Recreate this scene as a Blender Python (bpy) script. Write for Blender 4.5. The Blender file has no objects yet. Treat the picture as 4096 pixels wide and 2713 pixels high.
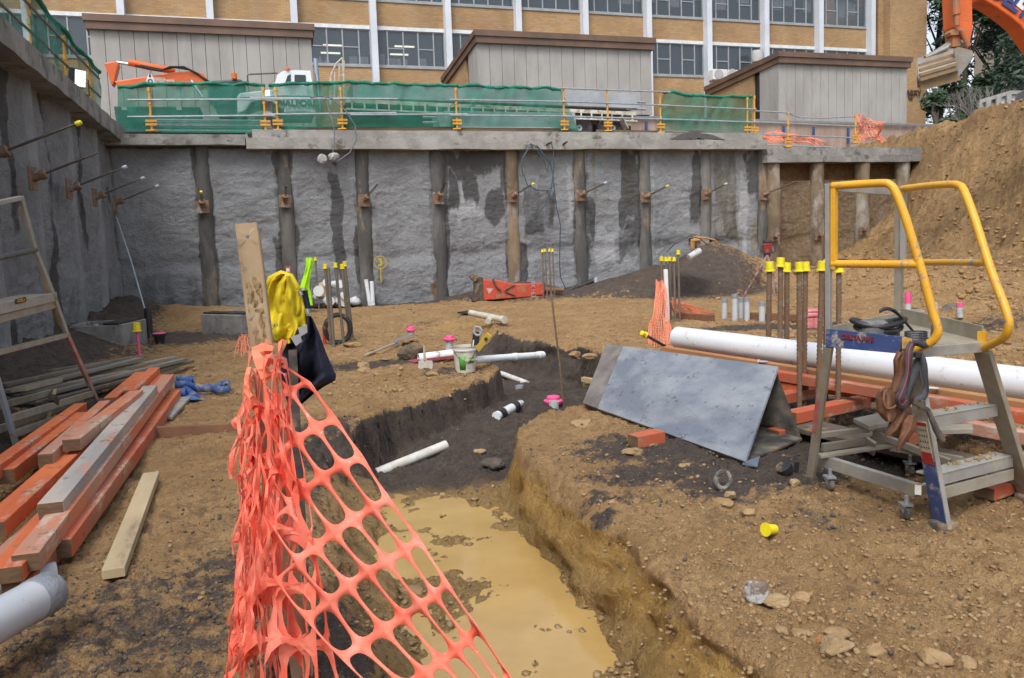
import bpy, math, random
import numpy as np
from mathutils import Vector, Matrix
S=bpy.context.scene
R=math.radians
# ---------------- camera, sky, sun, exposure ----------------
F=3124.0; PX,PY=2048.0,1222.0; PITCH=R(5.0); ROLL=R(2.0); H=1.6
cd=bpy.data.cameras.new('camera'); cam=bpy.data.objects.new('camera',cd); S.collection.objects.link(cam)
cd.sensor_width=36; cd.lens=36*F/4096; cd.clip_start=.05; cd.clip_end=1500
cd.shift_x=0.0; cd.shift_y=-(1356.5-PY)/4096
cam.matrix_world=Matrix.Translation((0,0,H))@Matrix.Rotation(R(90)-PITCH,4,'X')@Matrix.Rotation(-ROLL,4,'Z')
S.camera=cam
S.render.resolution_x=1024; S.render.resolution_y=678
S.view_settings.view_transform='Standard'; S.view_settings.look='None'; S.view_settings.gamma=1
S.view_settings.exposure=0.66
W=bpy.data.worlds.new('World'); S.world=W; W.use_nodes=True
wn=W.node_tree; bg=wn.nodes['Background']
sky=wn.nodes.new('ShaderNodeTexSky'); sky.sky_type='NISHITA'; sky.sun_disc=False
SUN_EL,SUN_ROT=R(54),R(198)
sky.sun_elevation=SUN_EL; sky.sun_rotation=SUN_ROT; sky.air_density=1.0; sky.dust_density=3.0; sky.ozone_density=1.0
hs=wn.nodes.new('ShaderNodeHueSaturation'); hs.inputs['Saturation'].default_value=.42; hs.inputs['Value'].default_value=1.0
wn.links.new(sky.outputs[0],hs.inputs['Color']); wn.links.new(hs.outputs[0],bg.inputs['Color'])
bg.inputs['Strength'].default_value=.145
sd=bpy.data.lights.new('sun','SUN'); sd.energy=1.15; sd.angle=R(22); sd.color=(1,.97,.93)
so=bpy.data.objects.new('sun',sd); S.collection.objects.link(so)
az=SUN_ROT   # sun direction: toward (sin az, cos az)
sv=Vector((math.sin(az)*math.cos(SUN_EL),math.cos(az)*math.cos(SUN_EL),math.sin(SUN_EL)))
so.rotation_euler=sv.to_track_quat('Z','Y').to_euler()
# ---------------- photo ray helpers ----------------
def ray(px,py):
    a=(px-PX)/F; b=-(py-PY)/F
    c,s=math.cos(ROLL),math.sin(ROLL); x=a*c+b*s; y=-a*s+b*c
    cp,sp=math.cos(PITCH),math.sin(PITCH)
    return Vector((x,cp+y*sp,-sp+y*cp))
O3=Vector((0,0,H))
def G(px,py,z=0.0):
    d=ray(px,py); return O3+d*((z-H)/d.z)
def D(px,py,Y):
    d=ray(px,py); return O3+d*(Y/d.y)
def V(px,py,P,Q):
    d=ray(px,py); n=Vector((-(Q[1]-P[1]),Q[0]-P[0],0)); P=Vector((P[0],P[1],0))
    return O3+d*(n.dot(P-O3)/n.dot(d))
CX,CY=-9.16,18.23
E1=Vector((.954,.299,0)).normalized(); NB=Vector((-E1.y,E1.x,0))  # along back wall, into the hill
C0=Vector((CX,CY,0))
def WB(s,q,z): return C0+E1*s+NB*q+Vector((0,0,z))
def WQ(px,py,q=0.0):
    d=ray(px,py); P=C0+NB*q; t=NB.dot(P-O3)/NB.dot(d); p=O3+d*t
    return (p-C0).dot(E1), p.z
def WP(px,py,q=0.0):
    s,z=WQ(px,py,q); return WB(s,q,z)
def LW(px,py,q=0.0):   # left wall: plane through C0 along NB ; returns (distance toward camera, z)
    d=ray(px,py); P=C0-E1*q; t=E1.dot(P-O3)/E1.dot(d); p=O3+d*t
    return -(p-C0).dot(NB), p.z
def LWP(u,q,z): return C0-NB*u-E1*q+Vector((0,0,z))
# ---------------- numpy noise ----------------
def _h(i,j,s):
    n=(i.astype(np.int64)*374761393+j.astype(np.int64)*668265263+s*1442695041)&0xffffffff
    n=((n^(n>>13))*1274126177)&0xffffffff; n=n^(n>>16)
    return (n&0xffff)/65535.0
def vn(x,y,s=0):
    i=np.floor(x); j=np.floor(y); fx=x-i; fy=y-j
    fx=fx*fx*(3-2*fx); fy=fy*fy*(3-2*fy)
    a=_h(i,j,s); b=_h(i+1,j,s); c=_h(i,j+1,s); d=_h(i+1,j+1,s)
    return (a*(1-fx)+b*fx)*(1-fy)+(c*(1-fx)+d*fx)*fy
def fbm(x,y,o=4,s=0,g=.5):
    r=0;a=1;t=0
    for k in range(o):
        r=r+a*vn(x*2**k+17.3*k,y*2**k-9.1*k,s+k); t+=a; a*=g
    return r/t*2-1
def ss(x,a,b):
    t=np.clip((x-a)/(b-a),0,1); return t*t*(3-2*t)
# ---------------- materials ----------------
MC={}
def lin(c):
    if isinstance(c,str):
        c=[int(c[i:i+2],16)/255 for i in (0,2,4)]
        c=[v/12.92 if v<=.04045 else ((v+.055)/1.055)**2.4 for v in c]
    return (c[0],c[1],c[2],1)
MUD=(.28,.19,.10)
def mat(key,c1,c2=None,s=3.0,lo=.4,hi=.6,rough=.6,metal=0,bump=0,bs=30,dirt=0,ds=5,dc=MUD,st=(1,1,1),c3=None,s3=20,l3=.62,h3=.7,coat=0,r2=None,spec=.5,co='Object'):
    if key in MC: return MC[key]
    m=bpy.data.materials.new(key); m.use_nodes=True; t=m.node_tree; N=t.nodes; L=t.links; p=N['Principled BSDF']
    tc=N.new('ShaderNodeTexCoord'); mp=N.new('ShaderNodeMapping'); mp.inputs['Scale'].default_value=st; L.new(tc.outputs[co],mp.inputs[0])
    def noise(sc,det=5,ro=.6,st_=True):
        n=N.new('ShaderNodeTexNoise'); n.inputs['Scale'].default_value=sc; n.inputs['Detail'].default_value=det; n.inputs['Roughness'].default_value=ro
        L.new((mp.outputs[0] if st_ else tc.outputs[co]),n.inputs['Vector']); return n.outputs[0]
    def mr(src,a,b):
        r=N.new('ShaderNodeMapRange'); r.inputs[1].default_value=a; r.inputs[2].default_value=b; L.new(src,r.inputs[0]); return r.outputs[0]
    def mix(f,a,b,k='RGBA'):
        x=N.new('ShaderNodeMix'); x.data_type='RGBA'; L.new(f,x.inputs[0])
        for v,i in ((a,6),(b,7)):
            if hasattr(v,'is_output') or isinstance(v,bpy.types.NodeSocket): L.new(v,x.inputs[i])
            else: x.inputs[i].default_value=lin(v)
        return x.outputs[2]
    col=None
    c2=c2 or [v*.85 for v in lin(c1)[:3]]
    col=mix(mr(noise(s),lo,hi),c1,c2)
    if c3: col=mix(mr(noise(s3,6,.7),l3,h3),col,c3)
    p.inputs['Roughness'].default_value=rough
    if dirt:
        dm=mr(noise(ds,7,.68,False),.62-.3*dirt,.70-.22*dirt)
        col=mix(dm,col,dc)
        rr=N.new('ShaderNodeMapRange'); rr.inputs[3].default_value=rough; rr.inputs[4].default_value=.85; L.new(dm,rr.inputs[0]); L.new(rr.outputs[0],p.inputs['Roughness'])
        if metal:
            rr=N.new('ShaderNodeMapRange'); rr.inputs[3].default_value=metal; rr.inputs[4].default_value=0; L.new(dm,rr.inputs[0]); L.new(rr.outputs[0],p.inputs['Metallic'])
    L.new(col,p.inputs['Base Color'])
    if metal and not dirt: p.inputs['Metallic'].default_value=metal
    p.inputs['Specular IOR Level'].default_value=spec
    if coat: p.inputs['Coat Weight'].default_value=coat; p.inputs['Coat Roughness'].default_value=.15
    if bump:
        b=N.new('ShaderNodeBump'); b.inputs['Strength'].default_value=min(1,bump); b.inputs['Distance'].default_value=.6/bs*max(1,bump); L.new(noise(bs,6,.65),b.inputs['Height']); L.new(b.outputs[0],p.inputs['Normal'])
    MC[key]=m; return m
# ---------------- objects ----------------
COL=S.collection; ORG={}
class MB:
    def __init__(s): s.v=[]; s.f=[]
    def add(s,vs,fs):
        b=len(s.v); s.v+= [tuple(v) for v in vs]; s.f+=[tuple(i+b for i in f) for f in fs]; return s
    def box(s,c,sz,rz=0,M=None):
        hx,hy,hz=sz[0]/2,sz[1]/2,sz[2]/2; M=M or Matrix.Rotation(rz,3,'Z'); c=Vector(c)
        vs=[c+M@Vector((x,y,z)) for x in(-hx,hx) for y in(-hy,hy) for z in(-hz,hz)]
        return s.add(vs,[(0,1,3,2),(4,6,7,5),(0,4,5,1),(2,3,7,6),(0,2,6,4),(1,5,7,3)])
    def hexa(s,a,b):  # two quads (lists of 4) -> closed block
        return s.add(list(a)+list(b),[(3,2,1,0),(4,5,6,7),(0,1,5,4),(1,2,6,5),(2,3,7,6),(3,0,4,7)])
    def beam(s,p,q,w,h,up=(0,0,1)):
        p=Vector(p);q=Vector(q);d=(q-p).normalized();u=Vector(up);x=d.cross(u)
        if x.length<1e-4: x=d.cross(Vector((0,1,0)))
        x.normalize();u=x.cross(d)
        o=[-x*w/2-u*h/2,x*w/2-u*h/2,x*w/2+u*h/2,-x*w/2+u*h/2]
        return s.hexa([p+k for k in o],[q+k for k in o])
    def tube(s,pts,r,n=10,cap=True,closed=False):
        pts=[Vector(p) for p in pts]; m=len(pts); rs=r if hasattr(r,'__len__') else [r]*m; b=len(s.v); u=None
        for i,p in enumerate(pts):
            a=pts[max(i-1,0)] if not closed else pts[i-1]; c=pts[min(i+1,m-1)] if not closed else pts[(i+1)%m]
            d=(c-a); d=d.normalized() if d.length>0 else Vector((0,0,1))
            if u is None: u=d.orthogonal()
            u=(u-d*u.dot(d)); u=u.normalized() if u.length>1e-6 else d.orthogonal().normalized(); w=d.cross(u)
            for k in range(n):
                an=2*math.pi*k/n; s.v.append(tuple(p+(u*math.cos(an)+w*math.sin(an))*rs[i]))
        for i in range(m if closed else m-1):
            j=(i+1)%m
            for k in range(n):
                k2=(k+1)%n; s.f.append((b+i*n+k,b+i*n+k2,b+j*n+k2,b+j*n+k))
        if cap and not closed:
            s.f.append(tuple(b+k for k in range(n))[::-1]); s.f.append(tuple(b+(m-1)*n+k for k in range(n)))
        return s
    def lathe(s,base,prof,n=20,axis=(0,0,1)):
        ax=Vector(axis).normalized(); u=ax.orthogonal().normalized(); w=ax.cross(u); b=len(s.v); base=Vector(base)
        for (r,z) in prof:
            for k in range(n):
                an=2*math.pi*k/n; s.v.append(tuple(base+ax*z+(u*math.cos(an)+w*math.sin(an))*r))
        for i in range(len(prof)-1):
            for k in range(n):
                k2=(k+1)%n; s.f.append((b+i*n+k,b+i*n+k2,b+(i+1)*n+k2,b+(i+1)*n+k))
        if prof[0][0]>1e-5: s.f.append(tuple(b+k for k in range(n))[::-1])
        if prof[-1][0]>1e-5: s.f.append(tuple(b+(len(prof)-1)*n+k for k in range(n)))
        return s
    def prism(s,poly,off):   # poly: 3d points, extruded by off
        a=[Vector(p) for p in poly]; o=Vector(off); n=len(a)
        return s.add(a+[p+o for p in a],[tuple(range(n))[::-1],tuple(range(n,2*n))]+[(i,(i+1)%n,n+(i+1)%n,n+i) for i in range(n)])
    def sheet(s,rows,flip=False):
        n=len(rows[0]); b=len(s.v)
        for r in rows: s.v+=[tuple(p) for p in r]
        for i in range(len(rows)-1):
            for k in range(n-1):
                f=(b+i*n+k,b+i*n+k+1,b+(i+1)*n+k+1,b+(i+1)*n+k); s.f.append(f[::-1] if flip else f)
        return s
    def build(s,name,m,parent=None,bev=0,smooth=False,solid=0,fix=True,weld=0):
        me=bpy.data.meshes.new(name); o=ORG.get(parent.name,Vector((0,0,0))) if parent else Vector((0,0,0))
        if parent is not None and parent.name not in ORG: o=Vector((0,0,0))
        me.from_pydata([(x-o[0],y-o[1],z-o[2]) for x,y,z in s.v],[],s.f); me.update()
        if fix or weld:
            import bmesh
            bm=bmesh.new(); bm.from_mesh(me)
            if weld: bmesh.ops.remove_doubles(bm,verts=bm.verts,dist=.0008)
            bmesh.ops.recalc_face_normals(bm,faces=bm.faces); bm.to_mesh(me); bm.free()
        ob=bpy.data.objects.new(name,me); COL.objects.link(ob); me.materials.append(m)
        if parent: ob.parent=parent; ORG[ob.name]=o
        if smooth:
            me.polygons.foreach_set('use_smooth',[True]*len(me.polygons))
            if smooth!='all': me.set_sharp_from_angle(angle=R(40))
        if solid:
            k=ob.modifiers.new('solid','SOLIDIFY'); k.thickness=solid; k.offset=0
        if bev:
            k=ob.modifiers.new('bevel','BEVEL'); k.width=bev; k.segments=2; k.limit_method='ANGLE'; k.angle_limit=R(40)
        return ob
def tag(o,label=None,cat=None,group=None,kind=None):
    if label: o['label']=label
    if cat: o['category']=cat
    if group: o['group']=group
    if kind: o['kind']=kind
    return o
def T(name,label,cat,loc,group=None):
    o=bpy.data.objects.new(name,None); o.empty_display_size=.1; COL.objects.link(o); o.location=loc; ORG[o.name]=Vector(loc)
    return tag(o,label,cat,group)
def dup(root,loc,rz=0,label=None,group=None,sc=None):
    def cp(o,par):
        c=o.copy(); COL.objects.link(c); c.parent=par
        for ch in o.children: cp(ch,c)
        return c
    r=cp(root,None); r.location=loc; r.rotation_euler=(0,0,rz) if not hasattr(rz,'__len__') else rz
    if sc: r.scale=(sc,sc,sc) if not hasattr(sc,'__len__') else sc
    if label: r['label']=label
    if group: r['group']=group
    return r
def text(name,body,size,loc,xdir,zdir,m,parent,ext=.002,bold=0):
    cu=bpy.data.curves.new(name,'FONT'); cu.body=body; cu.size=size; cu.extrude=ext; cu.align_x='CENTER'; cu.align_y='CENTER'; cu.offset=bold
    cu.resolution_u=3
    ob=bpy.data.objects.new(name,cu); dg=bpy.context.evaluated_depsgraph_get(); COL.objects.link(ob); dg.update()
    me=bpy.data.meshes.new_from_object(ob.evaluated_get(dg)); bpy.data.objects.remove(ob)
    x=Vector(xdir).normalized(); z=Vector(zdir).normalized(); y=x.cross(z)*-1
    Mt=Matrix((x,z,x.cross(z))).transposed()
    o=ORG.get(parent.name,Vector((0,0,0))) if parent else Vector((0,0,0))
    for v in me.vertices: v.co=Mt@v.co+Vector(loc)-o
    ob=bpy.data.objects.new(name,me); COL.objects.link(ob); me.materials.clear(); me.materials.append(m)
    if parent: ob.parent=parent; ORG[ob.name]=o
    return ob
rnd=random.Random(7)
# ================= terrain =================
def pxy(*p): return [tuple(G(a,b)[:2]) for a,b in p]
TR=np.array([(1.70,.6),(1.30,1.6),(.92,2.45),(.68,3.0),(.51,3.5),(.40,4.1),(.21,4.9),(.04,5.4),(-.14,5.9),(-.06,6.35),(.1,6.8),(.25,7.05),(.62,7.3),(.95,7.5),(1.25,8.1),(1.35,9.0),(1.25,10.2),(.95,11.0),(.55,11.5),(.15,12.2),(-.25,13.2),(-.45,14.4),(-.55,15.1),(-1.2,15.3),(-1.7,14.9),(-1.5,14.3),(-1.0,13.6),(-.85,12.6),(-.62,11.4),(-.52,10.4),(-.3,9.65),(-.2,9.45),(-.35,8.8),(-.5,8.4),(-.9,7.75),(-1.35,7.0),(-1.2,6.3),(-1.05,5.6),(-.88,5.0),(-.7,4.4),(-.5,3.8),(-.3,3.1),(0,2.4),(.4,1.6),(.8,.6)])
def sdf(x,y,P):
    d=np.full(x.shape,1e9); inside=np.zeros(x.shape,bool); n=len(P)
    for i in range(n):
        ax,ay=P[i]; bx,by=P[(i+1)%n]; ex,ey=bx-ax,by-ay
        t=np.clip(((x-ax)*ex+(y-ay)*ey)/(ex*ex+ey*ey),0,1)
        d=np.minimum(d,np.hypot(x-ax-t*ex,y-ay-t*ey))
        c=((ay>y)!=(by>y)); 
        with np.errstate(divide='ignore',invalid='ignore'): xi=(bx-ax)*(y-ay)/(by-ay if by!=ay else 1e-9)+ax
        inside^=(c&(x<xi))
    return np.where(inside,d,-d)
WATER=-.50
def foot(y): return 8.0-np.where(y<14,(14-y)*.14,0)
def hgt(x,y,fine=True):
    w1=fbm(x*1.7,y*1.7,2,5)*.09
    near=ss(np.hypot(x-.2,(y-8)*.5),4.8,4.0)
    d=sdf(x,y,TR)+w1*np.where(y<2,0,1)
    # transition widths: steep on the cut banks, wide on the left near rubble slope
    leftslope=ss(y,6.9,6.2)*ss(x,.1+(y-2.4)*-.0,-.25-(y-2.4)*.06)
    rightslope=ss(y,5.9,4.6)*ss(x,.0,.15)
    wid_out=.05+.06*ss(y,9.5,14)+leftslope*.55+rightslope*.21
    wid_in=.06+.14*ss(y,9.5,14)+.03*leftslope
    rim=ss(d,-.22,.0)*.045*(1-leftslope)
    t=ss(d,-wid_out,wid_in)**(1+1.0*rightslope)
    floor=-.545+fbm(x*2.0,y*2.0,6,11,.72)*.17+.012
    floor=floor+ss(y,5.6,6.6)*.09+ss(y,8.8,11)*(-.05)+ss(y,11.5,15.2)*.30
    hp=np.exp(-(((x+.35)/.45)**2+((y-7.9)/.6)**2))*.16+np.exp(-(((x-.1)/.5)**2+((y-8.7)/.7)**2))*.14
    floor=floor+hp
    h=fbm(x*.8,y*.8,3,21)*.05+fbm(x*4,y*4,4,22,.6)*.035
    if fine:
        c=np.abs(fbm(x*14,y*14,3,23,.6)); h=h+(.25-c)*.045+fbm(x*40,y*40,2,24)*.013-np.clip(fbm(x*3.1,y*3.1,2,27)-.35,0,1)*.12
    h=h+ss(x,-2.6,-3.4)*0
    # rubble slope lumps
    h=h+leftslope*ss(d,-.9,-.1)*fbm(x*7,y*7,3,31)*.05
    # block between trench and formwork bulges up at brow
    z=h*(1-t)+floor*t - 0*rim
    z=z+rim*(1-t)*fbm(x*4,y*4,3,41)
    # spoil heaps
    def cone(px,py,r,hh,sx=1,sy=1,s=50):
        c=G(px,py); dd=np.hypot((x-c.x)/sx,(y-c.y)/sy)/r
        dd=dd+fbm(x*1.5,y*1.5,3,s)*.12
        return hh*np.clip(1-dd,0,1)**.9*ss(dd,1.02,.8)-3*(dd>1)
    z=np.maximum(z,cone(2080,1185,1.3,.42,1.35,1,51)); z=np.maximum(z,cone(1900,1195,.9,.22,1.4,1,55))
    z=np.maximum(z,cone(2855,1150,2.2,1.32,1.15,.8,52)); z=np.maximum(z,cone(2620,1172,2.0,.75,1.1,.6,53))
    z=np.maximum(z,cone(2480,1180,1.5,.5,1.25,.55,54))
    z=z+.28*np.exp(-((x+7.6)/2.2)**2-((y-17.6)/1.2)**2)*(1+fbm(x*2,y*2,3,60)*.5)
    # gravel banked against the left wall
    lw=-( (x-CX)*(-E1.x)+(y-CY)*(-E1.y) )   # distance from left wall plane
    z=z+.33*ss(lw,1.5,.0)*(1+.5*fbm(x*2,y*2,3,61))
    # right embankment
    f=foot(y)+fbm(x*.5,y*.5,3,70)*.5
    e=np.clip((x-f)*.3,0,None)+np.clip(x-f-2.7,0,None)*.95; e=np.minimum(e,4.65+fbm(x*.9,y*.9,3,71)*.3)
    e=e+ss(e,.05,.8)*(fbm(x*1.3,y*1.3,4,72,.6)*.22+fbm(x*5,y*5,4,73,.65)*.15)
    toe=.35*ss(x,f-1.6,f)*ss(y,9,12)*(.5+.5*fbm(x*1.7,y*1.7,3,74))
    z=np.where(e>.02,z+e,z)+toe*ss(e,1.2,0)
    # low ledge of excavated ground far right
    z=z-.0
    return z,t,d,leftslope,e
# grid: columns at constant x/(y+1.5), rows geometric
NC,NR=940,600
tt=np.linspace(-1.0,1.15,NC); yy=np.concatenate([np.geomspace(1.5,6.2,260,endpoint=False),np.geomspace(6.2,9.7,330,endpoint=False),np.geomspace(9.7,15,210,endpoint=False),np.geomspace(15,31,110)])
yy=np.concatenate([[-60,-25,-10,-4,-1,0.2,.8],yy])
Yg,Tg=np.meshgrid(yy,tt,indexing='ij'); Xg=Tg*np.maximum(Yg+1.5,2.0+np.abs(np.minimum(Yg,0))*1.2)
Zg,tg,dg_,ls_,eg=hgt(Xg,Yg)
# horizontal roughness of the cut faces
face=ss(tg,.06,.25)*ss(tg,.985,.8)
nx=(fbm((Xg+Yg)*3+Zg*2,Zg*5-Xg,3,81)*.09+fbm((Xg+Yg)*6+Zg*4,Zg*7,2,82,.6)*.07)*face*ss(Yg,14,12)
Xd=Xg+nx*np.where(Yg>6.4,.5,1); Yd=Yg+nx*np.where(Yg>6,1,.3)
def inpit(x,y):
    bw=(x-CX)*NB.x+(y-CY)*NB.y      # >0 behind back wall
    lw=(x-CX)*E1.x+(y-CY)*E1.y      # <0 behind left wall
    return (((bw<.35)|(lw>22.6)) & (lw>-.35))
ok=inpit(Xg,Yg)|(Yg<1)
nr,nc=Xg.shape
idx=np.arange(nr*nc).reshape(nr,nc)
fo=ok[:-1,:-1]&ok[1:,:-1]&ok[:-1,1:]&ok[1:,1:]
q=np.stack([idx[:-1,:-1],idx[:-1,1:],idx[1:,1:],idx[1:,:-1]],-1)[fo]
def npmesh(name,co,quads,m,smooth=True):
    me=bpy.data.meshes.new(name); used=np.unique(quads); rm=np.full(len(co),-1); rm[used]=np.arange(len(used)); co=co[used]; quads=rm[quads]
    me.vertices.add(len(co)); me.vertices.foreach_set('co',co.astype(np.float32).ravel())
    k=quads.shape[1]; n=len(quads); me.loops.add(n*k); me.loops.foreach_set('vertex_index',quads.astype(np.int32).ravel())
    me.polygons.add(n); me.polygons.foreach_set('loop_start',np.arange(0,n*k,k,dtype=np.int32)); me.polygons.foreach_set('loop_total',np.full(n,k,np.int32))
    me.update(calc_edges=True); me.validate()
    if smooth: me.polygons.foreach_set('use_smooth',np.ones(n,bool))
    ob=bpy.data.objects.new(name,me); COL.objects.link(ob); me.materials.append(m); return ob,used
def attr(ob,name,val):
    a=ob.data.attributes.new(name,'FLOAT','POINT'); a.data.foreach_set('value',val.astype(np.float32).ravel())
# dark gravel patches: px,py, rx, ry, amount
GP=[(600,2500,1.1,1.0,.56),(1000,2300,.6,.8,.58),(250,2650,.8,.5,.45),(900,2050,.6,.9,.35),(1500,2450,.55,.6,.9),(1450,2640,.5,.4,.9),(1250,1800,.5,.7,.75),(1150,1950,.4,.6,.6),
 (1290,1720,.5,.6,.7),(1500,1460,1.1,.5,.8),(1800,1490,.7,.4,.6),(1550,1600,.5,.5,.25),(720,1350,1.8,1.4,.95),(450,1420,1.2,1.2,.6),(900,1400,.8,.5,.4),(200,1620,1.0,1.5,.8),(60,1800,.6,1,.8),
 (2700,1800,.9,.5,.95),(2600,1900,.6,.4,.75),(3000,1880,.9,.5,.9),(3300,1780,.8,.9,1),(3500,1850,.8,.5,.8),(3150,1620,1,.9,.9),(3700,1700,1,.8,.8),(3250,2060,.5,.25,.5),(2900,1950,.5,.3,.8),
 (2350,1450,.7,.7,.8),(2250,1440,.6,.5,.5),(3100,1310,2.4,.5,.85),(3650,1330,2.2,.7,.8),(2750,1170,2.6,2.2,1),(2420,1180,2,1.2,1),(2080,1190,1.6,1.2,.9),(1850,1200,1.5,.8,.75),(1560,1215,1.6,.4,.6),(1680,1290,.7,1,.5),(2150,1330,.8,.7,.35),(3150,1130,1.4,.6,.7),(2420,1990,.28,.2,.7),(2400,2050,.12,.12,.8)]
gv=np.zeros_like(Xg)
for px_,py_,rx,ry,a in GP:
    c=G(px_,py_); gv=np.maximum(gv,a*np.exp(-(((Xg-c.x)/rx)**2+((Yg-c.y)/ry)**2)))
lwd=(Xg-CX)*E1.x+(Yg-CY)*E1.y
gv=np.maximum(gv,.95*ss(lwd,1.9,.3)*(Yg>4))
bwd=-((Xg-CX)*NB.x+(Yg-CY)*NB.y); gv=np.maximum(gv,.75*ss(bwd,1.2,.2)*(lwd<15))
# trench: left/far banks and middle floor dark, right block ochre
right=ss(Xg,-.25+0*Yg,-.0)*ss(Yg,6.35,6.0)
intr=ss(tg,.25,.6)
darkin=intr*(1-right)*(ss(Yg,5.75,6.5))
intr2=ss(tg,.03,.14); darkin=np.maximum(darkin,intr2*ss(Yg,6.7,7.0)); darkin=np.maximum(darkin,intr2*ss(Yg,5.9,6.3)*(Xg<-.4)); darkin=darkin*ss(Yg,14.2,13.0)
gv=np.maximum(gv*(1-intr),darkin*1.25)
wet=intr*ss(Zg,WATER+.3,WATER+.06)*ss(Yg,6.6,6.2)
cut=ss(tg,.12,.3)*ss(Yg,6.9,6.6)*(1-ls_)*(Xg>-.4)
cut=np.maximum(cut,face*ss(Yg,12.5,13.5)*.6)
gv=gv*(eg<.4)
def ground_mat():
    m=bpy.data.materials.new('soil'); m.use_nodes=True; t=m.node_tree; N=t.nodes; L=t.links; p=N['Principled BSDF']
    tc=N.new('ShaderNodeTexCoord')
    def noise(sc,det=6,ro=.62,vec=None,dist=0):
        n=N.new('ShaderNodeTexNoise'); n.inputs['Scale'].default_value=sc; n.inputs['Detail'].default_value=det; n.inputs['Roughness'].default_value=ro; n.inputs['Distortion'].default_value=dist
        L.new(vec or tc.outputs['Object'],n.inputs['Vector']); return n.outputs[0]
    def mr(src,a,b,c=0,d=1):
        r=N.new('ShaderNodeMapRange'); r.inputs[1].default_value=a; r.inputs[2].default_value=b; r.inputs[3].default_value=c; r.inputs[4].default_value=d; L.new(src,r.inputs[0]); return r.outputs[0]
    def mix(f,a,b):
        x=N.new('ShaderNodeMix'); x.data_type='RGBA'; L.new(f,x.inputs[0])
        for v,i in ((a,6),(b,7)):
            if isinstance(v,bpy.types.NodeSocket): L.new(v,x.inputs[i])
            else: x.inputs[i].default_value=lin(v)
        return x.outputs[2]
    def ma(op,a,b):
        x=N.new('ShaderNodeMath'); x.operation=op
        for v,i in ((a,0),(b,1)):
            if isinstance(v,bpy.types.NodeSocket): L.new(v,x.inputs[i])
            else: x.inputs[i].default_value=v
        return x.outputs[0]
    def at(n):
        a=N.new('ShaderNodeAttribute'); a.attribute_name=n; return a.outputs['Fac']
    n1=noise(1.1); n2=noise(7); n3=noise(26,5,.7); n4=noise(90,4,.7); n5=noise(3.1,7,.7)
    clay=mix(mr(n1,.38,.62),(.54,.345,.165),(.43,.265,.12))
    clay=mix(mr(n2,.5,.7),clay,(.34,.20,.085))
    clay=mix(mr(n5,.55,.68,0,.75),clay,(.23,.15,.08))
    clay=mix(mr(n3,.54,.66,0,.8),clay,(.24,.145,.065))
    clay=mix(mr(n4,.62,.72,0,.55),clay,(.12,.085,.06))
    clay=mix(mr(noise(46,4,.7),.66,.72,0,.7),clay,(.62,.52,.38))
    gr=mix(mr(n2,.4,.65),(.125,.093,.072),(.068,.055,.048))
    gr=mix(mr(n4,.5,.68,0,.8),gr,(.19,.165,.145))
    gr=mix(mr(n3,.62,.72,0,.6),gr,(.22,.15,.085))
    # cut face: ochre with slanted digging strokes
    mp=N.new('ShaderNodeMapping'); L.new(tc.outputs['Object'],mp.inputs[0]); mp.inputs['Rotation'].default_value=(R(35),0,0); mp.inputs['Scale'].default_value=(3,1.2,9)
    st=noise(3.2,6,.65,mp.outputs[0],.6)
    ct=mix(mr(st,.42,.6),(.56,.345,.11),(.42,.245,.07))
    ct=mix(mr(noise(1.6,5,.6,mp.outputs[0]),.52,.64),ct,(.48,.315,.115))
    ct=mix(mr(noise(4.5,5,.7,mp.outputs[0]),.60,.70,0,.8),ct,(.40,.17,.04))
    g=at('gravel'); gf=mr(ma('ADD',g,ma('MULTIPLY',ma('SUBTRACT',noise(9,7,.72),.5),1.5)),.42,.60)
    cu=at('cut'); cf=mr(ma('ADD',cu,ma('MULTIPLY',ma('SUBTRACT',n2,.5),.6)),.35,.6)
    em=mix(mr(noise(.5,5),.42,.6),(.42,.265,.12),(.29,.18,.08)); em=mix(mr(n2,.5,.66),em,(.20,.125,.06)); em=mix(mr(n3,.6,.72,0,.7),em,(.48,.34,.17))
    col=mix(at('bank'),clay,em)
    col=mix(cf,col,ct); 
    dk=ma('MULTIPLY',gf,ma('SUBTRACT',1.0,ma('MULTIPLY',cf,ma('SUBTRACT',1.0,at('darkcut')))))
    col=mix(dk,col,gr)
    col=mix(at('wet'),col,mix(mr(n3,.45,.62),(.44,.295,.12),(.30,.195,.08)))
    L.new(col,p.inputs['Base Color'])
    ro=ma('SUBTRACT',mr(n1,.35,.6,.62,.9),ma('MULTIPLY',at('wet'),.25)); L.new(ro,p.inputs['Roughness'])
    p.inputs['Specular IOR Level'].default_value=.35
    b1=N.new('ShaderNodeBump'); b1.inputs['Strength'].default_value=1; b1.inputs['Distance'].default_value=.09; L.new(n2,b1.inputs['Height'])
    b2=N.new('ShaderNodeBump'); b2.inputs['Strength'].default_value=1; b2.inputs['Distance'].default_value=.05; L.new(n3,b2.inputs['Height']); L.new(b1.outputs[0],b2.inputs['Normal'])
    b3=N.new('ShaderNodeBump'); b3.inputs['Strength'].default_value=.9; b3.inputs['Distance'].default_value=.02; L.new(n4,b3.inputs['Height']); L.new(b2.outputs[0],b3.inputs['Normal'])
    L.new(b3.outputs[0],p.inputs['Normal']); return m
SOIL=ground_mat()
ground,used=npmesh('ground',np.stack([Xd,Yd,Zg],-1).reshape(-1,3),q,SOIL)
ground['kind']='structure'
for nme,val in (('gravel',gv),('cut',cut),('darkcut',ss(Yg,6.0,6.5)*np.ones_like(Xg)),('wet',wet*.9),('bank',ss(eg,.15,.9))):
    attr(ground,nme,val.reshape(-1)[used])
def gz(x,y):
    z=hgt(np.array([float(x)]),np.array([float(y)]))[0][0]; return float(z)
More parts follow.
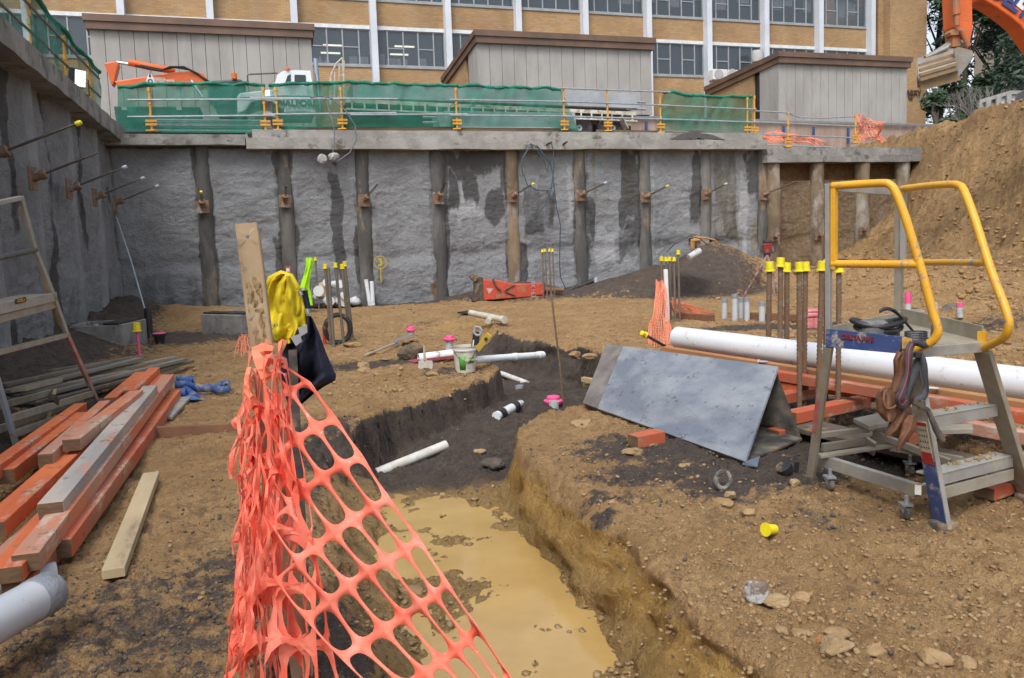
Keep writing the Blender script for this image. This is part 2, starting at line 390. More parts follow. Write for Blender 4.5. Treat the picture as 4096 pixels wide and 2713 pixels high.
# muddy water
wm=mat('muddy_water',(.49,.325,.12),(.43,.28,.10),s=2,rough=.06,spec=.5,bump=.02,bs=6)
b=MB(); b.add([(.9,1.6,WATER),(1.9,1.6,WATER),(1.1,3.4,WATER),(.6,6.1,WATER),(-.1,6.35,WATER),(-1.3,6.35,WATER),(-1.3,4.6,WATER),(-.7,3.2,WATER)],[(0,1,2,3,4,5,6,7)])
tag(b.build('puddle_water',wm,fix=False),kind='structure')
def gfield(X,Y):
    g=np.zeros_like(X)
    for px_,py_,rx,ry,a in GP:
        c=G(px_,py_); g=np.maximum(g,a*np.exp(-(((X-c.x)/rx)**2+((Y-c.y)/ry)**2)))
    d=sdf(X,Y,TR); g=np.maximum(g,((d>0)&(Y>5.8)).astype(float)); return g+.06
# ================= retaining walls =================
def wall_mat():
    m=bpy.data.materials.new('shotcrete'); m.use_nodes=True; t=m.node_tree; N=t.nodes; L=t.links; p=N['Principled BSDF']
    tc=N.new('ShaderNodeTexCoord')
    def noise(sc,det=6,ro=.62,sc3=(1,1,1)):
        mp=N.new('ShaderNodeMapping'); mp.inputs['Scale'].default_value=sc3; L.new(tc.outputs['Object'],mp.inputs[0])
        n=N.new('ShaderNodeTexNoise'); n.inputs['Scale'].default_value=sc; n.inputs['Detail'].default_value=det; n.inputs['Roughness'].default_value=ro
        L.new(mp.outputs[0],n.inputs['Vector']); return n.outputs[0]
    def mr(src,a,b,c=0,d=1):
        r=N.new('ShaderNodeMapRange'); r.inputs[1].default_value=a; r.inputs[2].default_value=b; r.inputs[3].default_value=c; r.inputs[4].default_value=d; L.new(src,r.inputs[0]); return r.outputs[0]
    def mix(f,a,b):
        x=N.new('ShaderNodeMix'); x.data_type='RGBA'
        if isinstance(f,bpy.types.NodeSocket): L.new(f,x.inputs[0])
        else: x.inputs[0].default_value=f
        for v,i in ((a,6),(b,7)):
            if isinstance(v,bpy.types.NodeSocket): L.new(v,x.inputs[i])
            else: x.inputs[i].default_value=lin(v)
        return x.outputs[2]
    def ma(op,a,b):
        x=N.new('ShaderNodeMath'); x.operation=op
        for v,i in ((a,0),(b,1)):
            if isinstance(v,bpy.types.NodeSocket): L.new(v,x.inputs[i])
            else: x.inputs[i].default_value=v
        return x.outputs[0]
    def at(n):
        a=N.new('ShaderNodeAttribute'); a.attribute_name=n; return a.outputs['Fac']
    n1=noise(1.3); n2=noise(9,6,.65); n3=noise(34,5,.7); nv=noise(3,6,.6,(1,1,.25))
    col=mix(mr(n1,.35,.65),(.385,.40,.42),(.31,.322,.34)); col=mix(mr(n2,.42,.68,0,.6),col,(.26,.265,.275)); col=mix(mr(n3,.6,.75,0,.5),col,(.47,.47,.47))
    nz=ma('MULTIPLY',ma('SUBTRACT',nv,.5),.8)
    wt=mr(ma('ADD',at('white'),nz),.45,.75,0,.75); col=mix(wt,col,(.52,.53,.55))
    br=mr(ma('ADD',at('brown'),nz),.42,.7,0,.9); col=mix(br,col,mix(mr(n2,.4,.6),(.30,.20,.10),(.20,.13,.07)))
    yl=mr(ma('ADD',at('yellow'),nz),.45,.75,0,.6); col=mix(yl,col,(.26,.22,.11))
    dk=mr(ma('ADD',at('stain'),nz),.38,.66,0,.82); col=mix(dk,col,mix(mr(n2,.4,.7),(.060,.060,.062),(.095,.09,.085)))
    L.new(col,p.inputs['Base Color']); L.new(mr(dk,0,1,.85,.5),p.inputs['Roughness']); p.inputs['Specular IOR Level'].default_value=.3
    nr=noise(16,6,.7,(1,1,1.7))
    b1=N.new('ShaderNodeBump'); b1.inputs['Strength'].default_value=1; b1.inputs['Distance'].default_value=.055; L.new(nr,b1.inputs['Height'])
    b2=N.new('ShaderNodeBump'); b2.inputs['Strength'].default_value=1; b2.inputs['Distance'].default_value=.045; L.new(n3,b2.inputs['Height']); L.new(b1.outputs[0],b2.inputs['Normal'])
    L.new(b2.outputs[0],p.inputs['Normal']); return m
SHOT=wall_mat()
# stains in photo pixels on the back wall plane: x0,y0,x1,y1,amount
def S4(l): 
    r=[]
    for x0,y0,x1,y1,a in l:
        s0,z1=WQ(x0,(y0)); s1,_=WQ(x1,y0); _,z0=WQ((x0+x1)/2,y1); r.append((s0,s1,z0,z1,a))
    return r
STAIN=S4([(770,590,835,1270,1),(830,1000,870,1270,.9),(1090,600,1160,720,.95),(1110,880,1180,1120,.9),(1090,950,1130,1110,.9),(1315,655,1360,1030,1.1),(1335,1000,1370,1080,.7),(1425,600,1480,690,.95),(1420,930,1480,1160,1),(1440,800,1480,950,.9),
 (1735,600,1780,1100,.95),(1770,595,2015,690,.95),(1785,690,1830,830,1),(1850,680,1900,825,1),(1930,770,2010,890,.95),(1950,600,1975,700,1),(2010,600,2030,1150,.9),(2060,950,2095,1160,1),(2000,700,2030,800,.9),
 (2085,760,2200,920,.6),(2085,860,2170,920,.9),(2300,620,2340,900,1),(2330,760,2370,930,1),(2300,900,2350,1150,.8),(2155,1000,2200,1180,.5),(2490,620,2560,900,.95),(2480,760,2540,900,1),(2540,600,2590,1000,.8),(2475,900,2560,1050,.6),
 (2760,640,2800,900,1.15),(2770,590,2800,700,.8),(2820,700,2840,950,.7),(2840,600,2960,1000,.5),(2990,600,3045,760,.9),(3020,600,3052,960,.7),(800,640,835,700,1),(1480,660,1500,1000,.45),(500,1200,900,1290,.48),(480,1080,760,1290,.44),(2180,740,2210,900,.7),(2060,590,2090,660,.8)])
WHITE=S4([(1790,800,1930,870,.8),(1835,700,1855,850,.8),(1900,740,1980,800,.5),(2095,780,2110,900,.7),(2200,700,2300,900,.5),(2270,640,2300,850,.8),(2360,910,2470,1080,.75),(2330,800,2345,1100,.7),(2310,750,2330,900,.5),(2965,700,2995,1000,.75),(2080,930,2150,1000,.5),(1320,660,1340,860,.55)])
BROWN=S4([(2020,600,2060,1140,.8),(2590,1000,2600,1100,.6),(1725,1100,1780,1190,.9),(2300,600,2320,650,.6),(2590,600,2620,800,.3),(3050,880,3140,1120,.8),(2810,640,2830,820,.7),(2995,600,3060,1000,.0)])
YEL=S4([(2500,600,2540,860,.9),(2360,620,2385,800,.8),(2850,640,2960,1000,.7),(2360,920,2400,980,.5),(2500,900,2545,960,.5),(3005,850,3045,1000,.8)])
def field(S_,Z_,L,soft=.12):
    r=np.zeros_like(S_); ws=fbm(S_*2.5,Z_*1.1,5,91,.6)*.2; wz=fbm(S_*3.5,Z_*1.5,4,92)*.5
    s=S_+ws; z=Z_+wz
    for s0,s1,z0,z1,a in L:
        m=np.clip((s-s0)/soft+.5,0,1)*np.clip((s1-s)/soft+.5,0,1)*np.clip((z-z0)/.4+.5,0,1)*np.clip((z1-z)/.3+.5,0,1)
        r=np.maximum(r,a*m)
    return r
conc=mat('cap_concrete',(.30,.29,.27),(.20,.195,.185),s=1.6,rough=.85,bump=.5,bs=14,c3=(.115,.11,.10),s3=2.6,l3=.52,h3=.62)
conc_l=mat('cap_concrete_light',(.36,.35,.32),(.25,.24,.22),s=1.6,rough=.85,bump=.4,bs=14,c3=(.13,.12,.10),s3=2.2,l3=.56,h3=.66)
wall=T('retaining_wall','long grey shotcrete retaining wall with dark water stains across the back of the pit','retaining wall',tuple(WB(9,0,0)))
PIER=[1.94,3.84,5.75,7.68,9.73,11.7,13.67,15.6,17.55]
for i,v in enumerate(PIER):
    PIER[i]=WQ([818,1145,1455,1755,2051,2321,2582,2825,3052][i],820)[0]
PR=[WQ(x,760)[0] for x in (3087,3262,3443,3603,3740)]
edges=[-.05]+PIER
def panel(sa,sb,par,u_to,zt,zb,seed,name,m,left=False,brown=0):
    sa,sb=(sa+.13 if sa>0 else sa),sb-.13
    ns=max(8,int((sb-sa)/.03)); nz=int((zt-zb)/.032)
    s=np.linspace(sa,sb,ns); z=np.linspace(zb,zt,nz); Z_,S_=np.meshgrid(z,s,indexing='ij')
    u=(S_-sa)/(sb-sa)
    sc=.17*np.sin(np.pi*np.clip(u,0,1))**.55     # bay hollow between the piers
    off=-.10+sc*.85+.10*(np.clip(.07-u,0,1)+np.clip(u-.93,0,1))/.07+fbm(S_*1.3,Z_*1.1,3,seed)*.09+fbm(S_*3.2,Z_*7,3,seed+3,.6)*.024+fbm(S_*14,Z_*18,3,seed+7,.6)*.02
    if left: 
        off=off+np.abs(fbm(S_*2.6,Z_*.5,3,seed+9))*.16-.05; P=lambda k:None
        c=np.stack([C0.x-NB.x*S_-E1.x*off, C0.y-NB.y*S_-E1.y*off, Z_],-1)
    else:
        off=off+.06*np.exp(-((Z_-1.15-.1*u)/.18)**2)*(fbm(S_,Z_*0,1,seed)>-2)
        c=np.stack([C0.x+E1.x*S_+NB.x*off, C0.y+E1.y*S_+NB.y*off, Z_],-1)
    id_=np.arange(ns*nz).reshape(nz,ns); qq=np.stack([id_[:-1,:-1],id_[:-1,1:],id_[1:,1:],id_[1:,:-1]],-1).reshape(-1,4)
    if left: qq=qq[:,::-1]
    o0=ORG[par.name]; ob,us=npmesh(name,c.reshape(-1,3)-np.array(o0),qq,m); ob.parent=par
    if left:
        st=ss(fbm(S_*1.6,Z_*.35,4,seed+20),.18,.45)*.8+ss(Z_,1.2,0)*.35; wh=0*S_; bn=0*S_; ye=0*S_
    else:
        st=field(S_,Z_,STAIN); wh=field(S_,Z_,WHITE,.1); bn=field(S_,Z_,BROWN); ye=field(S_,Z_,YEL,.15)
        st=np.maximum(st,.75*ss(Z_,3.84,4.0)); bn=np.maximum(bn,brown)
    for n_,v_ in (('stain',st),('white',wh),('brown',bn),('yellow',ye)): attr(ob,n_,v_.reshape(-1)[us])
    return ob
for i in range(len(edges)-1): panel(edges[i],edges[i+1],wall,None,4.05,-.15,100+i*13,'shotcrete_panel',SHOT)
# right hand bays: soil coloured, recessed behind round piers
rp=[PIER[-1]]+PR
for i in range(len(rp)-1): 
    panel(rp[i],rp[i+1],wall,None,3.0 if i else 3.6,-.15,300+i*13,'shotcrete_panel',SHOT,brown=.75 if i else .55)
def pier(par,s,r,zt,m,left=False,off=.0,seed=0):
    b=MB(); pts=[];rs=[]
    for k in range(24):
        z=-.2+(zt+.2)*k/23; P=LWP(s,off,z) if left else WB(s,off,z); pts.append(P); rs.append(r*(1+.05*math.sin(z*3+seed)+rnd.uniform(-.04,.04)))
    b.tube(pts,rs,18); ob=b.build('pier',m,par,smooth=True); return ob
pm=mat('pier_wet',(.075,.073,.07),(.16,.155,.145),s=1.1,lo=.45,hi=.6,rough=.6,bump=.7,bs=9,st=(1,1,.35),c3=(.26,.19,.12),s3=2.0,l3=.58,h3=.66)
pm2=mat('pier_grey',(.17,.165,.155),(.08,.078,.075),s=1.3,lo=.45,hi=.58,rough=.75,bump=.6,bs=9,st=(1,1,.3),c3=(.30,.22,.13),s3=1.6,l3=.52,h3=.66)
pm3=mat('pier_brown',(.25,.19,.12),(.15,.11,.07),s=1.6,rough=.8,bump=.6,bs=9,st=(1,1,.5),c3=(.34,.32,.29),s3=2.2,l3=.52,h3=.66)
for i,s in enumerate(PIER): pier(wall,s,.20,4.0,pm if i in(0,1,2,3) else (pm3 if i in (4,) else pm2),off=.105,seed=i)
for i,s in enumerate(PR[:-1]): pier(wall,s,.22,3.65,pm3,off=-.05,seed=20+i)
# exposed soil and reinforcing grid behind right piers, under the cap
b=MB(); nz_=10
g1=MB()
for i in range(1,len(rp)-1):
    for k in range(7):
        z=2.95+.1*k; g1.tube([WB(rp[i]+.2,.05,z),WB((rp[i]+rp[i+1])/2,.05+rnd.uniform(-.02,.02),z+rnd.uniform(-.02,.02)),WB(rp[i+1]-.2,.05,z)],.006,5)
    for k in range(13):
        s=rp[i]+.2+(rp[i+1]-rp[i]-.4)*k/12; g1.tube([WB(s,.055,2.9),WB(s+rnd.uniform(-.03,.03),.055,3.65)],.005,5)
g1.build('reinforcing_mesh',mat('rust_wire',(.22,.11,.05),rough=.8),wall)
b.sheet([[WB(s,.45+.12*fbm(np.array([s*3]),np.array([z*4]),3,7)[0],z) for s in np.arange(rp[1]-.2,rp[-1]+.6,.08)] for z in np.arange(2.7,3.75,.07)])
b.build('exposed_soil',mat('bank_soil',(.30,.19,.09),(.20,.12,.055),s=5,rough=.9,bump=1,bs=10),wall,smooth='all',fix=False)
# capping beam
def wblock(b,s0,s1,q0,q1,z0,z1,n=None,jit=.012):
    n=n or max(2,int((s1-s0)/.5))
    b.sheet  # segmented so that edges are not perfectly straight
    rings=[]
    for k in range(n+1):
        s=s0+(s1-s0)*k/n; j=lambda:rnd.uniform(-jit,jit)
        rings.append([WB(s,q0+j(),z0+j()),WB(s,q1,z0),WB(s,q1,z1),WB(s,q0+j(),z1+j()*.5)])
    base=len(b.v)
    for r in rings: b.v+=[tuple(p) for p in r]
    for k in range(n):
        for a in range(4):
            c=(a+1)%4; b.f.append((base+4*k+a,base+4*k+c,base+4*k+4+c,base+4*k+4+a))
    b.f.append((base+3,base+2,base+1,base)); e=base+4*n; b.f.append((e,e+1,e+2,e+3))
s_a=WQ(985,570)[0]; s_b=WQ(3042,600)[0]; s_c=WQ(3735,640)[0]; s_m=WQ(2115,560)[0]
zt=lambda px,py,q=-.3: WQ(px,py,q)[1]
b=MB(); wblock(b,-.2,s_a-.02,-.30,.5,zt(750,579),zt(750,537)); b.build('cap_beam',conc,wall)
b=MB(); wblock(b,s_a,s_b-.004,-.32,.6,zt(1800,597),zt(1800,555)); b.build('cap_beam',conc_l,wall)
b=MB(); wblock(b,s_a+.15,WQ(3030,560)[0],-.22,.6,zt(1800,555)+.004,zt(1800,522)); b.build('cap_beam',conc_l,wall)
zc0,zc1=zt(3300,649),zt(3300,621)
b=MB(); wblock(b,s_b+.0,s_c,-.32,.6,zc0,zc1); wblock(b,s_b+.1,s_c-.6,-.18,.6,zc1+.004,zc1+.24); b.build('cap_beam',conc,wall)
# left wall
lwall=T('retaining_wall','grey shotcrete retaining wall closing the pit on the left, below the sloping concrete cap','retaining wall',tuple(LWP(4,0,0)))
LP=[LW(x,720)[0] for x in (456,375,271,123,-60,-330)]
le=[0]+LP+[LP[-1]+2.1,LP[-1]+4.2,LP[-1]+6.3]
for i in range(len(le)-1): panel(le[i],le[i+1],lwall,None,4.35,-.15,500+i*13,'shotcrete_panel',SHOT,left=True)
pl=mat('pier_left',(.26,.265,.28),(.19,.195,.205),s=2.1,rough=.8,bump=.9,bs=9,st=(1,1,.6))
for i,u in enumerate(le[1:]): pier(lwall,u,.21,4.2,pl,left=True,off=.09,seed=40+i)
b=MB(); zA=LW(503,580,-.3)[1]; 
n=30; base=len(b.v)
for k in range(n+1):
    u=-.25+16*k/n; j=lambda:rnd.uniform(-.012,.012); zz=zA-.02+.016*max(u,0)
    b.v+=[tuple(LWP(u,-.35+j(),zz+j())),tuple(LWP(u,.6,zz)),tuple(LWP(u,.6,zz+.34)),tuple(LWP(u,-.35+j(),zz+.34+j()))]
for k in range(n):
    for a in range(4):
        c=(a+1)%4; b.f.append((4*k+a,4*k+c,4*k+4+c,4*k+4+a))
b.f.append((3,2,1,0)); b.f.append((4*n,4*n+1,4*n+2,4*n+3)); b.build('cap_beam',conc,lwall)
CAPZ=lambda u: zA+.32+.016*u
# ground anchors
rust=mat('anchor_rust',(.24,.15,.095),(.15,.095,.06),s=9,rough=.8,bump=.3,bs=40,dirt=.2,dc=(.3,.29,.28))
dst=mat('dark_steel',(.07,.065,.06),(.14,.10,.07),s=20,rough=.6,metal=.4)
YELC=mat('yellow_plastic',(.80,.70,.02),(.72,.60,.02),s=8,rough=.38,dirt=.12,ds=9)
def anchor(par,P,n,up,length,tip,lab=None,plate=.3,seed=0):
    # n outward normal, strand direction = n rotated upward + sideways
    P=Vector(P); n=Vector(n).normalized(); z=Vector((0,0,1)); x=n.cross(z).normalized()
    d=Vector(up).normalized()
    b=MB(); Mx=Matrix((x,n,z)).transposed(); b.box(P+n*.02,(plate,.03,plate),M=Mx@Matrix.Rotation(rnd.uniform(-.06,.06),3,'Y')); a=b.build('ground_anchor',rust,par,bev=.004)
    ORG[a.name]=ORG[par.name]
    b=MB(); b.lathe(P+n*.03,[(.055,0),(.055,.10),(.07,.10),(.075,.17),(.06,.18),(.02,.18)],12,d); b.build('anchor_head',rust,a,smooth=True)
    b=MB()
    for k in range(3):
        o=x*.02*(k-1)+z*.012*(k%2); b.tube([P+n*.03+d*.17+o,P+n*.03+d*(.17+length*.6)+o*1.3,P+n*.03+d*(.17+length)+o*.6],.008,5)
    b.build('strand',dst,a)
    if tip:
        b=MB(); b.lathe(P+n*.03+d*(.15+length),[(.03,0),(.035,.03),(.03,.07),(.01,.08)],10,d); b.build('end_cap',YELC if tip=='y' else mat('grey_tape',(.5,.55,.6),rough=.4),a,smooth=True)
nb=-NB
for px_,py_,dx,up,L,tp in ((810,828,.05,.9,.25,'y'),(1140,806,.1,.9,.3,None),(1456,803,.65,.75,.45,None),(1752,794,.35,.9,.35,None),(2048,787,.9,.55,.5,'y'),(2320,782,1.0,.5,.6,'g'),(2580,789,.9,.5,.5,'y'),(2822,778,.8,.5,.45,'g'),(3052,780,1.0,.45,.8,None)):
    s,z=WQ(px_,py_,-.17); anchor(wall,WB(s,-.17,z),nb,nb*.5+E1*dx*.55+Vector((0,0,up*.6)),L,tp)
for px_,py_ in ((3095,950),(3272,945),(3450,925)):
    s,z=WQ(px_,py_,-.28); anchor(wall,WB(s,-.27,z),nb,nb+Vector((0,0,.35)),.02,None,plate=.24)
for i,(px_,py_) in enumerate(((123,715),(271,758),(375,791),(456,814))):
    u,z=LW(px_,py_,-.2); anchor(lwall,LWP(u,-.2,z),E1,E1+Vector((0,0,.42))-NB*.0,.75,'g' if i else None,plate=.34)
u,z=LW(-40,625,-.2); anchor(lwall,LWP(u,-.2,z),E1,E1+Vector((0,0,.42)),.85,'y',plate=.34)
# spray painted numeral in a ring on the back wall
spr=mat('yellow_spray',(.55,.42,.02),rough=.8)
b=MB(); c=WP(1521,1050,-.10); b.tube([c+E1*.16*math.cos(a)+Vector((0,0,.16*math.sin(a))) for a in np.linspace(0,2*math.pi,25)[:-1]],.012,6,closed=True)
b.tube([c-Vector((0,0,.17)),c-Vector((0,0,.5))],.013,6)
for k in range(4): b.tube([c+E1*-.02-Vector((0,0,.22+.07*k)),c+E1*.04-Vector((0,0,.24+.07*k))],.01,5)
b.build('spray_mark',spr,wall)
text('spray_numeral','3',.26,c-NB*.01,E1,(0,0,1),spr,wall,ext=.004,bold=.008)
# upper ground
um=mat('street_ground',(.20,.185,.165),(.14,.125,.11),s=.7,rough=.9,bump=.3,bs=8)
b=MB(); Z0=4.22
L_=300
pts=[LWP(40,.3,Z0),LWP(0,.3,Z0)+NB*.35,WB(23.6,.35,Z0),WB(24.0,.35,Z0)]
b.add([LWP(40,.3,Z0),LWP(-.3,.3,Z0),WB(s_b,.3,Z0),WB(s_b,L_,Z0),WB(-L_,L_,Z0),LWP(40,L_,Z0)],[(0,1,2,3,4,5)])
b.add([WB(s_b,.3,3.9),WB(L_,.3,3.9),WB(L_,L_,Z0),WB(s_b,L_,Z0)],[(0,1,2,3)])
b.add([WB(24.3,.2,3.88),WB(L_,.2,3.88),WB(L_,-60,3.88),WB(26.5,-60,3.88)],[(0,1,2,3)])
tag(b.build('upper_ground',um,fix=False),kind='structure')

# dark gravel spilled over the ledge of the cap
rg_=np.random.default_rng(3); gs=MB(); sA=WQ(2685,565,-.3)[0]; sB=WQ(2900,565,-.3)[0]; zl=zt(1800,555); rows=[]
for j in range(7):
    row=[]
    for i in range(41):
        u=i/40; v=j/6; hgt_=max(0,math.sin(math.pi*u))**.8*(.26-.24*v)+fbm(np.array([u*14.]),np.array([v*4.]),3,5)[0]*.03*math.sin(math.pi*u)
        row.append(WB(sA+(sB-sA)*u,-.20-.12*v*1.0 if v<1 else -.325,zl+.005+max(0,hgt_)))
    rows.append(row)
gs.sheet(rows); tag(gs.build('spilled_gravel',mat('spill_gravel',(.05,.048,.047),(.085,.08,.075),s=30,rough=.95,bump=1,bs=40),fix=False,smooth='all'),'low heap of dark gravel spilled on the cap ledge below the short shade cloth','gravel heap')
# ================= street level: guardrails, shade cloth, truck, excavators, buildings, trees =================
YEP=mat('rail_yellow',(.72,.36,.03),(.60,.29,.03),s=6,rough=.5,dirt=.25,dc=(.35,.3,.22))
GALV=mat('galvanised',(.42,.45,.48),(.33,.35,.38),s=8,rough=.45,metal=.5)
def post(par,foot,h,brk=True):
    b=MB(); f=Vector(foot); b.tube([f,f+Vector((0,0,h))],.026,8); b.box(f+Vector((0,0,.02)),(.2,.2,.03))
    if brk:
        for z in (.16,.24): b.box(f+NB*-.02+Vector((0,0,z)),(.24,.05,.05),rz=math.atan2(E1.y,E1.x))
    for k in range(3): b.box(f+Vector((0,0,h*(.36+.3*k))),(.055,.07,.09))
    return b.build('post',YEP,par)
gr=T('guardrail','long temporary guardrail of yellow posts and thin metal rails on the back wall cap','guardrail',tuple(WB(9,-.1,4.4)))
PP=[(608,527,352),(1063,527,350),(1113,524,350),(1371,520,350),(1829,520,352),(2258,523,348),(2432,527,357),(2643,533,365),(2990,543,390),(3018,545,383)]
for x,y0,y1 in PP:
    s,z0=WQ(x,y0,-.1); _,z1=WQ(x,y1,-.1); post(gr,WB(s,-.1,z0),z1-z0)
def rail(par,pts,r=.024,nm='rail'):
    b=MB(); b.tube(pts,r,7); return b.build(nm,GALV,par)
W_=lambda x,y,q=-.14: WP(x,y,q)
for seg in ([(510,400),(1370,396)],[(1000,391),(1590,396)],[(1800,399),(2270,407)],[(2250,406),(2680,422)],[(2630,421),(3025,438)],[(510,468),(1100,462)],[(1060,458),(1585,452)],[(1400,459),(1870,457)],[(1800,461),(2280,465)],[(2240,465),(2670,478)],[(2630,476),(3030,490)],[(2240,353),(2680,369)]):
    rail(gr,[W_(*seg[0]),W_(*seg[1])])
gr3=T('guardrail','low stretch of guardrail with sagging rails on the lower cap beside the hoarding','guardrail',tuple(WP(3200,600,0)))
for x,y0,y1 in ((3152,590,447),(3421,575,459)):
    s,z0=WQ(x,y0,0); _,z1=WQ(x,y1,0); post(gr3,WB(s,0,z0),z1-z0)
rail(gr3,[W_(3018,444,0),W_(3170,452,0)]); rail(gr3,[W_(3150,452,0),W_(3200,470,0),W_(3300,472,0),W_(3420,466,0)]); rail(gr3,[W_(3010,488,0),W_(3430,506,0)]); rail(gr3,[W_(3020,537,0),W_(3430,552,0)]); rail(gr3,[W_(3000,578,0),W_(3330,590,0)])
# left guardrail
glf=T('guardrail','guardrail of yellow posts and dark rails climbing along the left wall cap','guardrail',tuple(LWP(4,0,4.5)))
drk=mat('old_rail',(.12,.115,.105),(.2,.19,.17),s=6,rough=.5,metal=.3)
for u in (1.2,3.4,5.7,8.0,10.3): 
    post(glf,LWP(u,.05,CAPZ(u)),1.15,False)
def lrail(pts): b=MB(); b.tube(pts,.024,7); b.build('rail',drk,glf)
lrail([LWP(.4,0,CAPZ(0)+.62),LWP(11,0,CAPZ(11)+.5)]); lrail([LWP(.4,0,CAPZ(0)+1.02),LWP(11,0,CAPZ(11)+.95)])
# shade cloth
def cloth_mat():
    m=bpy.data.materials.new('green_mesh'); m.use_nodes=True; t=m.node_tree; N=t.nodes; L=t.links; p=N['Principled BSDF']
    p.inputs['Roughness'].default_value=.7
    tc=N.new('ShaderNodeTexCoord'); n=N.new('ShaderNodeTexNoise'); n.inputs['Scale'].default_value=1.6; n.inputs['Detail'].default_value=5; L.new(tc.outputs['Object'],n.inputs[0])
    x=N.new('ShaderNodeMix'); x.data_type='RGBA'; x.inputs[6].default_value=(.002,.14,.088,1); x.inputs[7].default_value=(.003,.20,.13,1); L.new(n.outputs[0],x.inputs[0]); L.new(x.outputs[2],p.inputs['Base Color'])
    r=N.new('ShaderNodeMapRange'); r.inputs[1].default_value=.3; r.inputs[2].default_value=.7; r.inputs[3].default_value=.52; r.inputs[4].default_value=.84; L.new(n.outputs[0],r.inputs[0]); L.new(r.outputs[0],p.inputs['Alpha'])
    p.inputs['Subsurface Weight'].default_value=0
    return m
GM=cloth_mat()
def cloth(name,label,top,bot,n=120,m=18,amp=.05,side=None,seed=0,hem=True,q=None):
    # top/bot: lists of 3d points (polyline) ; resampled
    def res(P,k):
        P=[Vector(p) for p in P]; d=[0]
        for a,c in zip(P,P[1:]): d.append(d[-1]+(c-a).length)
        out=[]
        for i in range(k):
            t=d[-1]*i/(k-1); j=0
            while j<len(P)-2 and d[j+1]<t: j+=1
            out.append(P[j].lerp(P[j+1],(t-d[j])/max(1e-6,d[j+1]-d[j])))
        return out
    A=res(top,n); B=res(bot,n); nn=side or NB; b=MB(); rows=[]
    for j in range(m):
        v=j/(m-1); row=[]
        for i in range(n):
            p=A[i].lerp(B[i],v); f=fbm(np.array([i*.09+v*.8]),np.array([v*1.6]),3,seed)[0]*amp+math.sin(i*.5+3*math.sin(v*3+i*.13))*amp*.25
            row.append(p+nn*f*math.sin(math.pi*(.12+.8*v)))
        rows.append(row)
    b.sheet(rows); o=b.build(name,GM,None,smooth='all',fix=False)
    tag(o,label,'shade cloth','green shade cloths tied to the guardrails')
    if hem:
        b=MB(); b.tube([p+Vector((0,0,.05*fbm(np.array([i*.12]),np.array([seed*3.]),3,seed)[0]))+nn*.03*math.sin(i*.31) for i,p in enumerate(A)],[.028+.03*(fbm(np.array([i*.3]),np.array([seed*5.]),2,seed)[0]*.5+.5) for i in range(n)],7)
        b.build('rolled_hem',mat('green_hem',(.002,.13,.08),(.002,.2,.12),s=9,rough=.7),o,smooth='all')
    return o
w=lambda x,y,q=-.02: WP(x,y,q)
cloth('shade_cloth','green shade cloth in front of the truck bonnet, left end of the back guardrail',[w(470,342),w(820,338),w(1060,338)],[w(470,510),w(620,530),w(1060,533)],n=90,seed=1)
cloth('shade_cloth','longest green shade cloth, in front of the flatbed load on the back guardrail',[w(1075,336),w(1200,334),w(1460,330),w(1830,345)],[w(1100,520),w(1380,508),w(1800,508),w(1830,512)],n=140,seed=2)
cloth('shade_cloth','green shade cloth ending in a loose pointed tail over the trailer wheels',[w(1832,345),w(1900,345),w(2100,352),w(2244,356)],[w(1800,508),w(2000,508),w(2200,510),w(2315,525)],n=90,seed=3,amp=.09)
cloth('shade_cloth','short green shade cloth hanging alone near the right end of the high cap',[w(2655,366),w(2760,382),w(2900,388),w(3012,385)],[w(2625,522),w(2760,525),w(2900,540),w(3000,545)],n=70,seed=4,amp=.1)
A=[LWP(u,.02,CAPZ(u)+1.22) for u in (.2,2,4,6,8,12)]; B=[LWP(u,.02,CAPZ(u)+.0) for u in (.2,2,4,6,8,12)]
cloth('shade_cloth','green shade cloth billowing along the left guardrail behind the floodlight',A,B,n=130,m=24,seed=5,amp=.16,side=-E1)
# cables and clumps over the cap
cab=mat('grey_cable',(.16,.18,.21),(.1,.11,.13),rough=.5); cabd=mat('blue_cable',(.05,.09,.13),(.04,.07,.1),rough=.5)
lump=mat('grout_lump',(.42,.42,.42),(.30,.30,.30),s=12,rough=.9,bump=1,bs=30)
def rock_geo(b,c,r,sc=(1,1,1),seed=0,sub=2,rz=0,ang=.25):
    import bmesh
    bm=bmesh.new(); bmesh.ops.create_icosphere(bm,subdivisions=sub,radius=1)
    rr=random.Random(seed); pl=[(Vector((rr.gauss(0,1),rr.gauss(0,1),rr.gauss(0,1))).normalized(),rr.uniform(.55,.9)) for _ in range(9)]
    M=Matrix.Rotation(rz,3,'Z')
    for v in bm.verts:
        p=v.co.normalized(); k=1.0
        for n_,d_ in pl:
            t=p.dot(n_)
            if t>0: k=min(k,d_/t)
        p=p*k*(1+rr.uniform(-ang,ang)*.25)
        v.co=M@Vector((p.x*sc[0]*r,p.y*sc[1]*r,p.z*sc[2]*r))
    bm.verts.index_update(); bs=len(b.v); b.v+=[tuple(v.co+Vector(c)) for v in bm.verts]; b.f+=[tuple(bs+v.index for v in f.verts) for f in bm.faces]; bm.free(); return b
b=MB(); rock_geo(b,WP(1290,636,-.42),.13,seed=1); o=b.build('grout_clump',lump); tag(o,'smaller grey grout clump on a cable below the cap, left one of the pair','grout lump','grout lumps hanging on a cable')
b=MB(); rock_geo(b,WP(1336,632,-.45),.15,(1.1,1,.9),seed=2); o=b.build('grout_clump',lump); tag(o,'bigger grey grout clump on a cable below the cap, with a dark stain under it','grout lump','grout lumps hanging on a cable')
